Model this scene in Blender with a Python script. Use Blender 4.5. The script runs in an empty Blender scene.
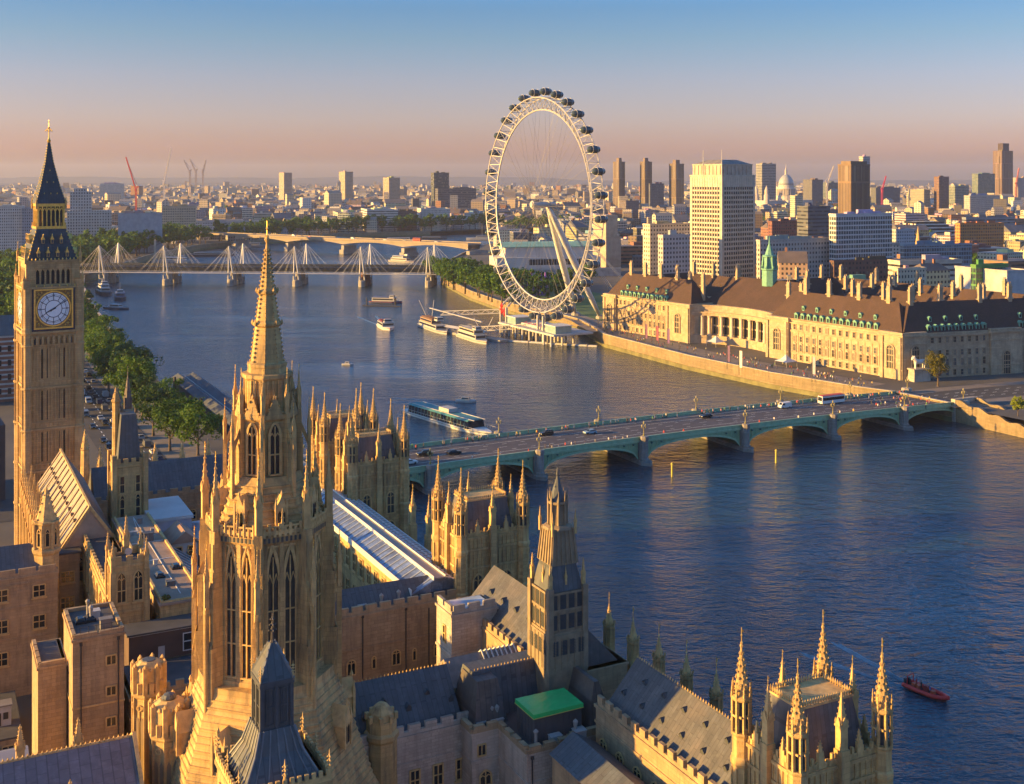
import bpy, math, random
from mathutils import Vector, Matrix
random.seed(7)
R = math.radians
SC = bpy.context.scene
COL = SC.collection

# ---------------------------------------------------------------- camera
FPX, CAMH, HORY = 1160.0, 86.0, 176.0
cam_d = bpy.data.cameras.new('camera')
cam_d.sensor_width = 36.0
cam_d.lens = 36.0 * FPX / 1024.0
cam_d.shift_y = -(392.0 - HORY) / 1024.0
cam_d.clip_start = 1.0
cam_d.clip_end = 80000.0
cam = bpy.data.objects.new('camera', cam_d)
cam.location = (0, 0, CAMH)
cam.rotation_euler = (R(90), 0, 0)
COL.objects.link(cam)
SC.camera = cam

# ---------------------------------------------------------------- sky, sun, exposure
HAZE_D = .000048
SUN_EL, SUN_AZ = R(9.5), R(190)            # azimuth measured from +X, anticlockwise: the sun stands low in the left
sdir = Vector((math.cos(SUN_EL) * math.cos(SUN_AZ), math.cos(SUN_EL) * math.sin(SUN_AZ), math.sin(SUN_EL)))
W_ = bpy.data.worlds.new('World'); SC.world = W_; W_.use_nodes = True
nt = W_.node_tree; nt.nodes.clear()
sky = nt.nodes.new('ShaderNodeTexSky'); sky.sky_type = 'NISHITA'; sky.sun_disc = False
sky.sun_elevation = SUN_EL
sky.sun_rotation = math.atan2(sdir.x, sdir.y)
sky.altitude = 60; sky.air_density = 1.0; sky.dust_density = 1.0; sky.ozone_density = 2.5
bg = nt.nodes.new('ShaderNodeBackground'); bg.inputs['Strength'].default_value = 0.083
# dusk colours by height: a warm pink band low down, blue above it (the part overhead is brightened to fill the shade)
geo = nt.nodes.new('ShaderNodeTexCoord'); sep = nt.nodes.new('ShaderNodeSeparateXYZ')
nt.links.new(geo.outputs['Generated'], sep.inputs[0])
ramp = nt.nodes.new('ShaderNodeValToRGB')
SKY_RAMP = [(0.0,(.60,.46,.64)),(.022,(.93,.58,.74)),(.048,(.92,.65,.81)),(.083,(.80,.635,.80)),(.117,(.58,.61,.75)),(.143,(.44,.57,.775)),(.19,(.40,.76,1.20)),(.30,(.54,1.02,1.55)),(.6,(.68,1.04,1.38)),(1.0,(.72,1.02,1.3))]
while len(ramp.color_ramp.elements) < len(SKY_RAMP): ramp.color_ramp.elements.new(0.5)
for e, (p, c) in zip(ramp.color_ramp.elements, SKY_RAMP):
    e.position = p; e.color = (c[0], c[1], c[2], 1)
mixs = nt.nodes.new('ShaderNodeMix'); mixs.data_type = 'RGBA'; mixs.blend_type = 'MULTIPLY'
mixs.inputs['Factor'].default_value = 1.0
nt.links.new(sep.outputs['Z'], ramp.inputs['Fac'])
nt.links.new(sky.outputs['Color'], mixs.inputs['A']); nt.links.new(ramp.outputs['Color'], mixs.inputs['B'])
nt.links.new(mixs.outputs['Result'], bg.inputs['Color'])
wo = nt.nodes.new('ShaderNodeOutputWorld'); nt.links.new(bg.outputs[0], wo.inputs['Surface'])

sun_d = bpy.data.lights.new('sun', 'SUN'); sun_d.energy = 5.0; sun_d.angle = R(0.6); sun_d.color = (1.0, 0.57, 0.13)
sun = bpy.data.objects.new('sun', sun_d); COL.objects.link(sun)
sun.rotation_euler = (-sdir).to_track_quat('-Z', 'Y').to_euler()
SC.view_settings.view_transform = 'Standard'; SC.view_settings.look = 'None'
SC.view_settings.gamma = 1.0; SC.view_settings.use_curve_mapping = False
SC.view_settings.exposure = 1.62
SC.cycles.use_denoising = True; SC.cycles.sample_clamp_indirect = 2.5
SC.cycles.max_bounces = 7; SC.cycles.diffuse_bounces = 5; SC.cycles.glossy_bounces = 3; SC.cycles.transmission_bounces = 3
SC.cycles.transparent_max_bounces = 6; SC.cycles.volume_bounces = 0
SC.cycles.use_adaptive_sampling = True; SC.cycles.adaptive_threshold = 0.02

# ---------------------------------------------------------------- palace axes and picture readings
PHI = R(27); CU, SU = math.cos(PHI), math.sin(PHI)
def at(x, y, Z):                       # ground reading: the point at height Z seen at photo pixel x, y
    Y = FPX * (CAMH - Z) / (y - HORY)
    return Vector(((x - 512) * Y / FPX, Y, Z))
def atY(x, Y, Z=0.0): return Vector(((x - 512) * Y / FPX, Y, Z))
def zat(y, Y): return CAMH - (y - HORY) * Y / FPX
def W(u, v, z=0.0): return Vector((u * CU - v * SU, u * SU + v * CU, z))

# ---------------------------------------------------------------- mesh kit
class MB:
    def __init__(s): s.v = []; s.f = []; s.m = []
    def add(s, vs, fs, mi=0):
        o = len(s.v); s.v += [tuple(p) for p in vs]
        for f in fs: s.f.append(tuple(o + i for i in f)); s.m.append(mi)
        return s
    def box(s, x0, x1, y0, y1, z0, z1, mi=0):
        return s.add([(x0,y0,z0),(x1,y0,z0),(x1,y1,z0),(x0,y1,z0),(x0,y0,z1),(x1,y0,z1),(x1,y1,z1),(x0,y1,z1)],
              [(0,3,2,1),(4,5,6,7),(0,1,5,4),(1,2,6,5),(2,3,7,6),(3,0,4,7)], mi)
    def cbox(s, x, y, z0, w, d, h, mi=0): return s.box(x-w/2, x+w/2, y-d/2, y+d/2, z0, z0+h, mi)
    def loft(s, rings, mi=0, cap=True, capb=True):
        n = len(rings[0]); vs = [p for r in rings for p in r]; fs = []
        for k in range(len(rings)-1):
            for i in range(n):
                j = (i+1) % n
                fs.append((k*n+i, k*n+j, (k+1)*n+j, (k+1)*n+i))
        if capb: fs.append(tuple(range(n-1,-1,-1)))
        if cap: fs.append(tuple(range((len(rings)-1)*n, len(rings)*n)))
        return s.add(vs, fs, mi)
    def ring(s, n, r, z, x=0, y=0, rot=0.0, sy=1.0):
        return [(x + r*math.cos(rot+2*math.pi*i/n), y + sy*r*math.sin(rot+2*math.pi*i/n), z) for i in range(n)]
    def lathe(s, prof, n=8, x=0, y=0, rot=None, mi=0, cap=True, sy=1.0):
        rot = math.pi/n if rot is None else rot
        return s.loft([s.ring(n, max(r, .001), z, x, y, rot, sy) for r, z in prof], mi, cap)
    def prism(s, poly, z0, z1, mi=0):
        return s.loft([[(p[0],p[1],z0) for p in poly], [(p[0],p[1],z1) for p in poly]], mi)
    def bar(s, p, q, w, h=None, mi=0, n=4):
        p = Vector(p); q = Vector(q); d = q - p
        if d.length < 1e-6: return s
        d.normalize(); up = Vector((0,0,1)) if abs(d.z) < .95 else Vector((1,0,0))
        a = d.cross(up).normalized(); b = a.cross(d).normalized(); h = w if h is None else h
        if n == 4: offs = [(-w/2,-h/2),(w/2,-h/2),(w/2,h/2),(-w/2,h/2)]
        else: offs = [(w/2*math.cos(2*math.pi*i/n), h/2*math.sin(2*math.pi*i/n)) for i in range(n)]
        return s.loft([[tuple(e + a*o[0] + b*o[1]) for o in offs] for e in (p, q)], mi)
    def tube(s, pts, r, n=6, mi=0):
        for p, q in zip(pts[:-1], pts[1:]): s.bar(p, q, 2*r, 2*r, mi, n)
        return s
    def octa(s, x, y, z, r, h=None, mi=0):
        h = r if h is None else h
        return s.add([(x+r,y,z),(x,y+r,z),(x-r,y,z),(x,y-r,z),(x,y,z+h),(x,y,z-h)],
                     [(0,1,4),(1,2,4),(2,3,4),(3,0,4),(1,0,5),(2,1,5),(3,2,5),(0,3,5)], mi)
    def gable(s, x0, x1, y0, y1, z0, z1, axis='x', hip=0.0, mi=0, over=0.0):
        if axis == 'x':
            ym = (y0+y1)/2
            vs = [(x0,y0,z0),(x1,y0,z0),(x1,y1,z0),(x0,y1,z0),(x0+hip,ym,z1),(x1-hip,ym,z1)]
            return s.add(vs, [(0,1,5,4),(2,3,4,5),(3,0,4),(1,2,5),(0,3,2,1)], mi)
        xm = (x0+x1)/2
        vs = [(x0,y0,z0),(x1,y0,z0),(x1,y1,z0),(x0,y1,z0),(xm,y0+hip,z1),(xm,y1-hip,z1)]
        return s.add(vs, [(1,2,5,4),(3,0,4,5),(0,1,4),(2,3,5),(0,3,2,1)], mi)
    def frust(s, x0, x1, y0, y1, z0, z1, ins, insy=None, mi=0):
        iy = ins if insy is None else insy
        return s.loft([[(x0,y0,z0),(x1,y0,z0),(x1,y1,z0),(x0,y1,z0)], [(x0+ins,y0+iy,z1),(x1-ins,y0+iy,z1),(x1-ins,y1-iy,z1),(x0+ins,y1-iy,z1)]], mi)
    def merge(s, other, M=None, mi=None):
        vs = other.v if M is None else [tuple(M @ Vector(p)) for p in other.v]
        o = len(s.v); s.v += vs
        for f, m in zip(other.f, other.m): s.f.append(tuple(o+i for i in f)); s.m.append(m if mi is None else mi)
        return s
    def mesh(s, name, mats, smooth=False):
        me = bpy.data.meshes.new(name); me.from_pydata(s.v, [], s.f)
        if not isinstance(mats, (list, tuple)): mats = [mats]
        for m in mats: me.materials.append(m)
        if len(mats) > 1: me.polygons.foreach_set('material_index', s.m)
        if smooth: me.polygons.foreach_set('use_smooth', [True]*len(s.f))
        me.update(); return me
    def build(s, name, mats, parent=None, loc=(0,0,0), rz=0.0, smooth=False, color=None):
        return link(name, s.mesh(name, mats, smooth), parent, loc, rz, color)

def link(name, me, parent=None, loc=(0,0,0), rz=0.0, color=None, sc=None):
    o = bpy.data.objects.new(name, me); COL.objects.link(o)
    o.location = loc; o.rotation_euler = (0,0,rz)
    if parent is not None: o.parent = parent
    if color is not None: o.color = (color[0], color[1], color[2], 1)
    if sc is not None: o.scale = sc if isinstance(sc, (tuple, list)) else (sc, sc, sc)
    return o
def tag(o, label, cat, group=None):
    o['label'] = label; o['category'] = cat
    if group: o['group'] = group
    return o
def thing(name, label, cat, loc=(0,0,0), rz=0.0, group=None):
    return tag(link(name, None, None, loc, rz), label, cat, group)
def struct(o, kind='structure'): o['kind'] = kind; return o
def copy_tree(o, parent=None):
    c = o.copy(); COL.objects.link(c)
    if parent is not None: c.parent = parent
    for ch in list(o.children): copy_tree(ch, c)
    return c
CAMV = Vector((0, 0, CAMH))
def repeat_part(name, mb, mats, parent, places, most=96, me=None, base=Matrix.Identity(4)):
    """copies of one part: the nearest ones as parts of their own, what is left past the limit as one stuff part"""
    me = me or mb.mesh(name, mats)
    pm = Matrix.Translation(parent.location) @ Matrix.Rotation(parent.rotation_euler.z, 4, 'Z')
    places = sorted(places, key=lambda p: (pm @ Vector(p[:3]) - CAMV).length)
    for p in places[:most]: link(name, me, parent, p[:3], p[3] if len(p) > 3 else 0.0)
    if len(places) > most:
        r = MB()
        for p in places[most:]: r.merge(mb, Matrix.Translation(p[:3]) @ Matrix.Rotation(p[3] if len(p) > 3 else 0.0, 4, 'Z'))
        struct(r.build(name, mats, parent), 'stuff')

# ---------------------------------------------------------------- materials
MATS = {}
def newmat(name):
    m = bpy.data.materials.new(name); m.use_nodes = True
    n = m.node_tree.nodes; b = n['Principled BSDF']
    MATS[name] = m
    return m, n, m.node_tree.links, b
def mathn(n, l, op, a, b=None, c=None):
    x = n.new('ShaderNodeMath'); x.operation = op
    for i, q in enumerate((a, b, c)):
        if q is None: continue
        if isinstance(q, (int, float)): x.inputs[i].default_value = q
        else: l.new(q, x.inputs[i])
    return x.outputs[0]
def mixc(n, l, fac, a, b, mode='MIX'):
    x = n.new('ShaderNodeMix'); x.data_type = 'RGBA'; x.blend_type = mode
    for key, q in (('Factor', fac), ('A', a), ('B', b)):
        if isinstance(q, (int, float)): x.inputs[key].default_value = q
        elif isinstance(q, tuple): x.inputs[key].default_value = (q[0], q[1], q[2], 1)
        else: l.new(q, x.inputs[key])
    return x.outputs['Result']
def noise(n, l, vec, scale, detail=4, rough=.55, stretch=None):
    t = n.new('ShaderNodeTexNoise'); t.inputs['Scale'].default_value = scale
    t.inputs['Detail'].default_value = detail; t.inputs['Roughness'].default_value = rough
    if stretch:
        mp = n.new('ShaderNodeMapping'); mp.inputs['Scale'].default_value = stretch
        l.new(vec, mp.inputs['Vector']); vec = mp.outputs[0]
    l.new(vec, t.inputs['Vector']); return t.outputs['Fac']
def ramp2(n, l, fac, lo, hi):
    m = n.new('ShaderNodeMapRange'); m.inputs['From Min'].default_value = lo; m.inputs['From Max'].default_value = hi
    l.new(fac, m.inputs['Value']); return m.outputs[0]
def bump(n, l, b, h, strength=.3, dist=.1):
    x = n.new('ShaderNodeBump'); x.inputs['Strength'].default_value = strength; x.inputs['Distance'].default_value = dist
    l.new(h, x.inputs['Height']); l.new(x.outputs[0], b.inputs['Normal'])

def plain(name, c, rough=.6, metal=0.0, var=.12, scale=.6, stain=None, spec=None):
    m, n, l, b = newmat(name)
    tc = n.new('ShaderNodeTexCoord')
    f = noise(n, l, tc.outputs['Object'], scale, 5)
    f = ramp2(n, l, f, .3, .7)
    col = mixc(n, l, f, tuple(x*(1-var) for x in c), tuple(min(1, x*(1+var)) for x in c))
    if stain:
        g = ramp2(n, l, noise(n, l, tc.outputs['Object'], scale*.6, 6, .65, (1,1,.35)), .52, .72)
        col = mixc(n, l, mathn(n, l, 'MULTIPLY', g, .6), col, stain)
    l.new(col, b.inputs['Base Color'])
    b.inputs['Roughness'].default_value = rough; b.inputs['Metallic'].default_value = metal
    if spec is not None: b.inputs['Specular IOR Level'].default_value = spec
    return m
def masonry(name, c, course=.45, length=1.1, dark=.6, soot=(.07,.055,.045), amount=.5, var=.17):
    """coursed stone: joints, stones of uneven tone, soot streaks that run down; laid out in the part's own space"""
    m, n, l, b = newmat(name)
    tc = n.new('ShaderNodeTexCoord'); s = n.new('ShaderNodeSeparateXYZ'); l.new(tc.outputs['Object'], s.inputs[0])
    uu = mathn(n, l, 'ADD', s.outputs[0], s.outputs[1])
    cb = n.new('ShaderNodeCombineXYZ'); l.new(uu, cb.inputs[0]); l.new(s.outputs[2], cb.inputs[1])
    br = n.new('ShaderNodeTexBrick'); l.new(cb.outputs[0], br.inputs['Vector'])
    br.inputs['Scale'].default_value = 1.0; br.inputs['Brick Width'].default_value = length; br.inputs['Row Height'].default_value = course
    br.inputs['Mortar Size'].default_value = .025
    br.inputs['Color1'].default_value = tuple(x*(1-var) for x in c) + (1,)
    br.inputs['Color2'].default_value = tuple(min(1, x*(1+var)) for x in c) + (1,)
    br.inputs['Mortar'].default_value = tuple(x*dark for x in c) + (1,)
    f = ramp2(n, l, noise(n, l, tc.outputs['Object'], .35, 6, .62), .3, .75)
    col = mixc(n, l, f, br.outputs['Color'], tuple(x*.70 for x in c))
    pt = ramp2(n, l, noise(n, l, tc.outputs['Object'], .12, 3, .5), .52, .60)
    col = mixc(n, l, mathn(n, l, 'MULTIPLY', pt, .35), col, tuple(min(1, x*1.25) for x in c))
    g = ramp2(n, l, noise(n, l, tc.outputs['Object'], .9, 6, .65, (1,1,.16)), .46, .70)
    col = mixc(n, l, mathn(n, l, 'MULTIPLY', g, amount), col, soot)
    l.new(col, b.inputs['Base Color']); b.inputs['Roughness'].default_value = .85
    bump(n, l, b, mathn(n, l, 'ADD', br.outputs['Fac'], mathn(n, l, 'MULTIPLY', noise(n, l, tc.outputs['Object'], 3.0, 4), -1.5)), .35, .10)
    return m
def seamed(name, c, period=.75, axis='x', rough=.5, metal=0.0, seam=.55, cross=3.0, var=.22, warm=None):
    """sheet roofing: standing seams across the slope and a few cross joints, with patches of uneven weathering"""
    m, n, l, b = newmat(name)
    tc = n.new('ShaderNodeTexCoord'); s = n.new('ShaderNodeSeparateXYZ'); l.new(tc.outputs['Object'], s.inputs[0])
    q = s.outputs[0] if axis == 'x' else s.outputs[1]
    r = s.outputs[1] if axis == 'x' else s.outputs[0]
    fr = mathn(n, l, 'FRACT', mathn(n, l, 'DIVIDE', q, period))
    sm = mathn(n, l, 'LESS_THAN', fr, .13)
    row = mathn(n, l, 'FLOOR', mathn(n, l, 'DIVIDE', q, period))
    fr2 = mathn(n, l, 'FRACT', mathn(n, l, 'ADD', mathn(n, l, 'DIVIDE', r, cross), mathn(n, l, 'MULTIPLY', row, .5)))
    sm2 = mathn(n, l, 'LESS_THAN', fr2, .04)
    ss = mathn(n, l, 'MAXIMUM', sm, sm2)
    f = ramp2(n, l, noise(n, l, tc.outputs['Object'], .5, 6, .6), .3, .7)
    col = mixc(n, l, f, tuple(x*(1-var) for x in c), tuple(x*(1+var) for x in c))
    if warm: col = mixc(n, l, ramp2(n, l, noise(n, l, tc.outputs['Object'], .23, 5, .6), .45, .7), col, warm)
    col = mixc(n, l, mathn(n, l, 'MULTIPLY', ramp2(n, l, noise(n, l, tc.outputs['Object'], 1.1, 6, .7), .5, .75), .55), col, tuple(min(1,x*1.9) for x in c))
    cellv = n.new('ShaderNodeTexWhiteNoise'); cellv.noise_dimensions = '2D'; cbv = n.new('ShaderNodeCombineXYZ'); l.new(row, cbv.inputs[0]); l.new(mathn(n, l, 'FLOOR', mathn(n, l, 'ADD', mathn(n, l, 'DIVIDE', r, cross), mathn(n, l, 'MULTIPLY', row, .5))), cbv.inputs[1]); l.new(cbv.outputs[0], cellv.inputs['Vector'])
    col = mixc(n, l, mathn(n, l, 'MULTIPLY', cellv.outputs['Value'], .38), col, tuple(x*.45 for x in c))
    col = mixc(n, l, mathn(n, l, 'MULTIPLY', ss, 1-seam), col, tuple(x*.25 for x in c))
    l.new(col, b.inputs['Base Color']); b.inputs['Roughness'].default_value = rough; b.inputs['Metallic'].default_value = metal
    bump(n, l, b, mathn(n, l, 'ADD', ss, mathn(n, l, 'MULTIPLY', f, .5)), .5, .08)
    return m
def facade(name, px=3.0, pz=3.3, wx=(.25,.75), wz=(.25,.72), glass=(.025,.03,.04), band=False, var=.18, tint=None):
    """wall of a far building: its own colour from the object, window openings on a grid in the building's own space"""
    m, n, l, b = newmat(name)
    tc = n.new('ShaderNodeTexCoord'); s = n.new('ShaderNodeSeparateXYZ'); l.new(tc.outputs['Object'], s.inputs[0])
    nn = n.new('ShaderNodeSeparateXYZ'); l.new(tc.outputs['Normal'], nn.inputs[0])
    ax = mathn(n, l, 'GREATER_THAN', mathn(n, l, 'ABSOLUTE', nn.outputs[0]), .7)
    u = mathn(n, l, 'ADD', mathn(n, l, 'MULTIPLY', s.outputs[1], ax), mathn(n, l, 'MULTIPLY', s.outputs[0], mathn(n, l, 'SUBTRACT', 1.0, ax)))
    fu = mathn(n, l, 'FRACT', mathn(n, l, 'DIVIDE', u, px)); fz = mathn(n, l, 'FRACT', mathn(n, l, 'DIVIDE', s.outputs[2], pz))
    def inside(v, a, c): return mathn(n, l, 'MULTIPLY', mathn(n, l, 'GREATER_THAN', v, a), mathn(n, l, 'LESS_THAN', v, c))
    w = inside(fz, *wz)
    if not band: w = mathn(n, l, 'MULTIPLY', w, inside(fu, *wx))
    w = mathn(n, l, 'MULTIPLY', w, mathn(n, l, 'LESS_THAN', mathn(n, l, 'ABSOLUTE', nn.outputs[2]), .5))
    oi = n.new('ShaderNodeObjectInfo')
    f = ramp2(n, l, noise(n, l, tc.outputs['Object'], .15, 6, .65), .25, .75)
    col = mixc(n, l, 1.0, oi.outputs['Color'], mixc(n, l, f, (1-var,)*3, (1+var,)*3), 'MULTIPLY')
    # panes differ: blinds, lights off, reflections
    cu = mathn(n, l, 'FLOOR', mathn(n, l, 'DIVIDE', u, px)); cz = mathn(n, l, 'FLOOR', mathn(n, l, 'DIVIDE', s.outputs[2], pz))
    cb = n.new('ShaderNodeCombineXYZ'); l.new(cu, cb.inputs[0]); l.new(cz, cb.inputs[1])
    wn = n.new('ShaderNodeTexWhiteNoise'); wn.noise_dimensions = '2D'; l.new(cb.outputs[0], wn.inputs['Vector'])
    pane = mixc(n, l, mathn(n, l, 'POWER', wn.outputs['Value'], 4.0), glass, (.22,.2,.17))
    col = mixc(n, l, w, col, pane)
    l.new(col, b.inputs['Base Color'])
    l.new(mathn(n, l, 'SUBTRACT', .8, mathn(n, l, 'MULTIPLY', w, .6)), b.inputs['Roughness'])
    return m
def obj_coloured(name, rough=.6, metal=0.0, var=.15, scale=1.0):
    m, n, l, b = newmat(name)
    oi = n.new('ShaderNodeObjectInfo'); tc = n.new('ShaderNodeTexCoord')
    f = ramp2(n, l, noise(n, l, tc.outputs['Object'], scale, 5), .3, .7)
    l.new(mixc(n, l, 1.0, oi.outputs['Color'], mixc(n, l, f, (1-var,)*3, (1+var,)*3), 'MULTIPLY'), b.inputs['Base Color'])
    b.inputs['Roughness'].default_value = rough; b.inputs['Metallic'].default_value = metal
    return m
def leafy(name, c1, c2):
    m, n, l, b = newmat(name)
    g = n.new('ShaderNodeNewGeometry'); oi = n.new('ShaderNodeObjectInfo'); tc = n.new('ShaderNodeTexCoord')
    f = mathn(n, l, 'ADD', mathn(n, l, 'MULTIPLY', g.outputs['Random Per Island'], .6), mathn(n, l, 'MULTIPLY', oi.outputs['Random'], .4))
    l.new(mixc(n, l, f, c1, c2), b.inputs['Base Color']); b.inputs['Roughness'].default_value = .6
    b.inputs['Specular IOR Level'].default_value = .2
    # light also passes through the leaves
    tr = n.new('ShaderNodeBsdfTranslucent'); l.new(mixc(n, l, f, tuple(x*1.3 for x in c1), tuple(x*1.5 for x in c2)), tr.inputs['Color'])
    mx = n.new('ShaderNodeMixShader'); mx.inputs[0].default_value = .3
    l.new(b.outputs[0], mx.inputs[1]); l.new(tr.outputs[0], mx.inputs[2]); l.new(mx.outputs[0], n['Material Output'].inputs['Surface'])
    return m

STONE = masonry('honey_stone', (.53,.35,.14), .55, 1.3, amount=.7)
STONE_B = masonry('clock_stone', (.50,.335,.15), .5, 1.2, amount=.35)
STONE_PLAIN = plain('carved_stone', (.52,.345,.14), .85, var=.25, scale=1.3, stain=(.1,.075,.05))
STONE_PALE = masonry('pale_stone', (.44,.38,.31), .4, 1.0, amount=.25)
STONE_BROWN = masonry('brown_stone', (.40,.275,.15), .5, 1.1, amount=.45)
STONE_CLEAN = masonry('cleaned_stone', (.50,.40,.31), .4, 1.0, amount=.35)
RIVERWALL = masonry('embankment_stone', (.25,.185,.105), .6, 1.6, amount=.4, soot=(.05,.06,.03))
PORTLAND = masonry('portland_stone', (.44,.335,.215), .6, 1.4, amount=.3, dark=.7)
GOLD = plain('gilding', (.75,.50,.13), .38, .75, .2, 2.0)
LEAD = seamed('lead_sheet', (.08,.093,.105), .7, 'x', .58, 0.0, warm=(.095,.09,.09))
LEAD_Y = seamed('lead_sheet_long', (.08,.093,.105), .7, 'y', .58, 0.0, warm=(.095,.09,.09))
LEAD_BROWN = seamed('brown_metal_roof', (.115,.085,.07), .8, 'x', .55, 0.0, cross=1.2, warm=(.07,.075,.085))
IRONROOF = seamed('cast_iron_tiles', (.085,.085,.088), .55, 'y', .62, 0.0, cross=1.5, warm=(.14,.12,.11))
IRONROOF_X = seamed('cast_iron_tiles_across', (.10,.10,.11), .55, 'x', .5, 0.0, cross=1.5, warm=(.14,.12,.11))
LOUVRE_SHADE = plain('louvre_and_shade', (.045,.05,.055), .6)  # louvre slats, also the shade put into niches and open slots
GLASS = plain('dark_glass', (.018,.022,.028), .12, 0.0, .3, .4)
GLASS_LEADED = plain('leaded_glass', (.03,.035,.035), .3, 0.0, .4, 2.0)
COPPER = plain('green_copper', (.13,.31,.225), .7, 0.0, .2, 1.2, stain=(.12,.25,.18))
TILE = masonry('brown_tiles', (.066,.036,.027), .35, .5, .7, amount=.35, soot=(.05,.035,.03), var=.3)
WHITE = plain('white_paint', (.58,.57,.55), .45, 0.0, .06)
OFFWHITE = plain('grubby_white', (.42,.405,.385), .6, 0.0, .15)
STEEL_WHITE = plain('white_steel', (.40,.385,.37), .35, 0.0, .05)
GREENPAINT = plain('bridge_green_paint', (.20,.33,.18), .5, 0.0, .18, .5, stain=(.05,.12,.09))
GREENLIGHT = plain('bridge_green_trim', (.28,.43,.26), .5, 0.0, .15, .6)
ASPHALT = plain('asphalt', (.052,.05,.052), .9, 0.0, .25, .25, stain=(.035,.034,.034))
PAVING = plain('paving_slabs', (.20,.165,.135), .85, 0.0, .2, .3)
ROADPAINT = plain('road_paint', (.68,.67,.62), .7)
DARK = plain('dark_paint', (.03,.03,.033), .5)
CONCRETE = plain('concrete', (.30,.275,.245), .85, 0.0, .2, .2, stain=(.18,.16,.14))
FLATROOF = plain('grey_roofing_felt', (.20,.185,.175), .85, 0.0, .25, .18, stain=(.10,.09,.085))
FLATROOF_DK = plain('dark_roofing_felt', (.07,.07,.073), .85, 0.0, .25, .3)
GRASS = plain('lawn_grass', (.07,.13,.03), .9, 0.0, .25, .15)
BARK = plain('bark', (.09,.065,.045), .9, 0.0, .3, 2.0)
TYRE = plain('tyre_rubber', (.02,.02,.02), .8)
RED = plain('red_paint', (.55,.035,.02), .4)
TARP = plain('green_tarpaulin', (.02,.46,.12), .4, 0.0, .12, .5)
CAR = obj_coloured('car_paint', .3, 0.0, .03)
HULLC = obj_coloured('boat_paint', .6, 0.0, .08)
PAINTC = obj_coloured('painted_metal', .5, 0.0, .1)
CLOTH = obj_coloured('cloth', .85, 0.0, .1, 4.0)
SKIN = plain('skin', (.45,.27,.19), .6); HAIR = plain('hair', (.05,.03,.02), .6)
WALLC = obj_coloured('rendered_wall', .8, 0.0, .18, .2)
ROOFC = obj_coloured('roof_covering', .8, 0.0, .25, .15)
LEAF = leafy('plane_leaves', (.020,.060,.012), (.10,.185,.024))
LEAF2 = leafy('olive_leaves', (.06,.07,.012), (.17,.15,.03))
F_OFF = facade('punched_windows', 2.9, 3.4, (.26,.74), (.24,.74))
F_FINE = facade('narrow_windows', 2.2, 3.2, (.28,.72), (.2,.72))
F_BAND = facade('ribbon_windows', 3.0, 3.6, (0,1), (.30,.70), band=True)
F_GRID = facade('glazed_grid', 2.4, 3.5, (.1,.9), (.16,.86), glass=(.04,.06,.07))
F_VERT = facade('tower_mullions', 1.9, 40.0, (.35,.85), (.02,.97), glass=(.03,.026,.024))
# ================================================================ THE SETTING
def P2(v): return (v.x, v.y)
LBANK = [P2(W(97,-300)), P2(W(97,300)), P2(W(101,312)), P2(W(101,340)), P2(W(89,348)), P2(W(89,520)), P2(W(92,650)), P2(W(104,850)),
         P2(W(112,950)), (-366,992), (-392,1250), (-388,1442), (-351,1525), (-255,1721), (-126,1790), (0,1906), (150,1990), (600,2080)]
RBANK = [P2(W(352,-300)), P2(W(349,150)), P2(W(346,283)), P2(W(344,312)), P2(W(342,340)), (140,468), (112,503), (84,550), (50,624), (46.6,651), (40,690), (29,716), (10,752),
         (-8,790), (-31,860), (-60,988), (-62,1199), (-40,1442), (71,1721), (300,1800), (600,1850)]

m, n, l, b = newmat('city_ground')
tc = n.new('ShaderNodeTexCoord')
f = ramp2(n, l, noise(n, l, tc.outputs['Object'], .02, 6, .65), .3, .7)
l.new(mixc(n, l, f, (.055,.055,.055), (.12,.105,.085)), b.inputs['Base Color']); b.inputs['Roughness'].default_value = .9
gm = MB()
poly = [(-9000,-600)] + LBANK + RBANK[::-1] + [(9000,-600), (9000,13000), (-9000,13000)]
gm.add([(x,y,0) for x,y in poly], [tuple(range(len(poly)))[::1]])
g = gm.build('ground', m)
if g.data.polygons[0].normal.z < 0: g.data.flip_normals()
struct(g)

m, n, l, b = newmat('river_water')
tc = n.new('ShaderNodeTexCoord')
v = tc.outputs['Object']
w1 = noise(n, l, v, .22, 4, .6, (.65,1.25,1)); w2 = noise(n, l, v, .85, 3, .6, (.7,1.25,1)); w3 = noise(n, l, v, .018, 3, .5)
cur = ramp2(n, l, noise(n, l, v, .012, 4, .55, (1,.45,1)), .38, .66)
slick = ramp2(n, l, noise(n, l, v, .006, 5, .6, (.8,2.6,1)), .30, .47)
h = mathn(n, l, 'ADD', mathn(n, l, 'MULTIPLY', w1, mathn(n, l, 'ADD', .5, mathn(n, l, 'MULTIPLY', slick, 1.2))), mathn(n, l, 'MULTIPLY', mathn(n, l, 'MULTIPLY', w2, .9), mathn(n, l, 'ADD', .2, mathn(n, l, 'MULTIPLY', slick, cur))))
l.new(mixc(n, l, w3, (.012,.036,.060), (.018,.047,.072)), b.inputs['Base Color'])
l.new(mathn(n,l,'ADD',.10,mathn(n,l,'MULTIPLY',cur,.10)), b.inputs['Roughness']); b.inputs['IOR'].default_value = 1.6; b.inputs['Specular Tint'].default_value = (.86,.95,.98,1)
bump(n, l, b, h, .75, 1.1)
wm = MB(); wm.add([(-1500,-500,-6),(1500,-500,-6),(1500,2400,-6),(-1500,2400,-6)], [(0,1,2,3)])
struct(wm.build('river_water', m))

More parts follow.
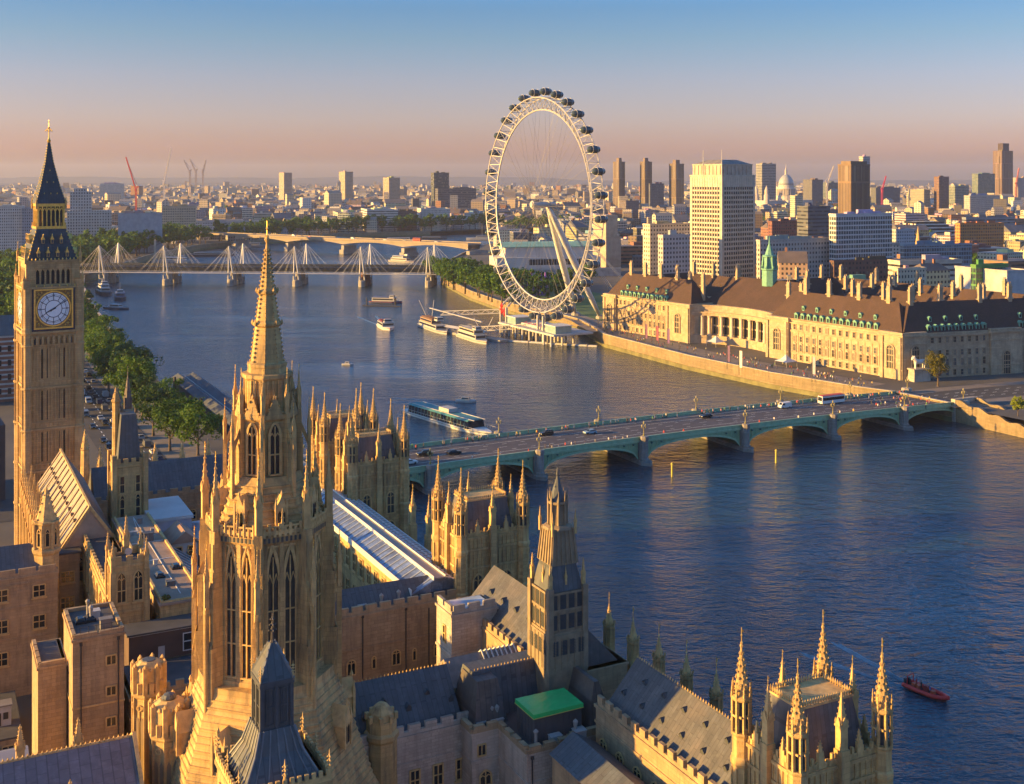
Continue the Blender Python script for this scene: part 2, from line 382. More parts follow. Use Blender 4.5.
def bank_wall(name, line, label, inward, mat, top=1.1):
    t = thing(name, label, 'river wall', (line[0][0], line[0][1], 0))
    wall, cop, alg = MB(), MB(), MB()
    ox, oy = line[0]
    pts = [Vector((p[0]-ox, p[1]-oy)) for p in line]
    nrm = []
    for i in range(len(pts)):
        a = pts[max(0, i-1)]; c = pts[min(len(pts)-1, i+1)]
        d = (c-a).normalized(); nrm.append(Vector((-d.y, d.x))*inward)
    def strip(mb, o0, o1, z0, z1):
        vs, fs = [], []
        for p, q in zip(pts, nrm):
            a = p + q*o0; c = p + q*o1
            vs += [(a.x,a.y,z0),(c.x,c.y,z0),(c.x,c.y,z1),(a.x,a.y,z1)]
        for i in range(len(pts)-1):
            k = i*4
            for j in range(4): fs.append((k+j, k+(j+1)%4, k+4+(j+1)%4, k+4+j))
        mb.add(vs, fs)
    strip(wall, -.35, .8, -8, top-.2); strip(cop, -.55, .95, top-.2, top+.06); strip(alg, -.75, -.3, -8, -4.1)
    wall.build('wall', mat, t); cop.build('coping', STONE_PALE, t); alg.build('plinth', MATS['wall_algae'], t)
    return t
plain('wall_algae', (.13,.12,.05), .8, 0.0, .35, .3)
bank_wall('river_wall', LBANK[5:15], 'grey stone river wall below the trees along the left bank', 1, RIVERWALL)
bank_wall('river_wall', LBANK[:4], 'stone river wall at the foot of the gothic palace', 1, RIVERWALL)
bank_wall('river_wall', RBANK[3:18], 'sunlit stone river wall below the long columned hall on the right bank', -1, RIVERWALL)

# hills on the horizon
hillm = plain('wooded_hills', (.045,.055,.07), .95, 0.0, .35, .004)
rnd = random.Random(3)
def hills(y0, h0, seed, x0=-8600, x1=8600):
    r = random.Random(seed); hm = MB(); nx = 90; vs = []; fs = []
    ph = [r.uniform(0, 6.28) for _ in range(6)]
    for i in range(nx+1):
        x = x0 + (x1-x0)*i/nx
        hh = h0*(.62 + .22*math.sin(x/1700+ph[0]) + .12*math.sin(x/640+ph[1]) + .05*math.sin(x/230+ph[2]) + .03*math.sin(x/110+ph[3]))
        vs += [(x,y0,-.5),(x,y0+700,hh),(x,y0+1800,hh*.6),(x,y0+2300,-.5)]
    for i in range(nx):
        for j in range(3): fs.append((i*4+j, (i+1)*4+j, (i+1)*4+j+1, i*4+j+1))
    hm.add(vs, fs); struct(hm.build('hills', hillm, smooth=True))
hills(8200, 40, 5); hills(10200, 94, 9)

# roads
def strip_sheet(name, mat, pts, w, z):
    mb = MB(); vs = []; fs = []
    for i, p in enumerate(pts):
        a = Vector(pts[max(0,i-1)]); c = Vector(pts[min(len(pts)-1,i+1)]); d = (c-a).normalized(); q = Vector((-d.y, d.x))
        e = Vector(p); s1 = e + q*w/2; s2 = e - q*w/2
        vs += [(s1.x,s1.y,z),(s2.x,s2.y,z)]
    for i in range(len(pts)-1): fs.append((2*i, 2*i+1, 2*i+3, 2*i+2))
    mb.add(vs, fs); o = mb.build(name, mat)
    if o.data.polygons[0].normal.z < 0: o.data.flip_normals()
    return struct(o)
ROADL = [P2(W(58,300)), P2(W(58,520)), P2(W(64,650)), P2(W(78,850)), P2(W(90,1000)), (-430,1250), (-425,1460)]
strip_sheet('pavement', PAVING, [P2(W(69,340)), P2(W(69,520)), P2(W(75,650)), P2(W(88,850)), P2(W(100,1000))], 24, .004)
strip_sheet('road', ASPHALT, ROADL, 17, .06)
strip_sheet('road', ASPHALT, [P2(W(-40,325)), P2(W(101,325))], 22, .064)
BEND = [P2(W(342,325)), P2(W(368,325)), P2(W(400,322)), P2(W(470,312)), P2(W(640,275))]
strip_sheet('pavement', PAVING, BEND, 32, .03)
strip_sheet('road', ASPHALT, BEND, 19, .09)
def dashes(line, offs, z, dash=2.2, gap=3.5, w=.16):
    mb = MB()
    for (x0,y0),(x1,y1) in zip(line[:-1], line[1:]):
        a = Vector((x0,y0)); d = Vector((x1,y1))-a; L = d.length; d.normalize(); q = Vector((-d.y,d.x))
        for o in offs:
            k = 0
            while k < L - dash:
                p = a + d*k + q*o; e = p + d*dash
                mb.add([(p+q*w).to_tuple()+(z,), (p-q*w).to_tuple()+(z,), (e-q*w).to_tuple()+(z,), (e+q*w).to_tuple()+(z,)], [(0,1,2,3)]); k += dash+gap
    return struct(mb.build('road_markings', ROADPAINT))
dashes(ROADL[:4], (-4,0,4), .07); dashes(BEND, (-4.5,0,4.5), .10)
# embankment walk on the right bank, and lawn by the wheel
walk = [(139+8,468+6), (112+9,503+6), (84+9,550+6), (50+9,624+5), (46.6+9,651+3)]
strip_sheet('river_walk', PAVING, walk, 19, .012)
strip_sheet('river_walk', PAVING, [(52,640),(44,690),(37,716),(18,752),(3,792),(-18,864),(-48,990)], 18, .008)
mb = MB(); mb.add([(52,690,.02),(92,660,.02),(128,720,.02),(40,900,.02),(2,880,.02),(30,760,.02)], [(0,1,2,3,4,5)]); struct(mb.build('lawn', GRASS))

# ================================================================ ROAD BRIDGE
WB = Vector((7.9,354.5,0))
ARC = [-66,-36,0,38,78.6,117,151,181]
def zpar(t): return 1.2 + 1.35*(1-((t-57)/124)**2)
def wb(t, y, z=None): return WB + Vector((t*CU - y*SU, t*SU + y*CU, zpar(t)-1.15 if z is None else z))
br = thing('road_bridge', 'long low green iron road bridge of seven arches on stone piers across the river', 'bridge', WB, PHI)
WBW = 26.0
for a0, a1 in zip(ARC[:-1], ARC[1:]):
    xm, hw = (a0+a1)/2, (a1-a0)/2-1.7; N = 20
    sp = MB()
    crown = zpar(xm)-2.5; spring = -4.6
    xs = [xm - hw + 2*hw*i/N for i in range(N+1)]
    zi = [spring + (crown-spring)*math.sqrt(max(0, 1-((x-xm)/hw)**2)) for x in xs]
    for y, y2 in ((0.0,.35),(WBW-.35,WBW)):
        vs, fs = [], []
        for x, z in zip(xs, zi):
            top = zpar(x)-1.35
            vs += [(x,y,z),(x,y,top),(x,y2,top),(x,y2,z)]
        for i in range(N):
            k = i*4
            for j in range(4): fs.append((k+j, k+4+j, k+4+(j+1)%4, k+(j+1)%4))
        sp.add(vs, fs, 0)
        # the outer rib follows the arch, bosses stand in the spandrels
        yo = -.22 if y == 0 else WBW-.13
        vs, fs = [], []
        for x, z in zip(xs, zi): vs += [(x,yo,z-.05),(x,yo,z+.6),(x,yo+.35,z+.6),(x,yo+.35,z-.05)]
        for i in range(N):
            k = i*4
            for j in range(4): fs.append((k+j, k+4+j, k+4+(j+1)%4, k+(j+1)%4))
        sp.add(vs, fs, 1)
        for i in range(1, N):
            if abs(xs[i]-xm) > hw*.35:
                zt = zpar(xs[i])-1.7; yb = y-.1 if y == 0 else y2+.1
                sp.bar((xs[i], yb, zi[i]+.6), (xs[i], yb, zt), .16, .12, 1)
                if abs(xs[i]-xm) > hw*.6 and i % 2: sp.lathe([(0.2,zt-.9),(.5,zt-.6),(.2,zt-.3)], 6, xs[i], yb, mi=2)
    # soffit ribs and plate
    vs, fs = [], []
    for x, z in zip(xs, zi): vs += [(x,.3,z+.25),(x,WBW-.3,z+.25)]
    for i in range(N): fs.append((2*i,2*i+1,2*i+3,2*i+2))
    sp.add(vs, fs, 2)
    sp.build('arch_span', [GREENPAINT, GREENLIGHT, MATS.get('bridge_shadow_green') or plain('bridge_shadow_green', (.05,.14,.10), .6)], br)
for a in ARC[1:-1]:
    p = MB(); zt = zpar(a)
    p.loft([[(a-2.1,-2.6,-9),(a,-5.4,-9),(a+2.1,-2.6,-9),(a+2.1,WBW+2.6,-9),(a,WBW+5.4,-9),(a-2.1,WBW+2.6,-9)],
            [(a-2.1,-2.6,-4.9),(a,-5.2,-4.9),(a+2.1,-2.6,-4.9),(a+2.1,WBW+2.6,-4.9),(a,WBW+5.2,-4.9),(a-2.1,WBW+2.6,-4.9)]])
    p.box(a-1.5,a+1.5,-1.2,WBW+1.2,-4.9,zt-1.4)
    for y in (-1.3, WBW+1.3):
        p.lathe([(1.5,-4.9),(1.5,-4.3),(1.2,-4.0),(1.2,zt-1.0),(1.42,zt-.8),(1.42,zt+.25),(1.0,zt+.45)], 8, a, y)
    p.build('pier', MATS.get('grey_granite') or masonry('grey_granite', (.27,.245,.22), .5, 1.2, amount=.5), br)
for a, e in ((ARC[0], -1), (ARC[-1], 1)):
    p = MB(); zt = zpar(a)
    x0, x1 = sorted((a, a+e*9)); p.box(x0-.2,x1+.2,-1.6,WBW+1.6,-9,zt-1.4)
    for y in (-1.3, WBW+1.3): p.lathe([(1.9,-4.9),(1.8,zt-1.0),(2.1,zt-.8),(2.1,zt+.4),(1.5,zt+.7)], 8, a, y)
    p.build('abutment', STONE_PALE, br)
dk = MB(); N = 40; vs = []; fs = []
for i in range(N+1):
    t = -75 + (190+75)*i/N; z = zpar(max(-66, min(181, t)))-1.15
    vs += [(t,.3,z-.5),(t,WBW-.3,z-.5),(t,WBW-.3,z),(t,.3,z)]
for i in range(N):
    k = i*4
    for j in range(4): fs.append((k+j, k+4+j, k+4+(j+1)%4, k+(j+1)%4))
dk.add(vs, fs); dk.build('deck', PAVING, br)
rd = MB(); vs = []; fs = []
for i in range(N+1):
    t = -75 + 265*i/N; z = zpar(max(-66, min(181, t)))-1.15+.012
    vs += [(t,4.2,z),(t,WBW-4.2,z)]
for i in range(N): fs.append((2*i,2*i+2,2*i+3,2*i+1))
rd.add(vs, fs); rd.build('roadway', MATS.get('bridge_asphalt') or plain('bridge_asphalt', (.072,.062,.062), .75, 0, .2, .3, stain=(.045,.04,.042)), br)
mk = MB()
for o, dash, gap in ((13,3,4),(9.5,1.6,5),(16.5,1.6,5),(7.6,30,.6),(18.6,30,.6)):
    t = -70
    while t < 185-dash:
        k = t
        while k < t+dash-.01:
            k2 = min(t+dash, k+3); z = zpar(max(-66,min(181,k)))-1.15+.024; z2 = zpar(max(-66,min(181,k2)))-1.15+.024
            mk.add([(k,o-.09,z),(k2,o-.09,z2),(k2,o+.09,z2),(k,o+.09,z)], [(0,1,2,3)]); k = k2
        t += dash+gap
mk.build('lane_line', ROADPAINT, br)
kb = MB()
for y0, y1 in ((4.0,4.2),(WBW-4.2,WBW-4.0)):
    for i in range(N):
        t0 = -75+265*i/N; t1 = -75+265*(i+1)/N
        za, zb = zpar(max(-66,min(181,t0)))-1.15, zpar(max(-66,min(181,t1)))-1.15
        kb.loft([[(t0,y0,za-.1),(t0,y1,za-.1),(t0,y1,za+.14),(t0,y0,za+.14)],[(t1,y0,zb-.1),(t1,y1,zb-.1),(t1,y1,zb+.14),(t1,y0,zb+.14)]])
kb.build('kerb', STONE_PALE, br)
for y in (0.0, WBW):
    pp = MB()
    for i in range(N*3):
        t0 = -66+247*i/(N*3); t1 = -66+247*(i+1)/(N*3); za, zb = zpar(t0), zpar(t1)
        def q(zl, zh, wd): pp.loft([[(t0,y-wd,za+zl),(t0,y+wd,za+zl),(t0,y+wd,za+zh),(t0,y-wd,za+zh)],[(t1,y-wd,zb+zl),(t1,y+wd,zb+zl),(t1,y+wd,zb+zh),(t1,y-wd,zb+zh)]], 1 if zh > -.2 or zl < -1.2 else 0)
        q(-.14, 0.02, .22); q(-1.15, -.16, .07); q(-1.75, -1.17, .30)
        pp.cbox(t0, y, za-1.2, .22, .3, 1.1, 1)
    pp.build('parapet', [GREENPAINT, GREENLIGHT], br)

# lamp standards of the bridge
lp = thing('street_lamp', 'x', 'street lamp', (0,0,0), PHI, 'lamp standards of the green bridge')
pb = MB(); pb.lathe([(.42,0),(.42,.5),(.22,.7),(.16,1.2),(.12,3.0),(.2,3.1),(.1,3.3),(.08,4.6)], 8)
for sx in (-1,1): pb.tube([(0,0,2.7),(sx*.45,0,2.75),(sx*.8,0,3.1),(sx*.8,0,3.3)], .07, 5)
pb.build('lamp_post', [plain('lamp_green_gold', (.30,.25,.07), .5, .3, .3, 2.0)], lp)
lm = MB(); lm.lathe([(.12,0),(.26,.15),(.34,.75),(.15,1.0),(.05,1.25)], 6)
lme = lm.mesh('lantern', plain('lantern_glass', (.34,.29,.13), .35))
for p in ((-.8,0,3.3),(.8,0,3.3),(0,0,4.5)): link('lantern', lme, lp, p)
first = True
names = ['second','third','fourth','fifth','sixth','seventh']
for yi, y in enumerate((-.9, WBW+.9)):
    for i, a in enumerate(ARC):
        o = lp if first else copy_tree(lp); first = False
        o.location = wb(a, y, zpar(a)+.3); o.scale = (.85,.85,.85)
        side = 'near' if yi == 0 else 'far'
        pos = ('at the left end' if i == 0 else 'at the right end' if i == 7 else '%s pier from right' % ['sixth','fifth','fourth','third','second','first'][i-1])
        o['label'] = 'triple lantern lamp on the green bridge, %s parapet, %s' % (side, pos)

# ================================================================ RAILWAY BRIDGE WITH TWO CABLE STAYED FOOTBRIDGES
A0 = at(167,285,-6); A1 = at(429,287,-6)
hd = (A1-A0); HA = math.atan2(hd.y, hd.x); HS = hd.length/4
hb = thing('railway_bridge', 'dark lattice railway bridge flanked by white cable stayed footbridges beyond the wheel', 'bridge', (A0.x,A0.y,0), HA)
def lattice(mb, x0, x1, y, z0, z1, step, w=.5, mi=0):
    mb.box(x0,x1,y-w/2,y+w/2,z0,z0+.7,mi); mb.box(x0,x1,y-w/2,y+w/2,z1-.7,z1,mi)
    nseg = max(1, int((x1-x0)/step)); d = (x1-x0)/nseg
    for i in range(nseg):
        mb.bar((x0+i*d,y,z0),(x0+(i+1)*d,y,z1),.35,.35,mi); mb.bar((x0+i*d,y,z1),(x0+(i+1)*d,y,z0),.35,.35,mi)
HDARK = plain('grey_green_girder', (.018,.022,.026), .6); 
g = MB()
for y in (4,12,20): lattice(g, -105, 275, y, 5.4, 10.8, 5.5, .8)
g.box(-105,275,4,20,5.6,6.3); g.box(-105,275,4.6,19.4,6.3,9.0)
g.build('lattice_girder', HDARK, hb)
brickm = masonry('red_pier_brick', (.22,.10,.06), .3, .7)
for k in range(-1,5):
    p = MB(); x = k*HS
    for y in (5,19):
        p = MB(); p.lathe([(3.2,-9),(3.2,-2.5),(2.6,-2),(2.4,5.5)], 10, x, y); p.build('pier', brickm if k == 3 else CONCRETE, hb)
for yf in (-4.0, 28.0):
    d = MB(); d.box(-105,262,yf-2.3,yf+2.3,4.6,5.0); 
    for y in (yf-2.3, yf+2.3):
        d.box(-105,262,y-.04,y+.04,6.0,6.1)
        for q in range(92): d.box(-105+q*4,-104.9+q*4,y-.04,y+.04,5.0,6.0)
    d.build('footbridge_deck', OFFWHITE, hb)
    for k in range(-1,5):
        x = k*HS; lean = -1 if yf < 0 else 1
        py = MB(); top = Vector((x, yf+lean*3.2, 27.5))
        b0 = Vector((x-2.2, yf-lean*1.8, -1)); b1 = Vector((x+2.2, yf-lean*1.8, -1))
        mid0 = (b0+top)/2
        for b_ in (b0, b1): py.lathe([(.01,0)],4) if False else py.bar(b_, top, 1.15, 1.15, 0, 8)
        py.lathe([(2.9,-9),(2.9,-1.5),(2.2,-.5)], 10, x, yf-lean*1.2, mi=1)
        py.build('pylon', [WHITE, CONCRETE], hb)
        cb = MB()
        for e in (-1,1):
            for i in (1,2,3.5,5):
                for yy in (yf-2.2, yf+2.2): cb.bar(top, (x+e*i*4.6, yy, 5.2), .10, .10)
        cb.build('stay_cables', MATS.get('grey_cable') or plain('grey_cable', (.5,.49,.48), .5), hb)

# ================================================================ CONCRETE ROAD BRIDGE FURTHER UPSTREAM
B0 = Vector((-200.5,1368,0)); BA = math.atan2(1317-1368, 74.5); BS = 92.0
cbm = plain('pale_bridge_stone', (.27,.22,.17), .8, 0, .12, .1)
wl = thing('arched_bridge', 'pale stone faced road bridge of wide flat arches behind the railway bridge', 'bridge', B0, BA)
dk = MB(); dk.box(-250,185,0,24,10.2,11.6); dk.build('deck', cbm, wl)
rd = MB(); rd.box(-250,185,4,20,11.6,11.64); rd.build('roadway', ASPHALT, wl)
pr = MB()
for y in (0,24): pr.box(-250,185,y-.25,y+.25,11.6,12.6)
pr.build('parapet', cbm, wl)
for k in range(-2,2):
    x0, x1 = k*BS+4, (k+1)*BS-4; N = 16; s = MB()
    for ya, yb in ((1,8),(16,23)):
        vs, fs = [], []
        for i in range(N+1):
            x = x0-4+(x1-x0+8)*i/N; q = (i/N-.5)*2
            zb = 8.9 - 3.6*abs(q)**2.0
            vs += [(x,ya,zb),(x,ya,10.3),(x,yb,10.3),(x,yb,zb)]
        for i in range(N):
            kk = i*4
            for j in range(4): fs.append((kk+j, kk+4+j, kk+4+(j+1)%4, kk+(j+1)%4))
        s.add(vs, fs)
    s.build('arch_span', cbm, wl)
for k in range(-2,3):
    p = MB(); x = k*BS; p.box(x-3.2,x+3.2,-1,25,-9,-1); p.box(x-2.2,x+2.2,1,23,-1,4); p.build('pier', CONCRETE, wl)
# ================================================================ GOTHIC KIT
def crocketed(mb, x, y, z0, r, h, n=8, crock=5, cr=.12, tip=.04, mi=0):
    rot = math.pi/n
    mb.lathe([(r, z0), (tip, z0+h)], n, x, y, rot, mi)
    for k in range(crock):
        f = (k+.6)/(crock+.4); rr = r*(1-f)+tip*f
        for i in range(n if n <= 4 else n//2):
            a = rot + 2*math.pi*i*(1 if n <= 4 else 2)/n + (0 if k % 2 == 0 or n <= 4 else 2*math.pi/n)
            mb.octa(x+(rr+cr*.5)*math.cos(a), y+(rr+cr*.5)*math.sin(a), z0+h*f, cr*(1-.4*f), cr*1.3*(1-.4*f), mi)
def vane(mb, x, y, z, h, s=1.0, mi=0):
    mb.lathe([(.035*s, z), (.035*s, z+h)], 5, x, y, mi=mi)
    mb.octa(x, y, z+.1*h, .13*s, .13*s, mi); mb.octa(x, y, z+.55*h, .09*s, .16*s, mi)
    mb.box(x, x+.16*s, y-.02, y+.02, z+.70*h, z+.84*h, mi)
# small pinnacle: square shaft, gablets, crocketed spirelet, gilt tip (origin at its foot)
pm = MB(); pm.cbox(0,0,-.3,.72,.72,2.4); pm.cbox(0,0,2.1,.86,.86,.18)
for a in range(4):
    c_, s_ = math.cos(a*math.pi/2), math.sin(a*math.pi/2)
    pm.add([(c_*.42-s_*.34, s_*.42+c_*.34, 2.25),(c_*.42+s_*.34, s_*.42-c_*.34, 2.25),(c_*.42, s_*.42, 3.0),(0,0,2.7)], [(0,1,2),(1,3,2),(3,0,2)])
    pm.octa(c_*.36-s_*.36, s_*.36+c_*.36, 2.5, .1, .35)
crocketed(pm, 0,0,2.3,.40,2.7,4,5,.10)
PIN_ME = pm.mesh('pinnacle', STONE_PLAIN)
tm = MB(); vane(tm, 0,0,4.95,.9,.9); TIP_ME = tm.mesh('gilt_tip', GOLD)
def pinnacle(parent, x, y, z, s=1.0, tip=True, name='pinnacle', sz=None):
    o = link(name, PIN_ME, parent, (x,y,z), 0, None, (s,s,sz or s))
    if tip: link('gilt_tip', TIP_ME, o)
    return o
# tall octagonal corner turret of the river towers (origin at parapet level)
tb = MB()
tb.lathe([(1.05,-29),(1.05,-9.2),(1.2,-9.0),(1.2,-8.6),(1.0,-8.4),(1.0,-2.7),(1.16,-2.4),(1.16,-1.9),(.98,-1.7),(.98,.3),(1.1,.5),(1.1,.75)], 8)
tb.lathe([(.62,.6),(.62,4.6)], 8, mi=1)  # solid core, the shade inside the open slots put into its dark colour
for i in range(8):
    a = math.pi/8 + i*math.pi/4
    tb.cbox(.92*math.cos(a), .92*math.sin(a), .7, .24, .24, 3.5)
    tb.add(*(lambda q: (q.v, q.f))(MB().lathe([(.17,4.2),(.02,5.9)], 4, .98*math.cos(a), .98*math.sin(a))))
    for k in range(3): tb.octa(1.0*math.cos(a), 1.0*math.sin(a), 4.35+k*.5, .17-.04*k, .2)
    a2 = i*math.pi/4
    tb.bar((.9*math.cos(a2),.9*math.sin(a2),2.3),(.9*math.cos(a2)*.98,.9*math.sin(a2)*.98,2.5),.5,.2)
    for z in (-7.9,-5.2):
        tb.bar((1.0*math.cos(a)*1.01,1.0*math.sin(a)*1.01,z),(1.0*math.cos(a)*1.01,1.0*math.sin(a)*1.01,z+2.3),.16,.16)
tb.lathe([(.98,3.9),(1.1,4.1),(1.1,4.35),(.85,4.5)], 8)
tb.lathe([(.72,4.4),(.66,5.6),(.58,5.7),(.10,9.2)], 8)
for k in range(7):
    z = 5.0+k*.6; rr = .74 if k == 0 else .6*(1-(z-5.7)/3.9)+.08
    for i in range(8):
        a = math.pi/8 + i*math.pi/4 + (math.pi/8 if k % 2 else 0)
        tb.octa(rr*math.cos(a), rr*math.sin(a), z, .14-.008*k, .17)
tb.lathe([(.1,9.1),(.2,9.35),(.08,9.6)], 6)
TUR_ME = tb.mesh('corner_turret', [STONE, LOUVRE_SHADE])
fm = MB(); vane(fm, 0,0,9.5,1.7,1.5); FIN_ME = fm.mesh('finial', GOLD)
def turret(parent, x, y, z, sc=1.0):
    o = link('corner_turret', TUR_ME, parent, (x,y,z), 0, None, sc); link('finial', FIN_ME, o); return o

def gothic_window(w, h, lights=2, transoms=1, depth=.22, arch=True):
    """tracery (stone) and leaded panes; faces -y, foot at the origin"""
    mb = MB(); hs = h*.78 if arch else h
    out = [(-w/2,0),(w/2,0),(w/2,hs)]
    if arch: out += [(w*.40,hs+(h-hs)*.45),(w*.22,hs+(h-hs)*.8),(0,h),(-w*.22,hs+(h-hs)*.8),(-w*.40,hs+(h-hs)*.45)]
    out += [(-w/2,hs)]
    mb.add([(x,-.03,z) for x,z in out], [tuple(range(len(out)))], 1)
    t = .13
    for p, q in zip(out, out[1:]+out[:1]): mb.bar((p[0],-depth/2,p[1]),(q[0],-depth/2,q[1]), t if abs(p[1]-q[1])>1e-6 else depth, depth if abs(p[1]-q[1])>1e-6 else t*1.3)
    for i in range(1, lights):
        x = -w/2 + w*i/lights; zz = hs + ((h-hs)*.7*(1-abs(x)/(w/2)) if arch else 0)
        mb.box(x-.06,x+.06,-depth*.8,-.02,0,zz)
    for k in range(1, transoms+1): mb.box(-w/2,w/2,-depth*.75,-.02,hs*k/(transoms+1)-.06,hs*k/(transoms+1)+.06)
    if arch:
        lw = w/lights
        for i in range(lights):
            xc = -w/2+lw*(i+.5)
            for s in (-1,1): mb.bar((xc+s*lw*.45,-depth*.4,hs*.93),(xc,-depth*.4,hs*1.03),.07,.1)
    return mb
FACE = {'S': 0.0, 'E': math.pi/2, 'N': math.pi, 'W': -math.pi/2}
def on_face(side, x0, x1, y0, y1, t, z, out=0.0):
    """point at running length t along one face of a box, with the turn that faces it outwards"""
    if side == 'S': return (x0+t, y0-out, z, 0.0)
    if side == 'N': return (x1-t, y1+out, z, math.pi)
    if side == 'E': return (x1+out, y0+t, z, math.pi/2)
    return (x0-out, y1-t, z, -math.pi/2)
def battlement(mb, x0, x1, y0, y1, z, h=.9, w=1.1, gap=.75, th=.3, sides='SENW', base=.5):
    for s in sides:
        L = (x1-x0) if s in 'SN' else (y1-y0)
        n = max(1, round(L/(w+gap))); st = L/n
        if s in 'SN':
            y = y0 if s == 'S' else y1-th
            mb.box(x0,x1,y,y+th,z,z+base)
            for i in range(n): mb.box(x0+i*st+gap/2, x0+(i+1)*st-gap/2, y-.04, y+th+.04, z+base-.05, z+base+h)
        else:
            x = x0 if s == 'W' else x1-th
            mb.box(x,x+th,y0+th+.01,y1-th-.01,z,z+base-.01)
            for i in range(n): mb.box(x-.04, x+th+.04, y0+i*st+gap/2, y0+(i+1)*st-gap/2, z+base-.06, z+base+h)
def panelled(mb, x0, x1, y0, y1, z0, z1, step, pr=.14, w=.16, sides='SENW'):
    for s in sides:
        L = (x1-x0) if s in 'SN' else (y1-y0); n = max(1, round(L/step))
        for i in range(1, n):
            x, y, z, r = on_face(s, x0, x1, y0, y1, L*i/n, z0, 0)
            if s in 'SN': mb.box(x-w/2, x+w/2, y-pr, y+pr, z0, z1)
            else: mb.box(x-pr, x+pr, y-w/2, y+w/2, z0, z1)
def strings(mb, x0, x1, y0, y1, zs, pr=.16, h=.3):
    for z in zs: mb.box(x0-pr, x1+pr, y0-pr, y1+pr, z, z+h)

# ================================================================ CLOCK TOWER
CT = thing('clock_tower', 'tall gothic clock tower with a white dial and gilded iron roof, far left', 'clock tower', (-107.2,268.5,0), R(31)); CT.scale = (.93,.93,1)
hw = 6.05
s = MB(); s.box(-hw,hw,-hw,hw,0,50.6)
for zr in (9.6,19.0,28.4,37.8,47.4): s.box(-hw-.35,hw+.35,-hw-.35,hw+.35,zr,zr+.5); s.box(-hw-.25,hw+.25,-hw-.25,hw+.25,zr+1.7,zr+1.95)
for side in 'SENW':
    for t in [1.6,2.35,3.1,4.0,4.9,5.6,6.5,7.2,8.1,9.0,9.75,10.5]:
        for z0 in (0,11.6,21,30.4,39.8):
            x,y,z,r = on_face(side,-hw,hw,-hw,hw,t,z0+.0)
            a,b_ = (.11,.24) if side in 'SN' else (.24,.11)
            s.box(x-a,x+a,y-b_,y+b_,z0,z0+7.6 if z0 else 9.6)
    for t in [1.25+i*1.06 for i in range(10)]:
        for zr in (9.6,19,28.4,37.8,47.4):
            x,y,z,r = on_face(side,-hw,hw,-hw,hw,t,zr); a,b_ = (.3,.2) if side in 'SN' else (.2,.3)
            s.box(x-a,x+a,y-b_,y+b_,zr+.7,zr+1.6)
s.build('shaft', STONE_B, CT)
slot = MB(); slot.add([(-.17,-.06,0),(.17,-.06,0),(.17,-.06,6.4),(0,-.06,6.8),(-.17,-.06,6.4)], [(0,1,2,3,4)])
pl = []
for side in 'SENW':
    for t in (3.5,4.4+.35,7.0+.35,8.1+.5):
        for z0 in (12.0,21.4,30.8,40.2): pl.append(on_face(side,-hw,hw,-hw,hw,t,z0))
repeat_part('slit_window', slot, GLASS, CT, pl)
for sx in (-1,1):
    for sy in (-1,1):
        b = MB(); b.lathe([(1.15,0),(1.15,28),(1.05,28.3),(1.05,50),(1.3,50.6),(1.3,51.4),(1.1,51.8),(1.1,62.4),(1.3,62.8)], 8, sx*hw, sy*hw)
        for z in (9.8,19.2,28.6,38.0,47.6): b.lathe([(1.2,z-.1),(1.35,z),(1.35,z+.4),(1.2,z+.5)], 8, sx*hw, sy*hw)
        for i in range(8):
            a = math.pi/8+i*math.pi/4
            b.bar((sx*hw+1.1*math.cos(a), sy*hw+1.1*math.sin(a),0),(sx*hw+1.08*math.cos(a), sy*hw+1.08*math.sin(a),62),.13,.13)
        b.build('corner_buttress', STONE_B, CT)
# clock stage, corbelled out
cs = MB(); cw = 6.55
cs.loft([[(-hw-.1,-hw-.1,49.2),(hw+.1,-hw-.1,49.2),(hw+.1,hw+.1,49.2),(-hw-.1,hw+.1,49.2)],[(-cw,-cw,50.8),(cw,-cw,50.8),(cw,cw,50.8),(-cw,cw,50.8)],[(-cw,-cw,61.0),(cw,-cw,61.0),(cw,cw,61.0),(-cw,cw,61.0)]])
for side in 'SENW':
    for t in [1.6+i*1.24 for i in range(9)]:
        x,y,z,r = on_face(side,-cw,cw,-cw,cw,t,49.6,-.1); a,b_ = (.3,.35) if side in 'SN' else (.35,.3)
        cs.box(x-a,x+a,y-b_,y+b_,47.9,49.7)
strings(cs,-cw,cw,-cw,cw,[50.4,60.5],.3,.45)
cs.build('clock_stage', STONE_B, CT)
nich = MB(); nich.add([(-.34,-.05,0),(.34,-.05,0),(.34,-.05,1.1),(0,-.05,1.6),(-.34,-.05,1.1)], [(0,1,2,3,4)])  # flat faces, the shade of the niches put into a dark colour
repeat_part('arcade_niche', nich, LOUVRE_SHADE, CT, [on_face(s_,-hw-.2,hw+.2,-hw-.2,hw+.2,2.2+i*1.35,47.9,.16) for s_ in 'SW' for i in range(7)])
dialm = plain('opal_dial', (.74,.77,.80), .35, 0, .05); dark_ink = plain('dial_iron', (.02,.025,.05), .5)
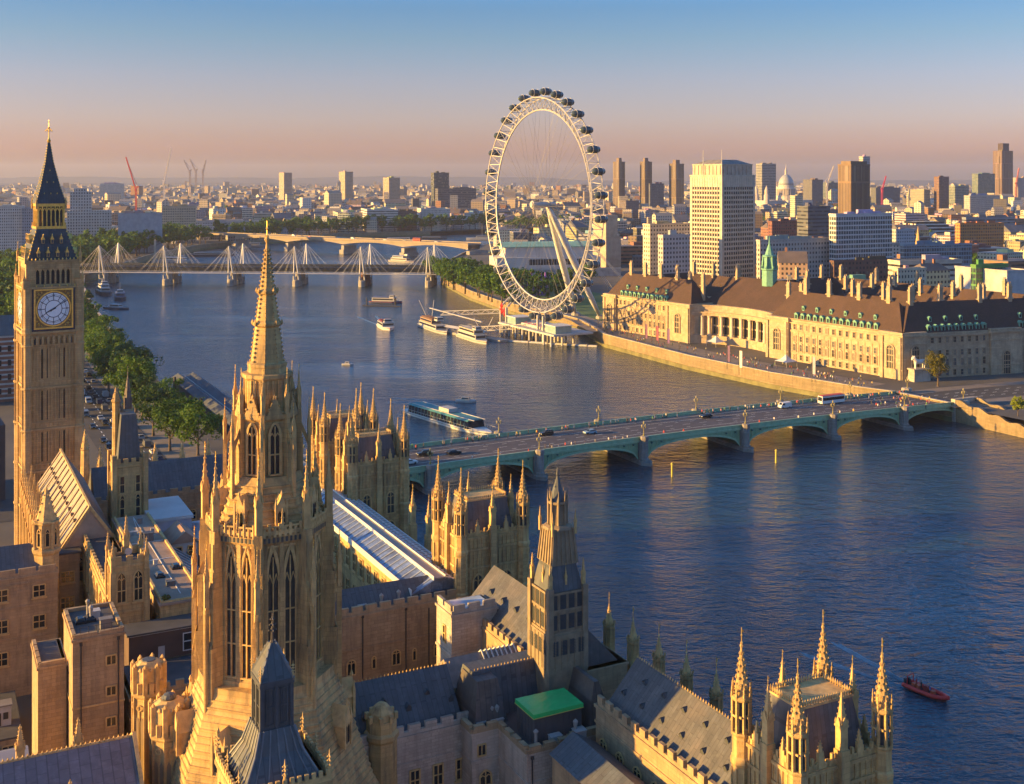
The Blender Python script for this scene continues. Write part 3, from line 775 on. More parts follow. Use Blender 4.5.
for side in 'SENW':
    d = MB(); Rr = 3.55
    x,y,z,r = on_face(side,-cw,cw,-cw,cw,cw,55.9,.0)
    fr = MB()
    for q in ((-4.35,-4.0),(4.0,4.35)): fr.box(q[0],q[1],-.34,0,-4.35,4.35,0); fr.box(-4.0,4.0,-.34,0,q[0],q[1],0)
    fr.box(-4.75,-4.35,-.2,0,-4.75,4.75,1); fr.box(4.35,4.75,-.2,0,-4.75,4.75,1); fr.box(-4.35,4.35,-.2,0,4.35,4.75,1); fr.box(-4.35,4.35,-.2,0,-4.75,-4.35,1)
    n_ = 48
    ring = [(3.9*math.cos(2*math.pi*i/n_),3.9*math.sin(2*math.pi*i/n_)) for i in range(n_)]; rin = [(px_*.92,pz_*.92) for px_,pz_ in ring]
    fr.add([(a,-.26,c) for a,c in ring]+[(a,-.26,c) for a,c in rin], [(i,(i+1)%n_,n_+(i+1)%n_,n_+i) for i in range(n_)], 0)
    fr.add([(-4,-.06,-4),(4,-.06,-4),(4,-.06,4),(-4,-.06,4)], [(0,1,2,3)], 2)
    for sx in (-1,1):
        for sz in (-1,1):
            for k,(a_,c_) in enumerate(((3.25,3.25),(3.6,2.6),(2.6,3.6))): fr.octa(sx*a_,-.1,sz*c_,.33 if k==0 else .22,None,0)
    cf = fr.build('clock_face', [GOLD, dark_ink, MATS.get('bronze_spandrel') or plain('bronze_spandrel', (.26,.16,.055), .55, .2, .4, 3.0, stain=(.05,.035,.02))], CT, (x,y,z), r); cf.scale = (1.04,1,1.04)
    disc = MB(); disc.add([(Rr*math.cos(2*math.pi*i/n_),-.16,Rr*math.sin(2*math.pi*i/n_)) for i in range(n_)], [tuple(range(n_))]); disc.build('dial', dialm, cf)
    ik = MB()
    def annul(r0, r1):
        ik.add([(r_*math.cos(2*math.pi*i/n_),-.2,r_*math.sin(2*math.pi*i/n_)) for r_ in (r0,r1) for i in range(n_)], [(i,(i+1)%n_,n_+(i+1)%n_,n_+i) for i in range(n_)])
    annul(3.46,3.6); annul(2.72,2.82); annul(1.78,1.92); annul(3.05,3.1)
    for i in range(12):
        a = i*math.pi/6; ik.bar((1.85*math.cos(a),-.2,1.85*math.sin(a)),(3.5*math.cos(a),-.2,3.5*math.sin(a)),.05,.12)
        # hour figures: groups of strokes round the ring
        hour = (3-i) % 12 or 12
        for q in range({1:1,2:2,3:3,4:3,5:2,6:3,7:4,8:4,9:3,10:2,11:3,12:4}[hour]):
            da = (q - .5*({1:1,2:2,3:3,4:3,5:2,6:3,7:4,8:4,9:3,10:2,11:3,12:4}[hour]-1))*.055
            ik.bar((2.84*math.cos(a+da),-.2,2.84*math.sin(a+da)),(3.05*math.cos(a+da),-.2,3.05*math.sin(a+da)),.05,.06)
    ik.build('dial_tracery', dark_ink, cf)
    for nm, deg, L, w0, w1, back in (('hour_hand',244,2.0,.42,.2,.5),('minute_hand',54,3.35,.26,.10,.9)):
        a = R(90-deg); hd_ = MB(); dx, dz = math.cos(a), math.sin(a)
        yy = -.26 if nm == 'hour_hand' else -.3
        hd_.add([(-dx*back-dz*w0/2,yy,-dz*back+dx*w0/2),(-dx*back+dz*w0/2,yy,-dz*back-dx*w0/2),(dx*L+dz*w1/2,yy,dz*L-dx*w1/2),(dx*L-dz*w1/2,yy,dz*L+dx*w1/2)], [(0,1,2,3)])
        hd_.build(nm, dark_ink, cf)
# belfry
bf = MB(); bw = 6.0
bf.box(-bw+.9,bw-.9,-bw+.9,bw-.9,61.0,66.4,1)
for side in 'SENW':
    for i in range(8):
        x,y,z,r = on_face(side,-bw,bw,-bw,bw,1.9+i*1.17,61.3,-.25); bf.cbox(x,y,61.3,.4,.4,3.8)
        if i < 7:
            x2,y2,z,r = on_face(side,-bw,bw,-bw,bw,1.9+i*1.17+.585,0,-.25)
            for q in (-1,1):
                if side in 'SN': bf.bar((x2+q*.5,y2,64.4),(x2,y2,65.2),.25,.35)
                else: bf.bar((x2,y2+q*.5,64.4),(x2,y2,65.2),.25,.35)
bf.box(-bw,bw,-bw,bw,65.1,66.5); bf.box(-bw-.3,bw+.3,-bw-.3,bw+.3,66.4,66.9); bf.box(-bw,bw,-bw,bw,61.0,61.5)
for sx in (-1,1):
    for sy in (-1,1): bf.cbox(sx*(bw-.75),sy*(bw-.75),61,1.9,1.9,5.4)
bf.build('belfry', [STONE_B, LOUVRE_SHADE], CT)
gt = MB()
for side in 'SENW':
    for i in range(14):
        x,y,z,r = on_face(side,-bw-.25,bw+.25,-bw-.25,bw+.25,.5+i*.88,66.9,0); gt.octa(x,y,67.1,.2,.35)
        if i%2 == 0: x,y,z,r = on_face(side,-cw,cw,-cw,cw,.9+i*.88,60.9,.3); gt.octa(x,y,61.15,.2,.3)
gt.build('gilt_cresting', GOLD, CT)
rfm = plain('iron_roof_plates', (.055,.075,.105), .45, 0, .2, 1.5)
IRON = seamed('iron_roof_slates', (.045,.055,.066), .62, 'x', .6, 0, cross=.8, var=.18)
lr = MB(); lr.loft([[(x,y,66.9) for x,y in ((-5.7,-5.7),(5.7,-5.7),(5.7,5.7),(-5.7,5.7))],[(x,y,74.0) for x,y in ((-3.35,-3.35),(3.35,-3.35),(3.35,3.35),(-3.35,3.35))]])
lr.build('lower_roof', IRON, CT)
dm = MB(); dm.box(-.34,.34,-.5,.5,0,1.0,1); dm.add([(-.45,-.55,.95),(.45,-.55,.95),(0,-.55,1.9),(-.45,.5,.95),(.45,.5,.95),(0,.5,1.9)], [(0,1,2),(1,4,5,2),(0,2,5,3)], 0); dm.add([(-.18,-.53,.15),(.18,-.53,.15),(.18,-.53,.85),(-.18,-.53,.85)], [(0,1,2,3)], 2); dm.octa(0,-.5,2.0,.12,.3)
dme = dm.mesh('roof_dormer', [GOLD, STONE_B, LOUVRE_SHADE])
def slope(z, z0, z1, a, b): return a+(b-a)*(z-z0)/(z1-z0)
for side in 'SENW':
    for z, offs in ((67.6,(-3.3,-1.1,1.1,3.3)),(70.6,(-2.1,0,2.1))):
        e = slope(z+.4,66.9,74,5.7,3.35)
        for o_ in offs:
            x,y,zz,r = on_face(side,-e,e,-e,e,e+o_,z,.1); link('roof_dormer', dme, CT, (x,y,z), r)
for sx in (-1,1):
    for sy in (-1,1):
        for z in (67.5,69.2,70.9,72.6):
            e = slope(z,66.9,74,5.7,3.35)
            if z == 67.5: pinnacle(CT, sx*(bw+.3), sy*(bw+.3), 66.4, .75)
        cr_ = MB()
        for q in range(8):
            z = 67.6+q*.8; e = slope(z,66.9,74,5.7,3.35); cr_.octa(sx*e,sy*e,z,.24,.34)
        cr_.build('gilt_crocket_row', GOLD, CT)
        pinnacle(CT, sx*(cw+.15), sy*(cw+.15), 60.9, .8)
lg = MB(); lg.box(-2.7,2.7,-2.7,2.7,74,79.4,1)
lg.box(-3.5,3.5,-3.5,3.5,73.9,74.5); lg.box(-3.25,3.25,-3.25,3.25,79.0,79.8)
for side in 'SENW':
    for i in range(7):
        x,y,z,r = on_face(side,-3.2,3.2,-3.2,3.2,.25+i*.983,74.5,-.1); lg.cbox(x,y,74.5,.24,.24,4.6)
        if i < 6:
            x,y,z,r = on_face(side,-3.2,3.2,-3.2,3.2,.25+i*.983+.49,0,-.1)
            for q in (-1,1):
                p_ = (q*.4,0) if side in 'SN' else (0,q*.4)
                lg.bar((x+p_[0],y+p_[1],78.0),(x,y,78.7),.18,.2)
        x,y,z,r = on_face(side,-3.45,3.45,-3.45,3.45,.25+i*1.1,0,0); lg.cbox(x,y,74.4,.12,.12,.9)
lg.build('lantern_gallery', [GOLD, LOUVRE_SHADE], CT)
sp = MB(); sp.loft([[(x*3.45,y*3.45,79.7) for x,y in ((-1,-1),(1,-1),(1,1),(-1,1))],[(x*3.3,y*3.3,80.4) for x,y in ((-1,-1),(1,-1),(1,1),(-1,1))],[(x*2.3,y*2.3,83.6) for x,y in ((-1,-1),(1,-1),(1,1),(-1,1))],[(x*.95,y*.95,89.3) for x,y in ((-1,-1),(1,-1),(1,1),(-1,1))],[(x*.25,y*.25,94) for x,y in ((-1,-1),(1,-1),(1,1),(-1,1))]])
sp.build('spire', IRON, CT)
gc = MB()
for z, e in [(80.6+i*.62, None) for i in range(21)]:
    e = 3.3-(z-80.4)*.3125 if z < 83.6 else 2.3-(z-83.6)*.237 if z < 89.3 else .95-(z-89.3)*.149
    for sx in (-1,1):
        for sy in (-1,1): gc.octa(sx*e,sy*e,z,.13,.24)
for z, cnt in ((82.0,3),(84.6,2),(87.3,1)):
    e = 3.3-(z-80.4)*.3125 if z < 83.6 else 2.3-(z-83.6)*.237
    for side in 'SENW':
        for i in range(cnt):
            x,y,zz,r = on_face(side,-e,e,-e,e,e+(i-(cnt-1)/2)*1.5,z,.05); gc.octa(x,y,z,.17,.26)
gc.build('gilt_crocket_row', GOLD, CT)
fi = MB(); fi.lathe([(.3,93.6),(.5,94.2),(.25,94.6),(.14,95),(.12,97.4)], 8); fi.octa(0,0,97.2,.28); fi.bar((-.95,0,96.4),(.95,0,96.4),.1,.1); fi.bar((0,-.95,96.4),(0,.95,96.4),.1,.1)
for a in range(8): fi.bar((.95*math.cos(a*math.pi/4),.95*math.sin(a*math.pi/4),96.4),(0,0,97.3),.07,.07)
fi.lathe([(.1,97),(.05,99)], 5); fi.octa(0,0,98.5,.2)
fi.build('finial', GOLD, CT)
for sx in (-1,1):
    for sy in (-1,1): pinnacle(CT, sx*3.4, sy*3.4, 78.6, .55)

# ================================================================ CENTRAL OCTAGONAL TOWER WITH STONE SPIRE
OT = thing('octagonal_tower', 'great octagonal stone tower with tall lancet windows and a crocketed spire in the foreground', 'tower', (-28.5,135,0), PHI)
def vert(r, k, z, off=0.0): a = R(22.5+45*k)+off; return (r*math.cos(a), r*math.sin(a), z)
def radial(mb, k, r0, r1, w, z0, z1, off=0.0, mi=0):
    a = R(22.5+45*k)+off; c_, s_ = math.cos(a), math.sin(a)
    pts = [(r0*c_+s_*w/2, r0*s_-c_*w/2),(r1*c_+s_*w/2, r1*s_-c_*w/2),(r1*c_-s_*w/2, r1*s_+c_*w/2),(r0*c_-s_*w/2, r0*s_+c_*w/2)]
    mb.prism(pts, z0, z1, mi)
sl = MB(); sl.lathe([(14.2,0),(14.2,12.5),(12.2,16.0),(8.0,28.4),(8.0,29.2)], 8)
for i in range(22):
    z = 12.6+i*.72; r_ = 14.15-(z-12.5)*(2.0/3.5) if z < 16 else 12.2-(z-16)*(4.2/12.4)
    sl.lathe([(r_+.09,z),(r_+.10,z+.2),(r_-.1,z+.24)], 8)
sl.build('stone_roof', STONE, OT)
dr = MB(); dr.lathe([(7.15,28.4),(7.15,44.6),(7.7,45.2),(7.7,46.0)], 8); dr.lathe([(7.35,28.6),(7.6,28.9),(7.6,29.6),(7.2,30.0)], 8)
for k in range(8):
    for off_ in (R(5.6),R(22.5),R(39.4)): radial(dr, k, 6.0, 6.95 if off_ == R(22.5) else 7.25, .55, 29.6, 45, off_)
dr.build('drum', STONE, OT)
tr_ = MB(); nich_ = MB(); apd = 7.15*math.cos(R(22.5))*.9
for k in range(8):
    a = R(45*k); c_, s_ = math.cos(a), math.sin(a)
    for o_ in (-1.95,-1.86,-.24,.24,1.86,1.95): tr_.bar(((apd+.06)*c_-s_*o_,(apd+.06)*s_+c_*o_,29.4),((apd+.06)*c_-s_*o_,(apd+.06)*s_+c_*o_,44.6),.12,.16)
    for o_ in (-1.08,1.08):
        for e in (-1,1): tr_.bar(((apd+.14)*c_-s_*(o_+e*.8),(apd+.14)*s_+c_*(o_+e*.8),41.6),((apd+.16)*c_-s_*o_,(apd+.16)*s_+c_*o_,45.2),.16,.2)
        tr_.octa((apd+.2)*c_-s_*o_,(apd+.2)*s_+c_*o_,45.5,.22,.4)
    for z_ in (29.5,44.7): tr_.bar(((apd+.08)*c_-s_*2.1,(apd+.08)*s_+c_*2.1,z_),((apd+.08)*c_+s_*2.1,(apd+.08)*s_-c_*2.1,z_),.2,.2)
    for q in range(9):
        o_ = -2.0+q*.5; nich_.add([(( 7.7*.9*math.cos(R(22.5))+.05)*c_-s_*(o_+e_), (7.7*.9*math.cos(R(22.5))+.05)*s_+c_*(o_+e_), z_) for e_,z_ in ((-.13,45.25),(.13,45.25),(.13,45.8),(-.13,45.8))],[(0,1,2,3)])
tr_.build('tracery', STONE_PLAIN, OT); nich_.build('niche_shades', LOUVRE_SHADE, OT)  # arcade slots are flat, their shade is in the dark colour
lw = gothic_window(1.42,14.4,2,2,.3)
ap = 7.15*math.cos(R(22.5))
repeat_part('lancet_window', lw, [STONE_PLAIN, GLASS_LEADED], OT,
    [((ap+.02)*math.cos(R(45*k))-math.sin(R(45*k))*o_, (ap+.02)*math.sin(R(45*k))+math.cos(R(45*k))*o_, 30.1, R(45*k)+math.pi/2) for k in range(8) for o_ in (-1.08,1.08)])
for k in range(8):
    b = MB()
    radial(b, k, 6.9, 9.0, 1.35, 15, 33.5); radial(b, k, 6.9, 8.7, 1.2, 33.5, 40); radial(b, k, 6.9, 8.45, 1.05, 40, 46.4)
    for z0, z1, ra, rb in ((33.5,35.2,9.0,8.3),(40,41.5,8.7,8.1)):   # weathered set-offs
        a = R(22.5+45*k); c_, s_ = math.cos(a), math.sin(a); w = .62
        b.add([(ra*c_+s_*w,ra*s_-c_*w,z0),(ra*c_-s_*w,ra*s_+c_*w,z0),(rb*c_-s_*w,rb*s_+c_*w,z1),(rb*c_+s_*w,rb*s_-c_*w,z1)], [(0,1,2,3)])
    for z in (30.5,36.3,42.2):
        for o_ in (-.36,.36):
            a = R(22.5+45*k); c_, s_ = math.cos(a), math.sin(a); rr = (9.02 if z < 33 else 8.72 if z < 39 else 8.47)
            b.bar((rr*c_-s_*o_, rr*s_+c_*o_, z),(rr*c_-s_*o_, rr*s_+c_*o_, z+2.8),.16,.16)
    # detached outer pier with a flying buttress back to the drum
    radial(b, k, 8.95, 9.5, .46, 14, 38.5); radial(b, k, 8.9, 9.58, .24, 14, 37.9); 
    p0 = Vector(vert(9.2,k,37.2)); p1 = Vector(vert(8.3,k,40.6)); b.bar(p0, p1, .45, .7)
    p0 = Vector(vert(9.2,k,31.2)); p1 = Vector(vert(8.7,k,34.0)); b.bar(p0, p1, .45, .7)
    bo = b.build('buttress', STONE, OT)
    x,y,z = vert(7.9,k,46.2); pinnacle(bo, x,y,z, 1.12, True, sz=1.55)
    x,y,z = vert(9.25,k,38.5); pinnacle(bo, x,y,z, .75, True, sz=1.2)
pp = MB()
for k in range(8):
    a0 = Vector(vert(7.75,k,46.0)); a1 = Vector(vert(7.75,k+1,46.0))
    for i in range(1,9):
        p = a0.lerp(a1, i/9); pp.cbox(p.x,p.y,45.9,.34,.34,1.0 if i%2 else 1.45)
    pp.bar(a0+Vector((0,0,.35)), a1+Vector((0,0,.35)), .22, .5); pp.bar(a0+Vector((0,0,1.0)), a1+Vector((0,0,1.0)), .25, .16)
    m_ = a0.lerp(a1,.5); crocketed(pp, m_.x, m_.y, 46.4, .3, 2.6, 4, 4, .1)
pp.build('parapet', STONE_PLAIN, OT)
ur = MB(); ur.lathe([(7.2,45.9),(4.5,51.3),(4.3,51.8)], 8)
for i in range(7):
    z = 46.2+i*.75; r_ = 7.2-(z-45.9)*.5; ur.lathe([(r_+.14,z),(r_+.16,z+.2),(r_-.08,z+.24)], 8)
ur.build('upper_stone_roof', STONE, OT)
luc = MB(); luc.box(-.55,.55,-.6,1.0,0,2.2); luc.add([(-.75,-.68,2.0),(.75,-.68,2.0),(0,-.68,3.7),(-.75,1.4,2.0),(.75,1.4,2.0),(0,1.4,3.7)], [(0,1,2),(1,4,5,2),(0,2,5,3),(0,3,4,1)]); luc.octa(0,-.6,3.9,.16,.45)
for sx in (-1,1): luc.cbox(sx*.62,-.62,0,.22,.22,2.6); luc.lathe([(.16,2.6),(.02,3.5)],4,sx*.62,-.62)
for x0,x1 in ((-.4,-.05),(.05,.4)): luc.add([(x0,-.62,.3),(x1,-.62,.3),(x1,-.62,1.7),((x0+x1)/2,-.62,2.0),(x0,-.62,1.7)], [(0,1,2,3,4)], 1)
lucm = luc.mesh('gabled_dormer', [STONE_PLAIN, GLASS])
for k in range(8):
    a = R(45*k); link('gabled_dormer', lucm, OT, (5.75*math.cos(a),5.75*math.sin(a),46.6), a+math.pi/2, None, 1.0)
    link('gabled_dormer', lucm, OT, (9.4*math.cos(a),9.4*math.sin(a),21.2), a+math.pi/2, None, (1.25,1.5,1.25))
ln = MB(); ln.lathe([(3.45,51.3),(3.45,58.0),(3.75,58.3),(3.75,58.8),(2.75,59.0),(2.75,62.5),(3.0,62.8),(3.0,63.2),(2.3,63.3)], 8)
for k in range(8):
    for o_ in (R(9),R(22.5),R(36)): radial(ln,k,2.3,2.72 if o_!=R(22.5) else 2.7,.22,59.0,62.6,o_)
    a = R(45*k); ln.add([(3.5*math.cos(a)-math.sin(a)*.95,3.5*math.sin(a)+math.cos(a)*.95,58.6),(3.5*math.cos(a)+math.sin(a)*.95,3.5*math.sin(a)-math.cos(a)*.95,58.6),(3.3*math.cos(a),3.3*math.sin(a),61.2),(2.5*math.cos(a),2.5*math.sin(a),60.6)],[(0,1,2),(1,3,2),(3,0,2)])
    for q in range(5): ln.octa((3.45+.0*q)*math.cos(a)-math.sin(a)*(.9-.4*q),(3.45)*math.sin(a)+math.cos(a)*(.9-.4*q),59.0+2.0*(1-abs(.9-.4*q)/.9),.16,.2)
ln.build('lantern', STONE, OT)
lw2 = gothic_window(1.3,5.9,2,1,.28); ap2 = 3.45*math.cos(R(22.5))
repeat_part('lantern_window', lw2, [STONE_PLAIN, GLASS], OT, [((ap2+.02)*math.cos(R(45*k)),(ap2+.02)*math.sin(R(45*k)),52.0,R(45*k)+math.pi/2) for k in range(8)])
for k in range(8):
    b = MB(); radial(b,k,3.2,4.35,.62,50.8,55.5); radial(b,k,3.2,4.15,.52,55.5,58.9); radial(b,k,4.9,5.3,.4,49.5,55.5)
    b.bar(Vector(vert(5.1,k,54.8)),Vector(vert(4.0,k,57.2)),.25,.4)
    bo = b.build('lantern_buttress', STONE, OT)
    x,y,z = vert(3.85,k,58.6); pinnacle(bo,x,y,z,.62,True,sz=.95)
    x,y,z = vert(5.1,k,55.3); pinnacle(bo,x,y,z,.5,True,sz=.85)
sp = MB(); sp.lathe([(2.35,62.9),(2.2,64.0),(1.92,64.3),(1.66,66.4),(.12,78.3)], 8)
sp.lathe([(2.1,63.8),(2.3,64.0),(2.3,64.3),(1.95,64.5)], 8)
for z in (68.5,72.2): 
    r_ = 1.66-(z-66.4)*.1294; sp.lathe([(r_+.02,z),(r_+.26,z+.2),(r_+.26,z+.45),(r_,z+.7)], 8)
    for k in range(8): x,y,_ = vert(r_+.3,k,z); sp.octa(x,y,z+.5,.2,.4)
for k in range(8):
    for i in range(26):
        z = 64.6+i*.51; r_ = (1.92-(z-64.3)*.124) if z < 66.4 else 1.66-(z-66.4)*.1294
        x,y,_ = vert(r_+.07,k,z); sp.octa(x,y,z,.13,.17)
    a = R(45*k); rr = 1.78
    sp.add([(rr*math.cos(a)-math.sin(a)*.55, rr*math.sin(a)+math.cos(a)*.55, 64.2),(rr*math.cos(a)+math.sin(a)*.55, rr*math.sin(a)-math.cos(a)*.55, 64.2),(1.5*math.cos(a),1.5*math.sin(a),66.6)], [(0,1,2)])
sp.lathe([(.12,78.2),(.34,78.6),(.12,79.0)], 8)
sp.build('spire', STONE, OT)
fi = MB(); vane(fi,0,0,78.8,2.0,1.9); fi.build('finial', GOLD, OT)

for o in list(OT.children):
    if o.name.split('.')[0] in ('drum','buttress','parapet'): o.scale = (.9,.9,1)
    elif o.name.split('.')[0] == 'upper_stone_roof': o.scale = (.93,.93,1)
    elif o.name.split('.')[0] == 'lancet_window': o.location = (o.location.x*.9+.0, o.location.y*.9, o.location.z)
    elif o.name.split('.')[0] == 'lantern_buttress': o.scale = (.95,.95,1)
    elif o.name.split('.')[0] == 'gabled_dormer' and o.location.z > 40: o.location = (o.location.x*.95, o.location.y*.95, o.location.z)
# ================================================================ RIVER FRONT TOWERS
def river_tower(u, v, label, Lu=11.0, Lv=8.7, zp=28.8, extra=False):
    t = thing('palace_tower', label, 'tower', W(u,v), PHI, 'square palace towers with corner turrets')
    w = MB(); w.box(0,Lu,0,Lv,0,zp)
    panelled(w,0,Lu,0,Lv,10.5,zp-.4,.72,.13,.14)
    strings(w,0,Lu,0,Lv,[zp-11,zp-5.2,zp-2.3,zp-.4],.2,.35)
    for side in 'SENW':
        L = Lu if side in 'SN' else Lv
        x,y,z,r = on_face(side,0,Lu,0,Lv,L/2,0,.15); w.cbox(x,y,8,1.1,1.1,zp-6.6)
    w.build('wall', STONE, t)
    gw = gothic_window(1.9,4.4,2,1,.25); pl = []
    for side in 'SENW':
        L = Lu if side in 'SN' else Lv
        for z in (zp-10.4,zp-16.2):
            for q in (.27,.73): pl.append(on_face(side,0,Lu,0,Lv,L*q,z,.02))
    repeat_part('window', gw, [STONE_PLAIN, GLASS_LEADED], t, pl)
    bt = MB(); 
    for side in 'SENW':
        L = Lu if side in 'SN' else Lv; n_ = round(L/.62)
        for i in range(1,n_):
            x,y,z,r = on_face(side,0,Lu,0,Lv,L*i/n_,zp,-.15); bt.cbox(x,y,zp-.05,.3,.3,1.15 if i%2 else .7)
        for q in (.27,.73):
            x,y,z,r = on_face(side,0,Lu,0,Lv,L*q,zp,-.15); bt.cbox(x,y,zp,.7 if side in 'SN' else .35,.35 if side in 'SN' else .7,1.5); crocketed(bt,x,y,zp+1.4,.28,1.3,4,3,.09)
    bt.box(0,Lu,0,.3,zp,zp+.5); bt.box(0,Lu,Lv-.3,Lv,zp,zp+.5); bt.box(0,.3,.31,Lv-.31,zp,zp+.49); bt.box(Lu-.3,Lu,.31,Lv-.31,zp,zp+.49)
    bt.build('parapet', STONE_PLAIN, t)
    rf = MB(); rf.frust(1.1,Lu-1.1,1.1,Lv-1.1,zp-.2,zp+5.0,.95); rf.build('roof', IRONROOF_X, t)
    cr = MB(); x0,x1,y0,y1 = 2.05,Lu-2.05,2.05,Lv-2.05; cr.box(x0-.12,x1+.12,y0-.12,y1+.12,zp+5.0,zp+5.2)
    for side in 'SENW':
        L = (x1-x0) if side in 'SN' else (y1-y0); n_ = round(L/.34)
        for i in range(n_+1):
            x,y,z,r = on_face(side,x0,x1,y0,y1,L*i/n_,0); cr.octa(x,y,zp+5.5,.15,.42)
    cr.build('roof_cresting', STONE_PLAIN, t)
    for x in (0,Lu):
        for y in (0,Lv): turret(t, x, y, zp)
    for side in 'SENW':
        L = Lu if side in 'SN' else Lv
        x,y,z,r = on_face(side,0,Lu,0,Lv,L/2,0,.1); pinnacle(t,x,y,zp+1.2,1.15,True,sz=1.15)
    if extra: turret(t, Lu*.35, Lv+1.2, zp+1.2, 1.12)
    return t
river_tower(74.5,86.2,'golden stone tower with four crocketed corner turrets nearest the bottom right corner',10.8,8.5)
river_tower(75.9,166.7,'square stone tower with four turrets, standing before the left part of the green bridge',11,9)
river_tower(76.5,220,'turreted stone tower just left of the bridge end, with an extra taller rear turret',11,7.6,28.3,True)
river_tower(76.5,238,'shaded stone tower with slim turrets partly hidden behind the great octagonal spire',11,8)

# free standing buttress pinnacles along the river terrace
for i, v_ in enumerate([137.5,131.4,125.3,119.2,113.1]):
    t = thing('buttress_pinnacle', 'slim stone pinnacle between the dormered roof and river, %s of five from left' % ['first','second','third','fourth','fifth'][i], 'pinnacle', W(85.2,v_), PHI, 'pinnacles along the river front')
    b = MB(); b.lathe([(.95,0),(.95,18.5),(.75,19.2),(.72,23.2),(.85,23.4),(.85,23.7)], 8)
    for k in range(8):
        a = math.pi/8+k*math.pi/4; b.bar((.74*math.cos(a),.74*math.sin(a),19.2),(.74*math.cos(a),.74*math.sin(a),23.2),.13,.13); b.octa(.8*math.cos(a),.8*math.sin(a),24.0,.17,.42)
    b.build('shaft', STONE, t)
    q = MB(); crocketed(q,0,0,23.6,.62,2.8,8,6,.12); q.build('spirelet', STONE_PLAIN, t)
    q = MB(); vane(q,0,0,26.3,1.9,1.0); q.build('finial', GOLD, t)
for i, v_ in enumerate([176,184,192,200,208]):
    t = thing('buttress_pinnacle', 'short stone pinnacle beside the glazed roof and below the bridge, %s from the right' % ['first','second','third','fourth','fifth'][i], 'pinnacle', W(84.5,v_), PHI, 'pinnacles along the river front')
    b = MB(); b.cbox(0,0,0,1.3,1.3,19); b.build('shaft', STONE, t); pinnacle(t,0,0,19,1.3,True,'spirelet')
# ================================================================ RANGES AND LESSER TOWERS OF THE PALACE
def wing(label, u0, u1, v0, v1, ze, roof=None, mat=None, wins=(), batt='SENW', cat='building wing', name='palace_wing', strs=(), group=None, inset=.9, merl=(1.1,.75), bh=.75):
    t = thing(name, label, cat, W(u0,v0), PHI, group); L, D = u1-u0, v1-v0; mat = mat or STONE_BROWN
    w = MB(); w.box(0,L,0,D,0,ze); strings(w,0,L,0,D,strs,.14,.3)
    if batt: strings(w,0,L,0,D,[ze-.35],.18,.35)
    w.build('wall', mat, t)
    if batt:
        b = MB(); battlement(b,0,L,0,D,ze,bh,merl[0],merl[1],.4,batt,.45 if bh>.5 else .25); b.build('battlement', mat, t)
    if roof:
        kind, ax, zr, hip, rm = roof; r = MB()
        i = inset if batt else -.3
        if kind == 'gable': r.gable(i,L-i,i,D-i,ze+.02,zr,ax,hip)
        elif kind == 'flat': r.box(i,L-i,i,D-i,ze-.1,zr)
        elif kind == 'frust': r.frust(i,L-i,i,D-i,ze,zr,hip,hip)
        r.build('roof', rm, t)
    cache = {}
    for side, z, ww, hh, n_, lights, arch in wins:
        key = (ww,hh,lights,arch)
        if key not in cache:
            g_ = gothic_window(ww,hh,lights,1,.2,arch); g_.box(-ww/2-.25,ww/2+.25,-.25,0,-.3,-.1)
            cache[key] = g_.mesh('window', [STONE_PLAIN, GLASS])
        LL = L if side in 'SN' else D
        for k in range(n_):
            x,y,zz,rr = on_face(side,0,L,0,D,LL*(k+.5)/n_,z,.02); link('window', cache[key], t, (x,y,zz), rr)
    return t
def clutter(t, x0, x1, y0, y1, z, n_, seed):
    q = random.Random(seed)
    for i in range(n_):
        x, y = q.uniform(x0,x1), q.uniform(y0,y1); k = q.random()
        if k < .4: b = MB(); w_, d_, h_ = q.uniform(.5,1.6), q.uniform(.5,1.4), q.uniform(.5,1.5); b.cbox(x,y,z,w_,d_,h_); b.cbox(x,y,z+h_,w_*1.15,d_*1.15,.08); b.build('roof_vent', q.choice((OFFWHITE,CONCRETE,FLATROOF,LEAD)), t)
        elif k < .6: b = MB(); b.lathe([(.18,z),(.18,z+q.uniform(.8,1.8)),(.34,z+1.9),(.05,z+2.2)],8,x,y); b.build('flue', CONCRETE, t)
        elif k < .85: b = MB(); L = q.uniform(2,5); a = q.choice((0,math.pi/2)); b.bar((x,y,z+.2),(min(x1,x+L*math.cos(a)),min(y1,y+L*math.sin(a)),z+.2),.16,.16,0,6); b.build('pipe', OFFWHITE, t)
        else: b = MB(); b.box(x-.7,x+.7,y-.9,y+.9,z,z+.35); b.frust(x-.6,x+.6,y-.8,y+.8,z+.35,z+.7,.25); b.build('skylight', GLASS, t)
def downpipe(t, x, z0, z1, y=-.12): b = MB(); b.lathe([(.09,z0),(.09,z1)],6,x,y); b.cbox(x,y,z1-.3,.34,.26,.4); b.build('drain_pipe', DARK, t)
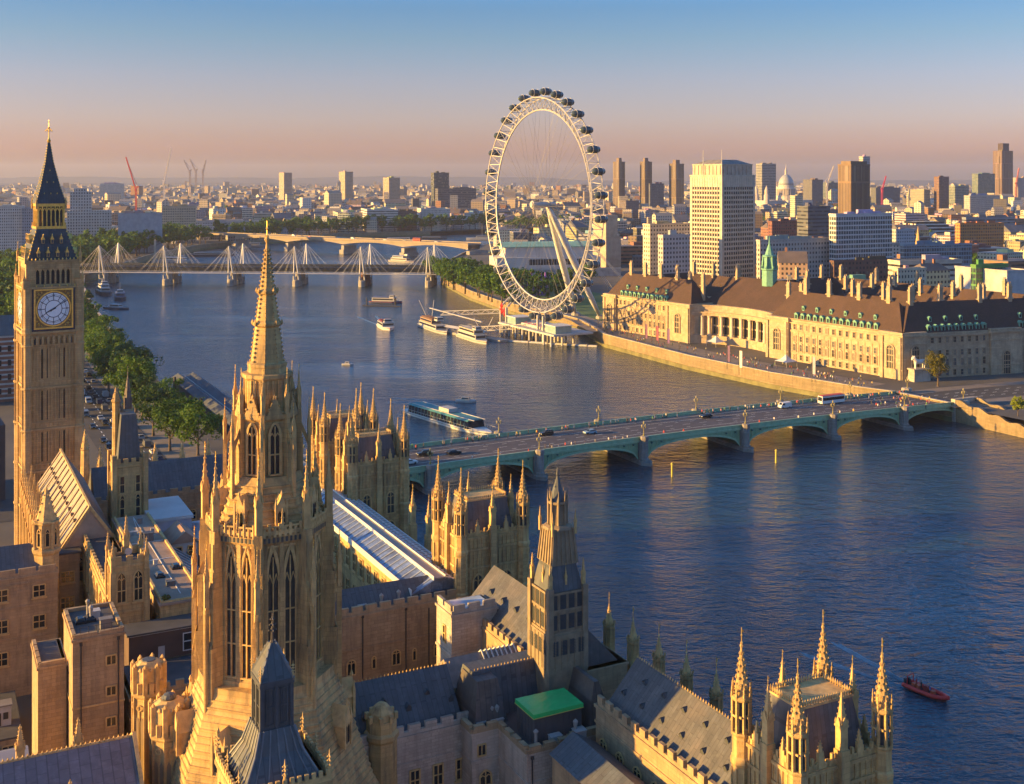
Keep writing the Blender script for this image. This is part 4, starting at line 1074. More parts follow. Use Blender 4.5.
# river range: four stretches of one long roof line between the towers
def dormers(t, pts, sc=1.0):
    d = MB(); d.add([(-.45,0,-.1),(.45,0,-.1),(.45,0,.55),(0,0,1.0),(-.45,0,.55)], [(0,1,2,3,4)], 1); d.add([(-.55,-.1,.5),(0,-.1,1.12),(0,1.6,1.12),(-.55,1.6,.5),(.55,-.1,.5),(.55,1.6,.5)], [(0,1,2,3),(1,4,5,2)], 0)
    d.add([(-.45,0,-.1),(-.45,1.3,-.1),(-.45,1.3,.55),(-.45,0,.55)], [(0,1,2,3)], 0); d.add([(.45,0,-.1),(.45,1.3,-.1),(.45,1.3,.55),(.45,0,.55)], [(0,1,2,3)], 0)
    me = d.mesh('roof_dormer', [LEAD, LOUVRE_SHADE])
    for x,y,z,r in pts: link('roof_dormer', me, t, (x,y,z), r, None, sc)
wW = [('W',15.5,1.6,2.6,9,2,True),('W',10.5,1.6,2.6,9,2,True)]
t = wing('long dark roofed range with rows of small dormers beside the bottom right tower', 73.4,84.2,88,121.5,21.6,('gable','y',26.6,0,IRONROOF),STONE_BROWN,wW,'W',strs=(14.2,19.4))
sl_ = (26.6-21.6)/((10.8-1.8)/2)
dormers(t, [(2.3,3+i*4.0,21.6+(2.3-.9)*sl_-.15,-math.pi/2) for i in range(8)]+[(3.9,4.8+i*4.0,21.6+(3.9-.9)*sl_-.15,-math.pi/2) for i in range(7)], .72)
c_ = MB(); 
for i in range(64): c_.octa(5.4,1+i*.5,26.7,.12,.25)
c_.build('ridge_cresting', STONE_PLAIN, t)
t = wing('steep pitched roof range with a sunlit tan slope in front of the mid river tower', 72,84,131,160,21.2,('gable','y',26.6,0,IRONROOF),STONE_BROWN,[('W',15.5,1.6,2.6,7,2,True)],'W',strs=(14.2,))
dormers(t, [(3.4,4+i*4.0,21.2+(3.4-.9)*1.06-.2,-math.pi/2) for i in range(6)], .9)
# glazed and metal striped roof
t = wing('long range with a striped metal and glass roof just right of the great spire', 68.3,77.5,168,226,20.8,None,STONE,[('W',16.2,1.7,3.2,16,2,False),('W',11.0,1.7,2.8,16,2,False)],'',strs=(15.3,))
zincm = seamed('zinc_sheet', (.30,.38,.50), .9, 'y', .38, .65, cross=2.0, warm=(.12,.115,.12))
r = MB(); r.add([(-.3,-.2,20.8),(3.6,-.2,22.6),(3.6,58.2,22.6),(-.3,58.2,20.8)], [(0,1,2,3)]); r.add([(-.3,-.2,20.79),(9.5,-.2,20.79),(9.5,-.2,21.3),(5.4,-.2,22.6),(3.6,-.2,22.6)], [(0,1,2,3,4)]); r.build('roof', zincm, t)
r = MB(); r.box(3.6,5.4,-.2,58.2,22.3,22.85); r.build('ridge_walkway', plain('tan_walkway', (.34,.29,.25), .8), t)
r = MB(); r.add([(5.4,-.2,22.6),(9.5,-.2,21.3),(9.5,58.2,21.3),(5.4,58.2,22.6)], [(0,1,2,3)]); r.build('glazing', plain('roof_glazing', (.10,.14,.19), .15, .1), t)
r = MB()
for i in range(40):
    y = .3+i*1.46; r.bar((5.4,y,22.7),(9.5,y,21.4),.3,.14)
for q in (.33,.66): r.bar((5.4+4.1*q,-.2,22.68-1.3*q),(5.4+4.1*q,58.2,22.68-1.3*q),.18,.12)
r.build('glazing_bars', WHITE, t)
r = MB()
for i in range(30): r.bar((-.25,.8+i*1.95,20.88),(3.55,.8+i*1.95,22.66),.16,.10)
r.build('standing_rib', plain('pale_zinc_rib', (.40,.43,.47), .5), t)
r = MB()
for x in (3.5,5.45,9.4,-.35): r.box(x-.08,x+.08,-.2,58.2,22.5 if 3<x<6 else 20.6,23.1 if 3<x<6 else 21.6)
r.build('upstand', WHITE, t)
# cross range with dark roof and windowed wall behind the octagonal tower
t = wing('dark roofed cross range with a battlemented brown wall, right of the great spire', 53,75.5,166.3,173.8,19.9,('gable','x',22.7,0,LEAD),STONE_BROWN,[],'SN',strs=(14.6,7.2),merl=(1.75,.55))
gw1 = gothic_window(.62,1.9,1,0,.2); gw2 = gothic_window(1.35,2.3,2,0,.2)
for x,z,g_ in ((4.6,11.0,gw2),(8.2,11.3,gw1),(11.8,11.2,gw2),(14.8,11.3,gw1),(4.9,5.2,gw2),(11.8,5.2,gw2),(15.4,5.4,gw1),(18.4,11.3,gw1)): g_.build('window', [STONE_PLAIN, GLASS], t, (x,-.02,z))
r = MB(); 
for x in (17.2,18.6): r.lathe([(.09,0),(.09,19)],6,x,-.15)
r.build('drain_pipe', DARK, t)
clutter(t,3,20,1.0,1.3,19.95,3,8); downpipe(t,6.4,0,19.6); downpipe(t,13.4,0,19.6)
# pale stair tower block
t = wing('pale square stair block with a white flat roof, right of the cross range', 67.2,74.4,150.8,156.2,23.6,('flat','x',23.75,0,plain('wet_white_roof', (.42,.50,.58), .18, 0, .3, .35)),STONE_PALE,[],'SW',strs=(17.6,12),merl=(1.7,.6),inset=.45)
g_ = gothic_window(.8,2.4,1,1,.16,False)
for y,z in ((2.4,19),(2.4,13.2)): g_.build('window', [STONE_PLAIN, GLASS], t, (-.02,y,z), -math.pi/2)
g_.build('window', [STONE_PLAIN, GLASS], t, (4.9,-.02,13.6))
t = wing('narrow pale link with a dark window beside the pale stair block', 73.2,76.5,146.5,150.3,17.5,('flat','x',17.6,0,FLATROOF),plain('mauve_render', (.33,.27,.27), .85),[('S',14.2,1.3,1.6,1,2,False)],'',inset=.3)
# low ribbed roof catching the sun
t = wing('small pitched roof with white glazing ribs at the foot of the dark ventilation tower', 61.8,72.6,137.6,143.6,19.6,('gable','x',22.2,0,plain('warm_lead', (.24,.19,.16), .55, 0, .25, .8)),STONE_PLAIN,[],'')
r = MB()
for i in range(8):
    x = 5.2+i*.68
    for s_ in (0,1): r.bar((x,-.3 if s_==0 else 6.3,19.75),(x,3,22.4),.16,.16)
r.build('glazing_bars', WHITE, t)
# bottom centre: lead roofs, stepped battlemented walls and mansards
t = wing('blue grey lead roof with dark vents over a battlemented wall, bottom centre', 46.5,62,132.9,144.5,17.2,('gable','x',22.4,0,LEAD),STONE_CLEAN,[('S',10.2,1.3,2.6,5,2,False)],'S',strs=(13.6,),merl=(1.6,.65))
dormers(t, [(2.2+i*2.9,2.5+(i%2)*1.0,19.0+(i%2)*.8,0) for i in range(5)], .75)
c_ = MB()
for i in range(30): c_.octa(.5+i*.5,5.8,22.5,.11,.22)
c_.build('ridge_cresting', STONE_PLAIN, t)
t = thing('palace_wing', 'stepped battlemented block with brown mansard roofs around a hut with a green cover', 'building wing', W(0,0), PHI)
poly = [(60.6,132.8),(60.6,129.8),(64.3,129.8),(64.3,122.2),(70.3,122.2),(70.3,122.9),(77.4,122.9),(77.4,138),(60.6,138)]
w = MB(); w.prism(poly,0,17.2); po = [(60.45,132.8),(60.45,129.65),(64.15,129.65),(64.15,122.05),(70.45,122.05),(70.45,122.75),(77.5,122.75),(77.5,138.1),(60.5,138.1)]
w.prism(po,13.4,13.75); w.prism(po,16.9,17.15); w.build('wall', STONE_CLEAN, t)
b = MB()
for (ax,ay),(bx,by) in zip(poly[:6], poly[1:7]):
    L = math.hypot(bx-ax,by-ay); n_ = max(1,round(L/2.1))
    b.bar((ax,ay,17.42),(bx,by,17.42),.42,.5)
    for k in range(n_):
        f0, f1 = (k+.13)/n_, (k+.87)/n_
        b.bar((ax+(bx-ax)*f0,ay+(by-ay)*f0,17.78),(ax+(bx-ax)*f1,ay+(by-ay)*f1,17.78),.5,.4)
        b.bar((ax+(bx-ax)*f0,ay+(by-ay)*f0,18.02),(ax+(bx-ax)*f1,ay+(by-ay)*f1,18.02),.66,.12)
b.build('battlement', STONE_BROWN, t)
r = MB(); r.prism([(p[0]*.985+1.0,p[1]*.99+1.3) for p in poly],17.1,17.22); r.build('flat_roof', FLATROOF_DK, t); clutter(t,61.5,65,130.5,132,17.2,4,3); clutter(t,66,73,122.8,123.4,17.2,5,6)
for q_ in (64.9,70.9,75.9): downpipe(t,q_,0,16.8,122.0 if q_<70.4 else 122.75)
mm = LEAD_BROWN
for x0,x1,y0,y1,z1,ins in ((61.4,66.0,130.7,137.6,22.4,.9),(73.6,77.3,123.6,131.5,22.6,1.5)):
    r = MB(); r.frust(x0,x1,y0,y1,17.2,z1,ins,1.2); r.build('mansard_roof', mm, t)
r = MB(); r.frust(61.5,77.3,132.6,138.2,17.2,22.8,1.1,1.3); r.build('mansard_roof', LEAD, t)
r = MB()
for i in range(28): r.octa(63+i*.48,134.2,22.9,.1,.2)
r.build('ridge_cresting', STONE_PLAIN, t)
g_ = gothic_window(1.1,1.4,2,0,.15,False)
for x,y,z in ((75.2,122.87,14.6),(61.9,129.77,14.2)): g_.build('window', [STONE_PLAIN, GLASS], t, (x,y,z))
g_ = gothic_window(1.6,3.0,2,1,.2)
for x,y,z in ((66,122.17,9.3),(69,122.17,9.3),(73,122.87,9.3),(76,122.87,9.3),(62.4,129.77,9.3)): g_.build('window', [STONE_PLAIN, GLASS], t, (x,y,z))
t = thing('roof_hut', 'dark boarded plant hut on the flat roof, covered with a bright green tarpaulin', 'hut', W(66.0,123.6,17.22), PHI)
b = MB(); b.box(0,6.6,0,4.6,0,3.7); panelled(b,0,6.6,0,4.6,.05,3.65,.8,.05,.08); b.build('wall', plain('dark_boarding', (.055,.058,.065), .6, 0, .15, .5), t)
b = MB(); N = 10; vs = []; fs = []; rr_ = random.Random(4)
for i in range(N+1):
    for j in range(N+1): vs.append((-.15+6.9*i/N, -.15+4.9*j/N, 3.78+.14*math.sin(math.pi*i/N)*math.sin(math.pi*j/N)+rr_.uniform(-.03,.03)))
for i in range(N):
    for j in range(N): fs.append((i*(N+1)+j,(i+1)*(N+1)+j,(i+1)*(N+1)+j+1,i*(N+1)+j+1))
b.add(vs,fs); b.box(-.17,6.77,-.17,-.12,3.25,3.79); b.box(-.17,-.12,-.12,4.77,3.25,3.79); b.box(6.72,6.77,-.12,4.77,3.4,3.79)
b.build('tarpaulin', TARP, t)
b = MB(); b.bar((-.2,-.2,3.25),(6.8,-.2,3.3),.07,.07); b.bar((-.2,-.2,3.25),(-.2,4.8,3.25),.07,.07); b.build('batten', plain('yellow_batten', (.5,.42,.1), .6), t)
t = thing('octagonal_turret', 'stubby octagonal stone turret with a domed cap in front of the blue grey lead roof', 'turret', W(50.0,133.2), PHI)
b = MB(); b.lathe([(1.9,0),(1.9,17.4),(2.15,17.8),(2.15,18.3),(1.85,18.6),(1.85,20.0)], 8); b.build('shaft', STONE, t)
b = MB(); b.lathe([(1.7,19.9),(1.5,20.8),(.9,21.5),(.3,21.9)], 8)
for k in range(8): a=math.pi/8+k*math.pi/4; b.cbox(1.75*math.cos(a),1.75*math.sin(a),19.9,.45,.45,.8)
b.build('cap', STONE_PLAIN, t)
wing('low dark flat roofed court building tucked below the dormered range', 66.5,72.4,92,120,17.6,('gable','y',19.6,0,LEAD_Y),STONE_BROWN,[],'')  # roof raised so that it shades the wall of the range behind

# dark ventilation tower in stages
t = thing('ventilation_tower', 'dark lead clad ventilation tower with louvred sides and a pointed cap, before the river', 'tower', W(71.8,130.2), PHI)
V = 5.1; c = V/2
b = MB(); b.box(-.3,V+.3,-.3,V+.3,0,27.0); b.box(0,V,0,V,27,32.4); strings(b,0,V,0,V,[27.0,29.9,32.1],.16,.3); panelled(b,0,V,0,V,27.2,32.2,1.27,.12,.14)
panelled(b,-.3,V+.3,-.3,V+.3,22.5,26.8,1.0,.08,.14)
for sx in (0,V):
    for sy in (0,V): b.cbox(sx,sy,22,.75,.75,11)
b.build('lower_stage', plain('weathered_lead_stone', (.23,.17,.105), .75, 0, .25, .8, stain=(.08,.08,.085)), t)
lv = MB()
lv.add([(-.42,-.03,0),(.42,-.03,0),(.42,-.03,1.9),(-.42,-.03,1.9)], [(0,1,2,3)])
for i in range(9): lv.box(-.42,.42,-.12,-.04,.1+i*.2,.17+i*.2)
pl = []
for side in 'SENW':
    for q in (.64,1.91,3.18,4.45):
        for z in (27.6,30.2): pl.append(on_face(side,0,V,0,V,q,z,.0))
        pl.append(on_face(side,-.3,V+.3,-.3,V+.3,q+.3,24.4,.0))
repeat_part('louvre', lv, LOUVRE_SHADE, t, pl)
b = MB(); b.frust(.1,V-.1,.1,V-.1,32.4,35.8,.75); b.build('skirt_roof', LEAD, t)
b = MB(); b.loft([[(c+x*1.9,c+y*1.9,35.6) for x,y in ((-1,-1),(1,-1),(1,1),(-1,1))],[(c+x*1.5,c+y*1.5,40.2) for x,y in ((-1,-1),(1,-1),(1,1),(-1,1))]])
b.lathe([(2.05,40.0),(1.95,40.3),(1.5,40.5)],8,c,c); b.build('middle_stage', MATS['weathered_lead_stone'], t)
rb = MB()
for sx in (-1,1):
    for i in range(6):
        q = -1.8+i*.72; rb.bar((c+q,c+sx*1.95,35.7),(c+q*.79,c+sx*1.55,40.1),.17,.2); rb.bar((c+sx*1.95,c+q,35.7),(c+sx*1.55,c+q*.79,40.1),.17,.2)
rb.build('rib', MATS['weathered_lead_stone'], t)
b = MB(); b.lathe([(1.15,40.3),(1.05,43.0),(1.3,43.2),(1.3,43.5)],8,c,c)
for k in range(8): a=math.pi/8+k*math.pi/4; b.cbox(c+1.2*math.cos(a),c+1.2*math.sin(a),40.3,.26,.26,3.4); b.lathe([(.17,43.6),(.02,45)],4,c+1.25*math.cos(a),c+1.25*math.sin(a))
b.build('upper_stage', MATS['weathered_lead_stone'], t)
b = MB(); crocketed(b,c,c,43.4,1.15,3.4,8,4,.12,.1); b.lathe([(.1,46.6),(.22,46.9),(.06,47.8)],6,c,c); b.build('cap', LEAD, t)
for sx in (.1,V-.1):
    for sy in (.1,V-.1): pinnacle(t,sx,sy,32.6,.6,False,sz=.75)
for q in (.5,):
    for side in 'SENW':
        x,y,z,r_ = on_face(side,0,V,0,V,V*q,33.4,-.4); pinnacle(t,x,y,33,.38,True,sz=.5)
for sx in (-1,1):
    for sy in (-1,1): pinnacle(t,c+sx*1.7,c+sy*1.7,39.6,.4,False,sz=.6)

# lead ventilation turret in the very foreground
t = thing('lead_turret', 'square lead roofed turret with a steep cap and spiky finials, front and centre left', 'turret', W(27.2,103.2), PHI)
V = 3.0; c = V/2
b = MB(); b.box(-2.6,V+2.6,-2.6,V+2.6,0,31.6); strings(b,-2.6,V+2.6,-2.6,V+2.6,[31.2],.2,.4); b.build('wall', STONE, t)
g_ = gothic_window(1.2,2.2,2,0,.2); pl=[]
for side in 'SENW':
    for q in (1.5,4.1,6.7): pl.append(on_face(side,-2.6,V+2.6,-2.6,V+2.6,q,27.9,.02))
repeat_part('window', g_, [STONE_PLAIN, GLASS], t, pl)
b = MB(); battlement(b,-2.75,V+2.75,-2.75,V+2.75,31.6,.5,.35,.3,.2,'SENW',.5); b.build('parapet', STONE_PLAIN, t)
b = MB(); b.loft([[(c+x*3.5,c+y*3.5,31.7) for x,y in ((-1,-1),(1,-1),(1,1),(-1,1))],[(c+x*2.2,c+y*2.2,34.0) for x,y in ((-1,-1),(1,-1),(1,1),(-1,1))],[(c+x*1.6,c+y*1.6,36.0) for x,y in ((-1,-1),(1,-1),(1,1),(-1,1))]]); b.build('flared_roof', LEAD, t)
b = MB(); b.box(c-1.4,c+1.4,c-1.4,c+1.4,35.8,40.2); b.box(c-1.6,c+1.6,c-1.6,c+1.6,39.9,40.35)
for side in 'SENW':
    for q in (.02,1.4,2.78): x,y,z,r_=on_face(side,c-1.4,c+1.4,c-1.4,c+1.4,q,0); b.cbox(x,y,35.6,.3,.3,4.6)
pnl = MB()
for side in 'SENW':
    for q in (.45,1.6):
        x,y,z,r_ = on_face(side,c-1.4,c+1.4,c-1.4,c+1.4,q+.38,0); a_ = Matrix.Translation((x,y,0)) @ Matrix.Rotation(r_,4,'Z'); m_ = MB()
        for s_ in (-.38,.38): m_.box(s_-.06,s_+.06,-.09,.02,36.3,39.6)
        for z_ in (36.3,37.9,39.5): m_.box(-.38,.38,-.09,.02,z_,z_+.12)
        for s_ in (-.2,0,.2): m_.box(s_-.02,s_+.02,-.05,.02,36.3,39.6)
        pnl.merge(m_, a_)
pnl.build('panel_frame', LEAD, t)
hp = MB()
for sx in (-1,1):
    for sy in (-1,1):
        hp.tube([(c+sx*3.5,c+sy*3.5,31.75),(c+sx*2.2,c+sy*2.2,34.05),(c+sx*1.6,c+sy*1.6,36.05)],.13,6); hp.bar((c+sx*1.55,c+sy*1.55,40.35),(c+sx*.27,c+sy*.27,43.3),.18,.18)
        for q in range(4): f_ = .15+q*.22; hp.octa(c+sx*(1.6-1.3*f_),c+sy*(1.6-1.3*f_),40.5+2.8*f_,.13,.22)
for k in (-2,-1,0,1,2):
    for s_ in (-1,1):
        hp.tube([(c+k*1.3,c+s_*3.52,31.75),(c+k*.82,c+s_*2.22,34.05),(c+k*.6,c+s_*1.62,36.0)],.07,5); hp.tube([(c+s_*3.52,c+k*1.3,31.75),(c+s_*2.22,c+k*.82,34.05),(c+s_*1.62,c+k*.6,36.0)],.07,5)
hp.build('lead_roll', plain('pale_lead_roll', (.13,.14,.155), .5, 0, .25, 1.5), t)
b.build('lead_body', plain('dull_lead', (.065,.07,.08), .5, 0, .2, 1.0), t)
b = MB(); b.loft([[(c+x*1.55,c+y*1.55,40.3) for x,y in ((-1,-1),(1,-1),(1,1),(-1,1))],[(c+x*.25,c+y*.25,43.3) for x,y in ((-1,-1),(1,-1),(1,1),(-1,1))]]); b.build('cap', LEAD, t)
b = MB(); b.lathe([(.3,43.1),(.16,43.5),(.13,44.6)],6,c,c)
for z,w_ in ((44.4,.32),(44.9,.26),(45.4,.16)): 
    b.octa(c,c,z,.2)
    for a in range(4): b.octa(c+w_*math.cos(a*math.pi/2),c+w_*math.sin(a*math.pi/2),z,.12)
b.lathe([(.1,44.6),(.04,46)],5,c,c); b.build('finial', plain('dark_iron', (.05,.045,.045), .6), t)
fm = MB(); fm.lathe([(.16,-.2),(.12,.9)],6)
for z in (.9,1.3,1.65): 
    fm.octa(0,0,z,.19,.2)
    for a in range(4): fm.octa(.18*math.cos(a*math.pi/2),.18*math.sin(a*math.pi/2),z,.1)
fm.lathe([(.09,1.6),(.02,2.3)],5); fme = fm.mesh('spike_finial', STONE_PLAIN)
for sx in (-1,0,1):
    for sy in (-1,0,1):
        if sx or sy: link('spike_finial', fme, t, (c+sx*4.1,c+sy*4.1,32.1))
for sx in (-1,1):
    for sy in (-1,1): link('spike_finial', fme, t, (c+sx*1.5,c+sy*1.5,40.3), 0, None, .7)

# two octagonal chimney like turrets
for u_,v_,zt,r_,lab in ((25.0,147.7,26.8,1.9,'octagonal stone turret with panelled sides, the farther left one of a front pair'),(25.3,136.2,26.6,2.05,'octagonal stone turret with a vent on top, nearer right one of a front pair')):
    t = thing('octagonal_turret', lab, 'turret', W(u_,v_), PHI)
    b = MB(); b.lathe([(r_,0),(r_,zt-4.6),(r_+.25,zt-4.3),(r_+.25,zt-3.9),(r_,zt-3.7)],8)
    for k in range(8):
        a=math.pi/8+k*math.pi/4; b.bar((r_*math.cos(a),r_*math.sin(a),0),(r_*math.cos(a),r_*math.sin(a),zt-4.4),.28,.28)
        a2=k*math.pi/4; rr=r_*.93
        b.bar((rr*math.cos(a2),rr*math.sin(a2),6),(rr*math.cos(a2),rr*math.sin(a2),zt-6),.16,.16)
    b.build('shaft', STONE, t)
    pn = MB(); pn.add([(-.22,-.05,0),(.22,-.05,0),(.22,-.05,7),(0,-.05,7.5),(-.22,-.05,7)], [(0,1,2,3,4)]); 
    repeat_part('shaded_panel', pn, MATS.get('panel_shadow_stone') or plain('panel_shadow_stone', (.24,.17,.10), .9), t, [(r_*.93*math.cos(k*math.pi/4)-math.sin(k*math.pi/4)*o_, r_*.93*math.sin(k*math.pi/4)+math.cos(k*math.pi/4)*o_, zt-14.2, k*math.pi/4+math.pi/2) for k in range(8) for o_ in (-.36,.36)])  # flat panels, the shade of a recess put into darker stone
    q4 = MB(); q4.lathe([(.34,-.0),(.34,.16)],8); 
    qq = MB()
    for i in range(8): qq.bar((.34*math.cos(i*math.pi/4),-.1,.34*math.sin(i*math.pi/4)),(.34*math.cos((i+1)*math.pi/4),-.1,.34*math.sin((i+1)*math.pi/4)),.1,.1)
    repeat_part('roundel', qq, STONE_PLAIN, t, [(r_*.94*math.cos(k*math.pi/4), r_*.94*math.sin(k*math.pi/4), zt-5.6, k*math.pi/4+math.pi/2) for k in range(8)])
    b = MB(); b.lathe([(r_*1.0,zt-3.8),(r_*1.0,zt-1.3),(r_*.93,zt-.9),(r_*.6,zt-.5),(r_*.5,zt-.4)],8)
    for k in range(8):
        a=math.pi/8+k*math.pi/4; b.cbox(r_*math.cos(a),r_*math.sin(a),zt-3.9,.5,.5,3.2); b.octa(r_*math.cos(a),r_*math.sin(a),zt-.6,.26,.34)
        a=k*math.pi/4; b.cbox(r_*.95*math.cos(a),r_*.95*math.sin(a),zt-3.9,.55,.55,1.3); b.octa(r_*.9*math.cos(a),r_*.9*math.sin(a),zt-1.1,.28,.35)
    b.build('domed_top', STONE_PLAIN, t)
    b = MB(); b.lathe([(.75,zt-.5),(.85,zt-.2),(.6,zt+.1),(.15,zt+.22)],10) if u_ > 25.1 else b.lathe([(.9,zt-.6),(.8,zt-.3)],8); b.build('vent_cap', LEAD, t)
    if u_ > 25.1:
        pass

# left side
sq = [('S',16.0,1.9,2.0,4,2,False),('S',10.8,1.9,2.2,4,2,False),('S',5.5,1.9,2.2,4,2,False)]
wing('brown stone range with square mullioned windows and a lead roof, left edge', -14,20.4,207.8,221,19.8,('gable','x',23.2,3,LEAD),STONE_BROWN,[(s_[0],s_[1],s_[2],s_[3],6,2,False) for s_ in sq],'S',strs=(18.4,14.6,9.4),merl=(2.6,.5))
wing('recessed brown bay with two mullioned windows between the left range and the long sunlit wall', 20.6,24.6,214,222,20.6,('flat','x',20.8,0,FLATROOF_DK),STONE_BROWN,[('S',15.6,2.2,1.9,1,3,False),('S',11.2,2.2,1.9,1,3,False)],'',strs=(18.9,))
t = wing('plain square brown tower with one column of paired windows and a dark flat roof', 17.3,23.6,157.8,168.2,26.6,('flat','x',26.7,0,FLATROOF_DK),STONE_BROWN,[],'SENW',inset=.45,merl=(2.3,.35),name='palace_tower',cat='tower',bh=.3)
g_ = gothic_window(1.25,1.25,2,0,.18,False)
for i in range(4): g_.build('window', [STONE_PLAIN, GLASS], t, (4.7,-.02,22.6-i*4.0))
b = MB(); [b.cbox(1+i*.95,.3,26.9,.06,.06,1.1) for i in range(6)]; b.bar((.6,.3,27.9),(5.9,.3,27.9),.05,.05); b.build('railing', DARK, t); clutter(t,1,5,1.5,9,26.7,7,11); downpipe(t,1.0,0,26); downpipe(t,5.6,0,26)
for z_ in (17.6,9.6): b = MB(); b.box(-.1,6.4,-.1,10.5,z_,z_+.22); b.build('string_course', STONE_PLAIN, t)
wing('lower flat topped brown block attached to the left of the plain square tower', 13.6,17.1,163,172,21.8,('flat','x',21.9,0,FLATROOF_DK),STONE_BROWN,[('S',8,1.4,1.5,1,2,False)],'SW',inset=.4,bh=.3,merl=(2.2,.35))
t = wing('square stone tower with corner pinnacles, twin pointed windows and a dish aerial on top', 24.7,29.4,175.4,180.4,29.6,('flat','x',29.7,0,FLATROOF_DK),STONE,[('S',24.2,1.3,4.4,2,2,True),('W',24.2,1.3,4.4,2,2,True)],'SENW',inset=.4,merl=(.9,.7),strs=(22.6,),name='palace_tower',cat='tower')
for x in (0,4.7):
    for y in (0,5.0): pinnacle(t,x,y,28.6,.85,False,sz=.95); b=MB(); b.cbox(x,y,0,.8,.8,28.7); b.build('corner_buttress', STONE, t)
pinnacle(t,2.6,5.0,29.2,1.1,False,sz=1.25)
b = MB(); b.lathe([(.05,29.6),(.05,31.4)],6,2.3,1.2)
b.add([(2.3+.55*math.cos(a_*.7),1.05-.12,31.2+.55*math.sin(a_*.7)) for a_ in range(9)], [tuple(range(9))]); b.build('dish_aerial', OFFWHITE, t)
wing('long wall of tall sunlit windows running back from the pinnacled tower toward the striped roof', 25.6,30.6,180.6,226,21.6,('flat','x',21.8,0,FLATROOF_DK),STONE,[('W',15.0,2.0,4.6,11,2,True)],'W',strs=(20.2,14))
# steep striped roof
t = wing('steep gabled roof with dark stripes across its sunlit side, in front of the clock tower', 22.3,31.0,217,265,20.6,None,STONE,[('S',14.5,2.4,4.5,2,3,True)],'')
rt = plain('sandy_roof_boards', (.33,.26,.19), .8, 0, .2, .6)
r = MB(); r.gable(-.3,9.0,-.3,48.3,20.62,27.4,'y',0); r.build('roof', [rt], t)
r = MB(); 
for i in range(12):
    y = 1.6+i*4.1; r.bar((-.25,y,20.75),(4.2,y,27.35),.5,.16); r.bar((8.95,y,20.75),(4.5,y,27.35),.2,.16)
    r.cbox(2.4,y+1.6,24.2,.9,.8,.5)
r.build('dark_batten', LEAD_BROWN, t)
r = MB(); r.bar((4.35,-.4,27.5),(4.35,48.4,27.5),.4,.3); r.bar((-.4,-.4,20.6),(4.35,-.4,27.4),.4,.5); r.bar((9.1,-.4,20.6),(4.35,-.4,27.4),.4,.5)
r.build('coping', STONE_PLAIN, t)
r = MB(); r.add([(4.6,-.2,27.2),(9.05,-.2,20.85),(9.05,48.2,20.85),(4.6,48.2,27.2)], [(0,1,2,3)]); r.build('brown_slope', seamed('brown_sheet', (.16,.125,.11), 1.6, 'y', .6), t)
t = thing('buttressed_wall', 'sunlit west wall crowded with buttress pinnacles below the clock tower', 'wall', W(19.6,214), PHI)
b = MB(); b.box(0,1.6,0,50,0,20.5); strings(b,0,1.6,0,50,(14,19.8),.2,.4)
for i in range(14): b.box(-1.2,0,.4+i*3.7,1.4+i*3.7,0,17.5)
b.build('wall', STONE, t)
for i in range(14):
    pinnacle(t,-.6,.9+i*3.7,17.4,1.25,False,sz=1.7); 
    if i%2==0: pinnacle(t,.8,.9+i*3.7,20.3,.8,False,sz=1.2)
g_ = gothic_window(1.5,4.6,2,1,.2)
repeat_part('window', g_, [STONE_PLAIN, GLASS], t, [(-.02,1.4+1.35+i*3.7,13.0,-math.pi/2) for i in range(13)])
t = thing('stair_turret', 'octagonal stair turret with a crocketed stone spirelet at the end of the pinnacled wall', 'turret', W(19.0,211.5), PHI)
b = MB(); b.lathe([(2.1,0),(2.1,22.0),(2.4,22.4),(2.4,22.9),(1.9,23.1),(1.9,27.0),(2.15,27.3),(2.15,27.6)],8)
for k in range(8): a=math.pi/8+k*math.pi/4; b.bar((1.95*math.cos(a),1.95*math.sin(a),23),(1.95*math.cos(a),1.95*math.sin(a),27.2),.4,.4)
b.build('shaft', STONE, t)
g_ = gothic_window(.7,3.0,1,0,.15); repeat_part('window', g_, [STONE_PLAIN, GLASS], t, [(1.77*math.cos(k*math.pi/4),1.77*math.sin(k*math.pi/4),23.5,k*math.pi/4+math.pi/2) for k in range(8)])
b = MB(); crocketed(b,0,0,27.5,1.75,5.6,8,8,.2,.08); b.build('spirelet', STONE_PLAIN, t)
# spire tower behind
t = wing('square stone tower with a steep dark roof and slim stair spire beside the embankment road', 32.5,38.2,229,234.5,31.2,None,STONE,[('S',21.4,.9,4.4,2,1,True),('S',26.0,.9,3.2,2,1,False),('W',26.0,.9,3.4,2,1,True)],'SENW',strs=(25.4,30.4),merl=(1.0,.6),name='palace_tower',cat='tower')
r = MB(); r.frust(.7,5.0,.7,4.8,31.2,40.5,.8,.8); r.build('roof', LEAD, t)
for x in (0,5.7):
    for y in (0,5.5): b=MB(); b.cbox(x,y,0,.9,.9,33.2); b.build('corner_buttress', STONE, t)
b = MB(); b.lathe([(.75,31),(.7,42.5),(.9,42.7),(.9,43.0)],8,.9,4.2); crocketed(b,.9,4.2,43,.75,2.5,8,4,.12); b.build('stair_spire', STONE, t)
b = MB(); b.cbox(2.85,2.75,41.4,1.4,1.3,2.2); crocketed(b,2.85,2.75,43.5,.75,4.2,8,5,.12,.08); b.lathe([(.05,47.5),(.03,49.5)],5,2.85,2.75); b.octa(2.85,2.75,48.2,.2); b.build('ridge_fleche', LEAD_BROWN, t)
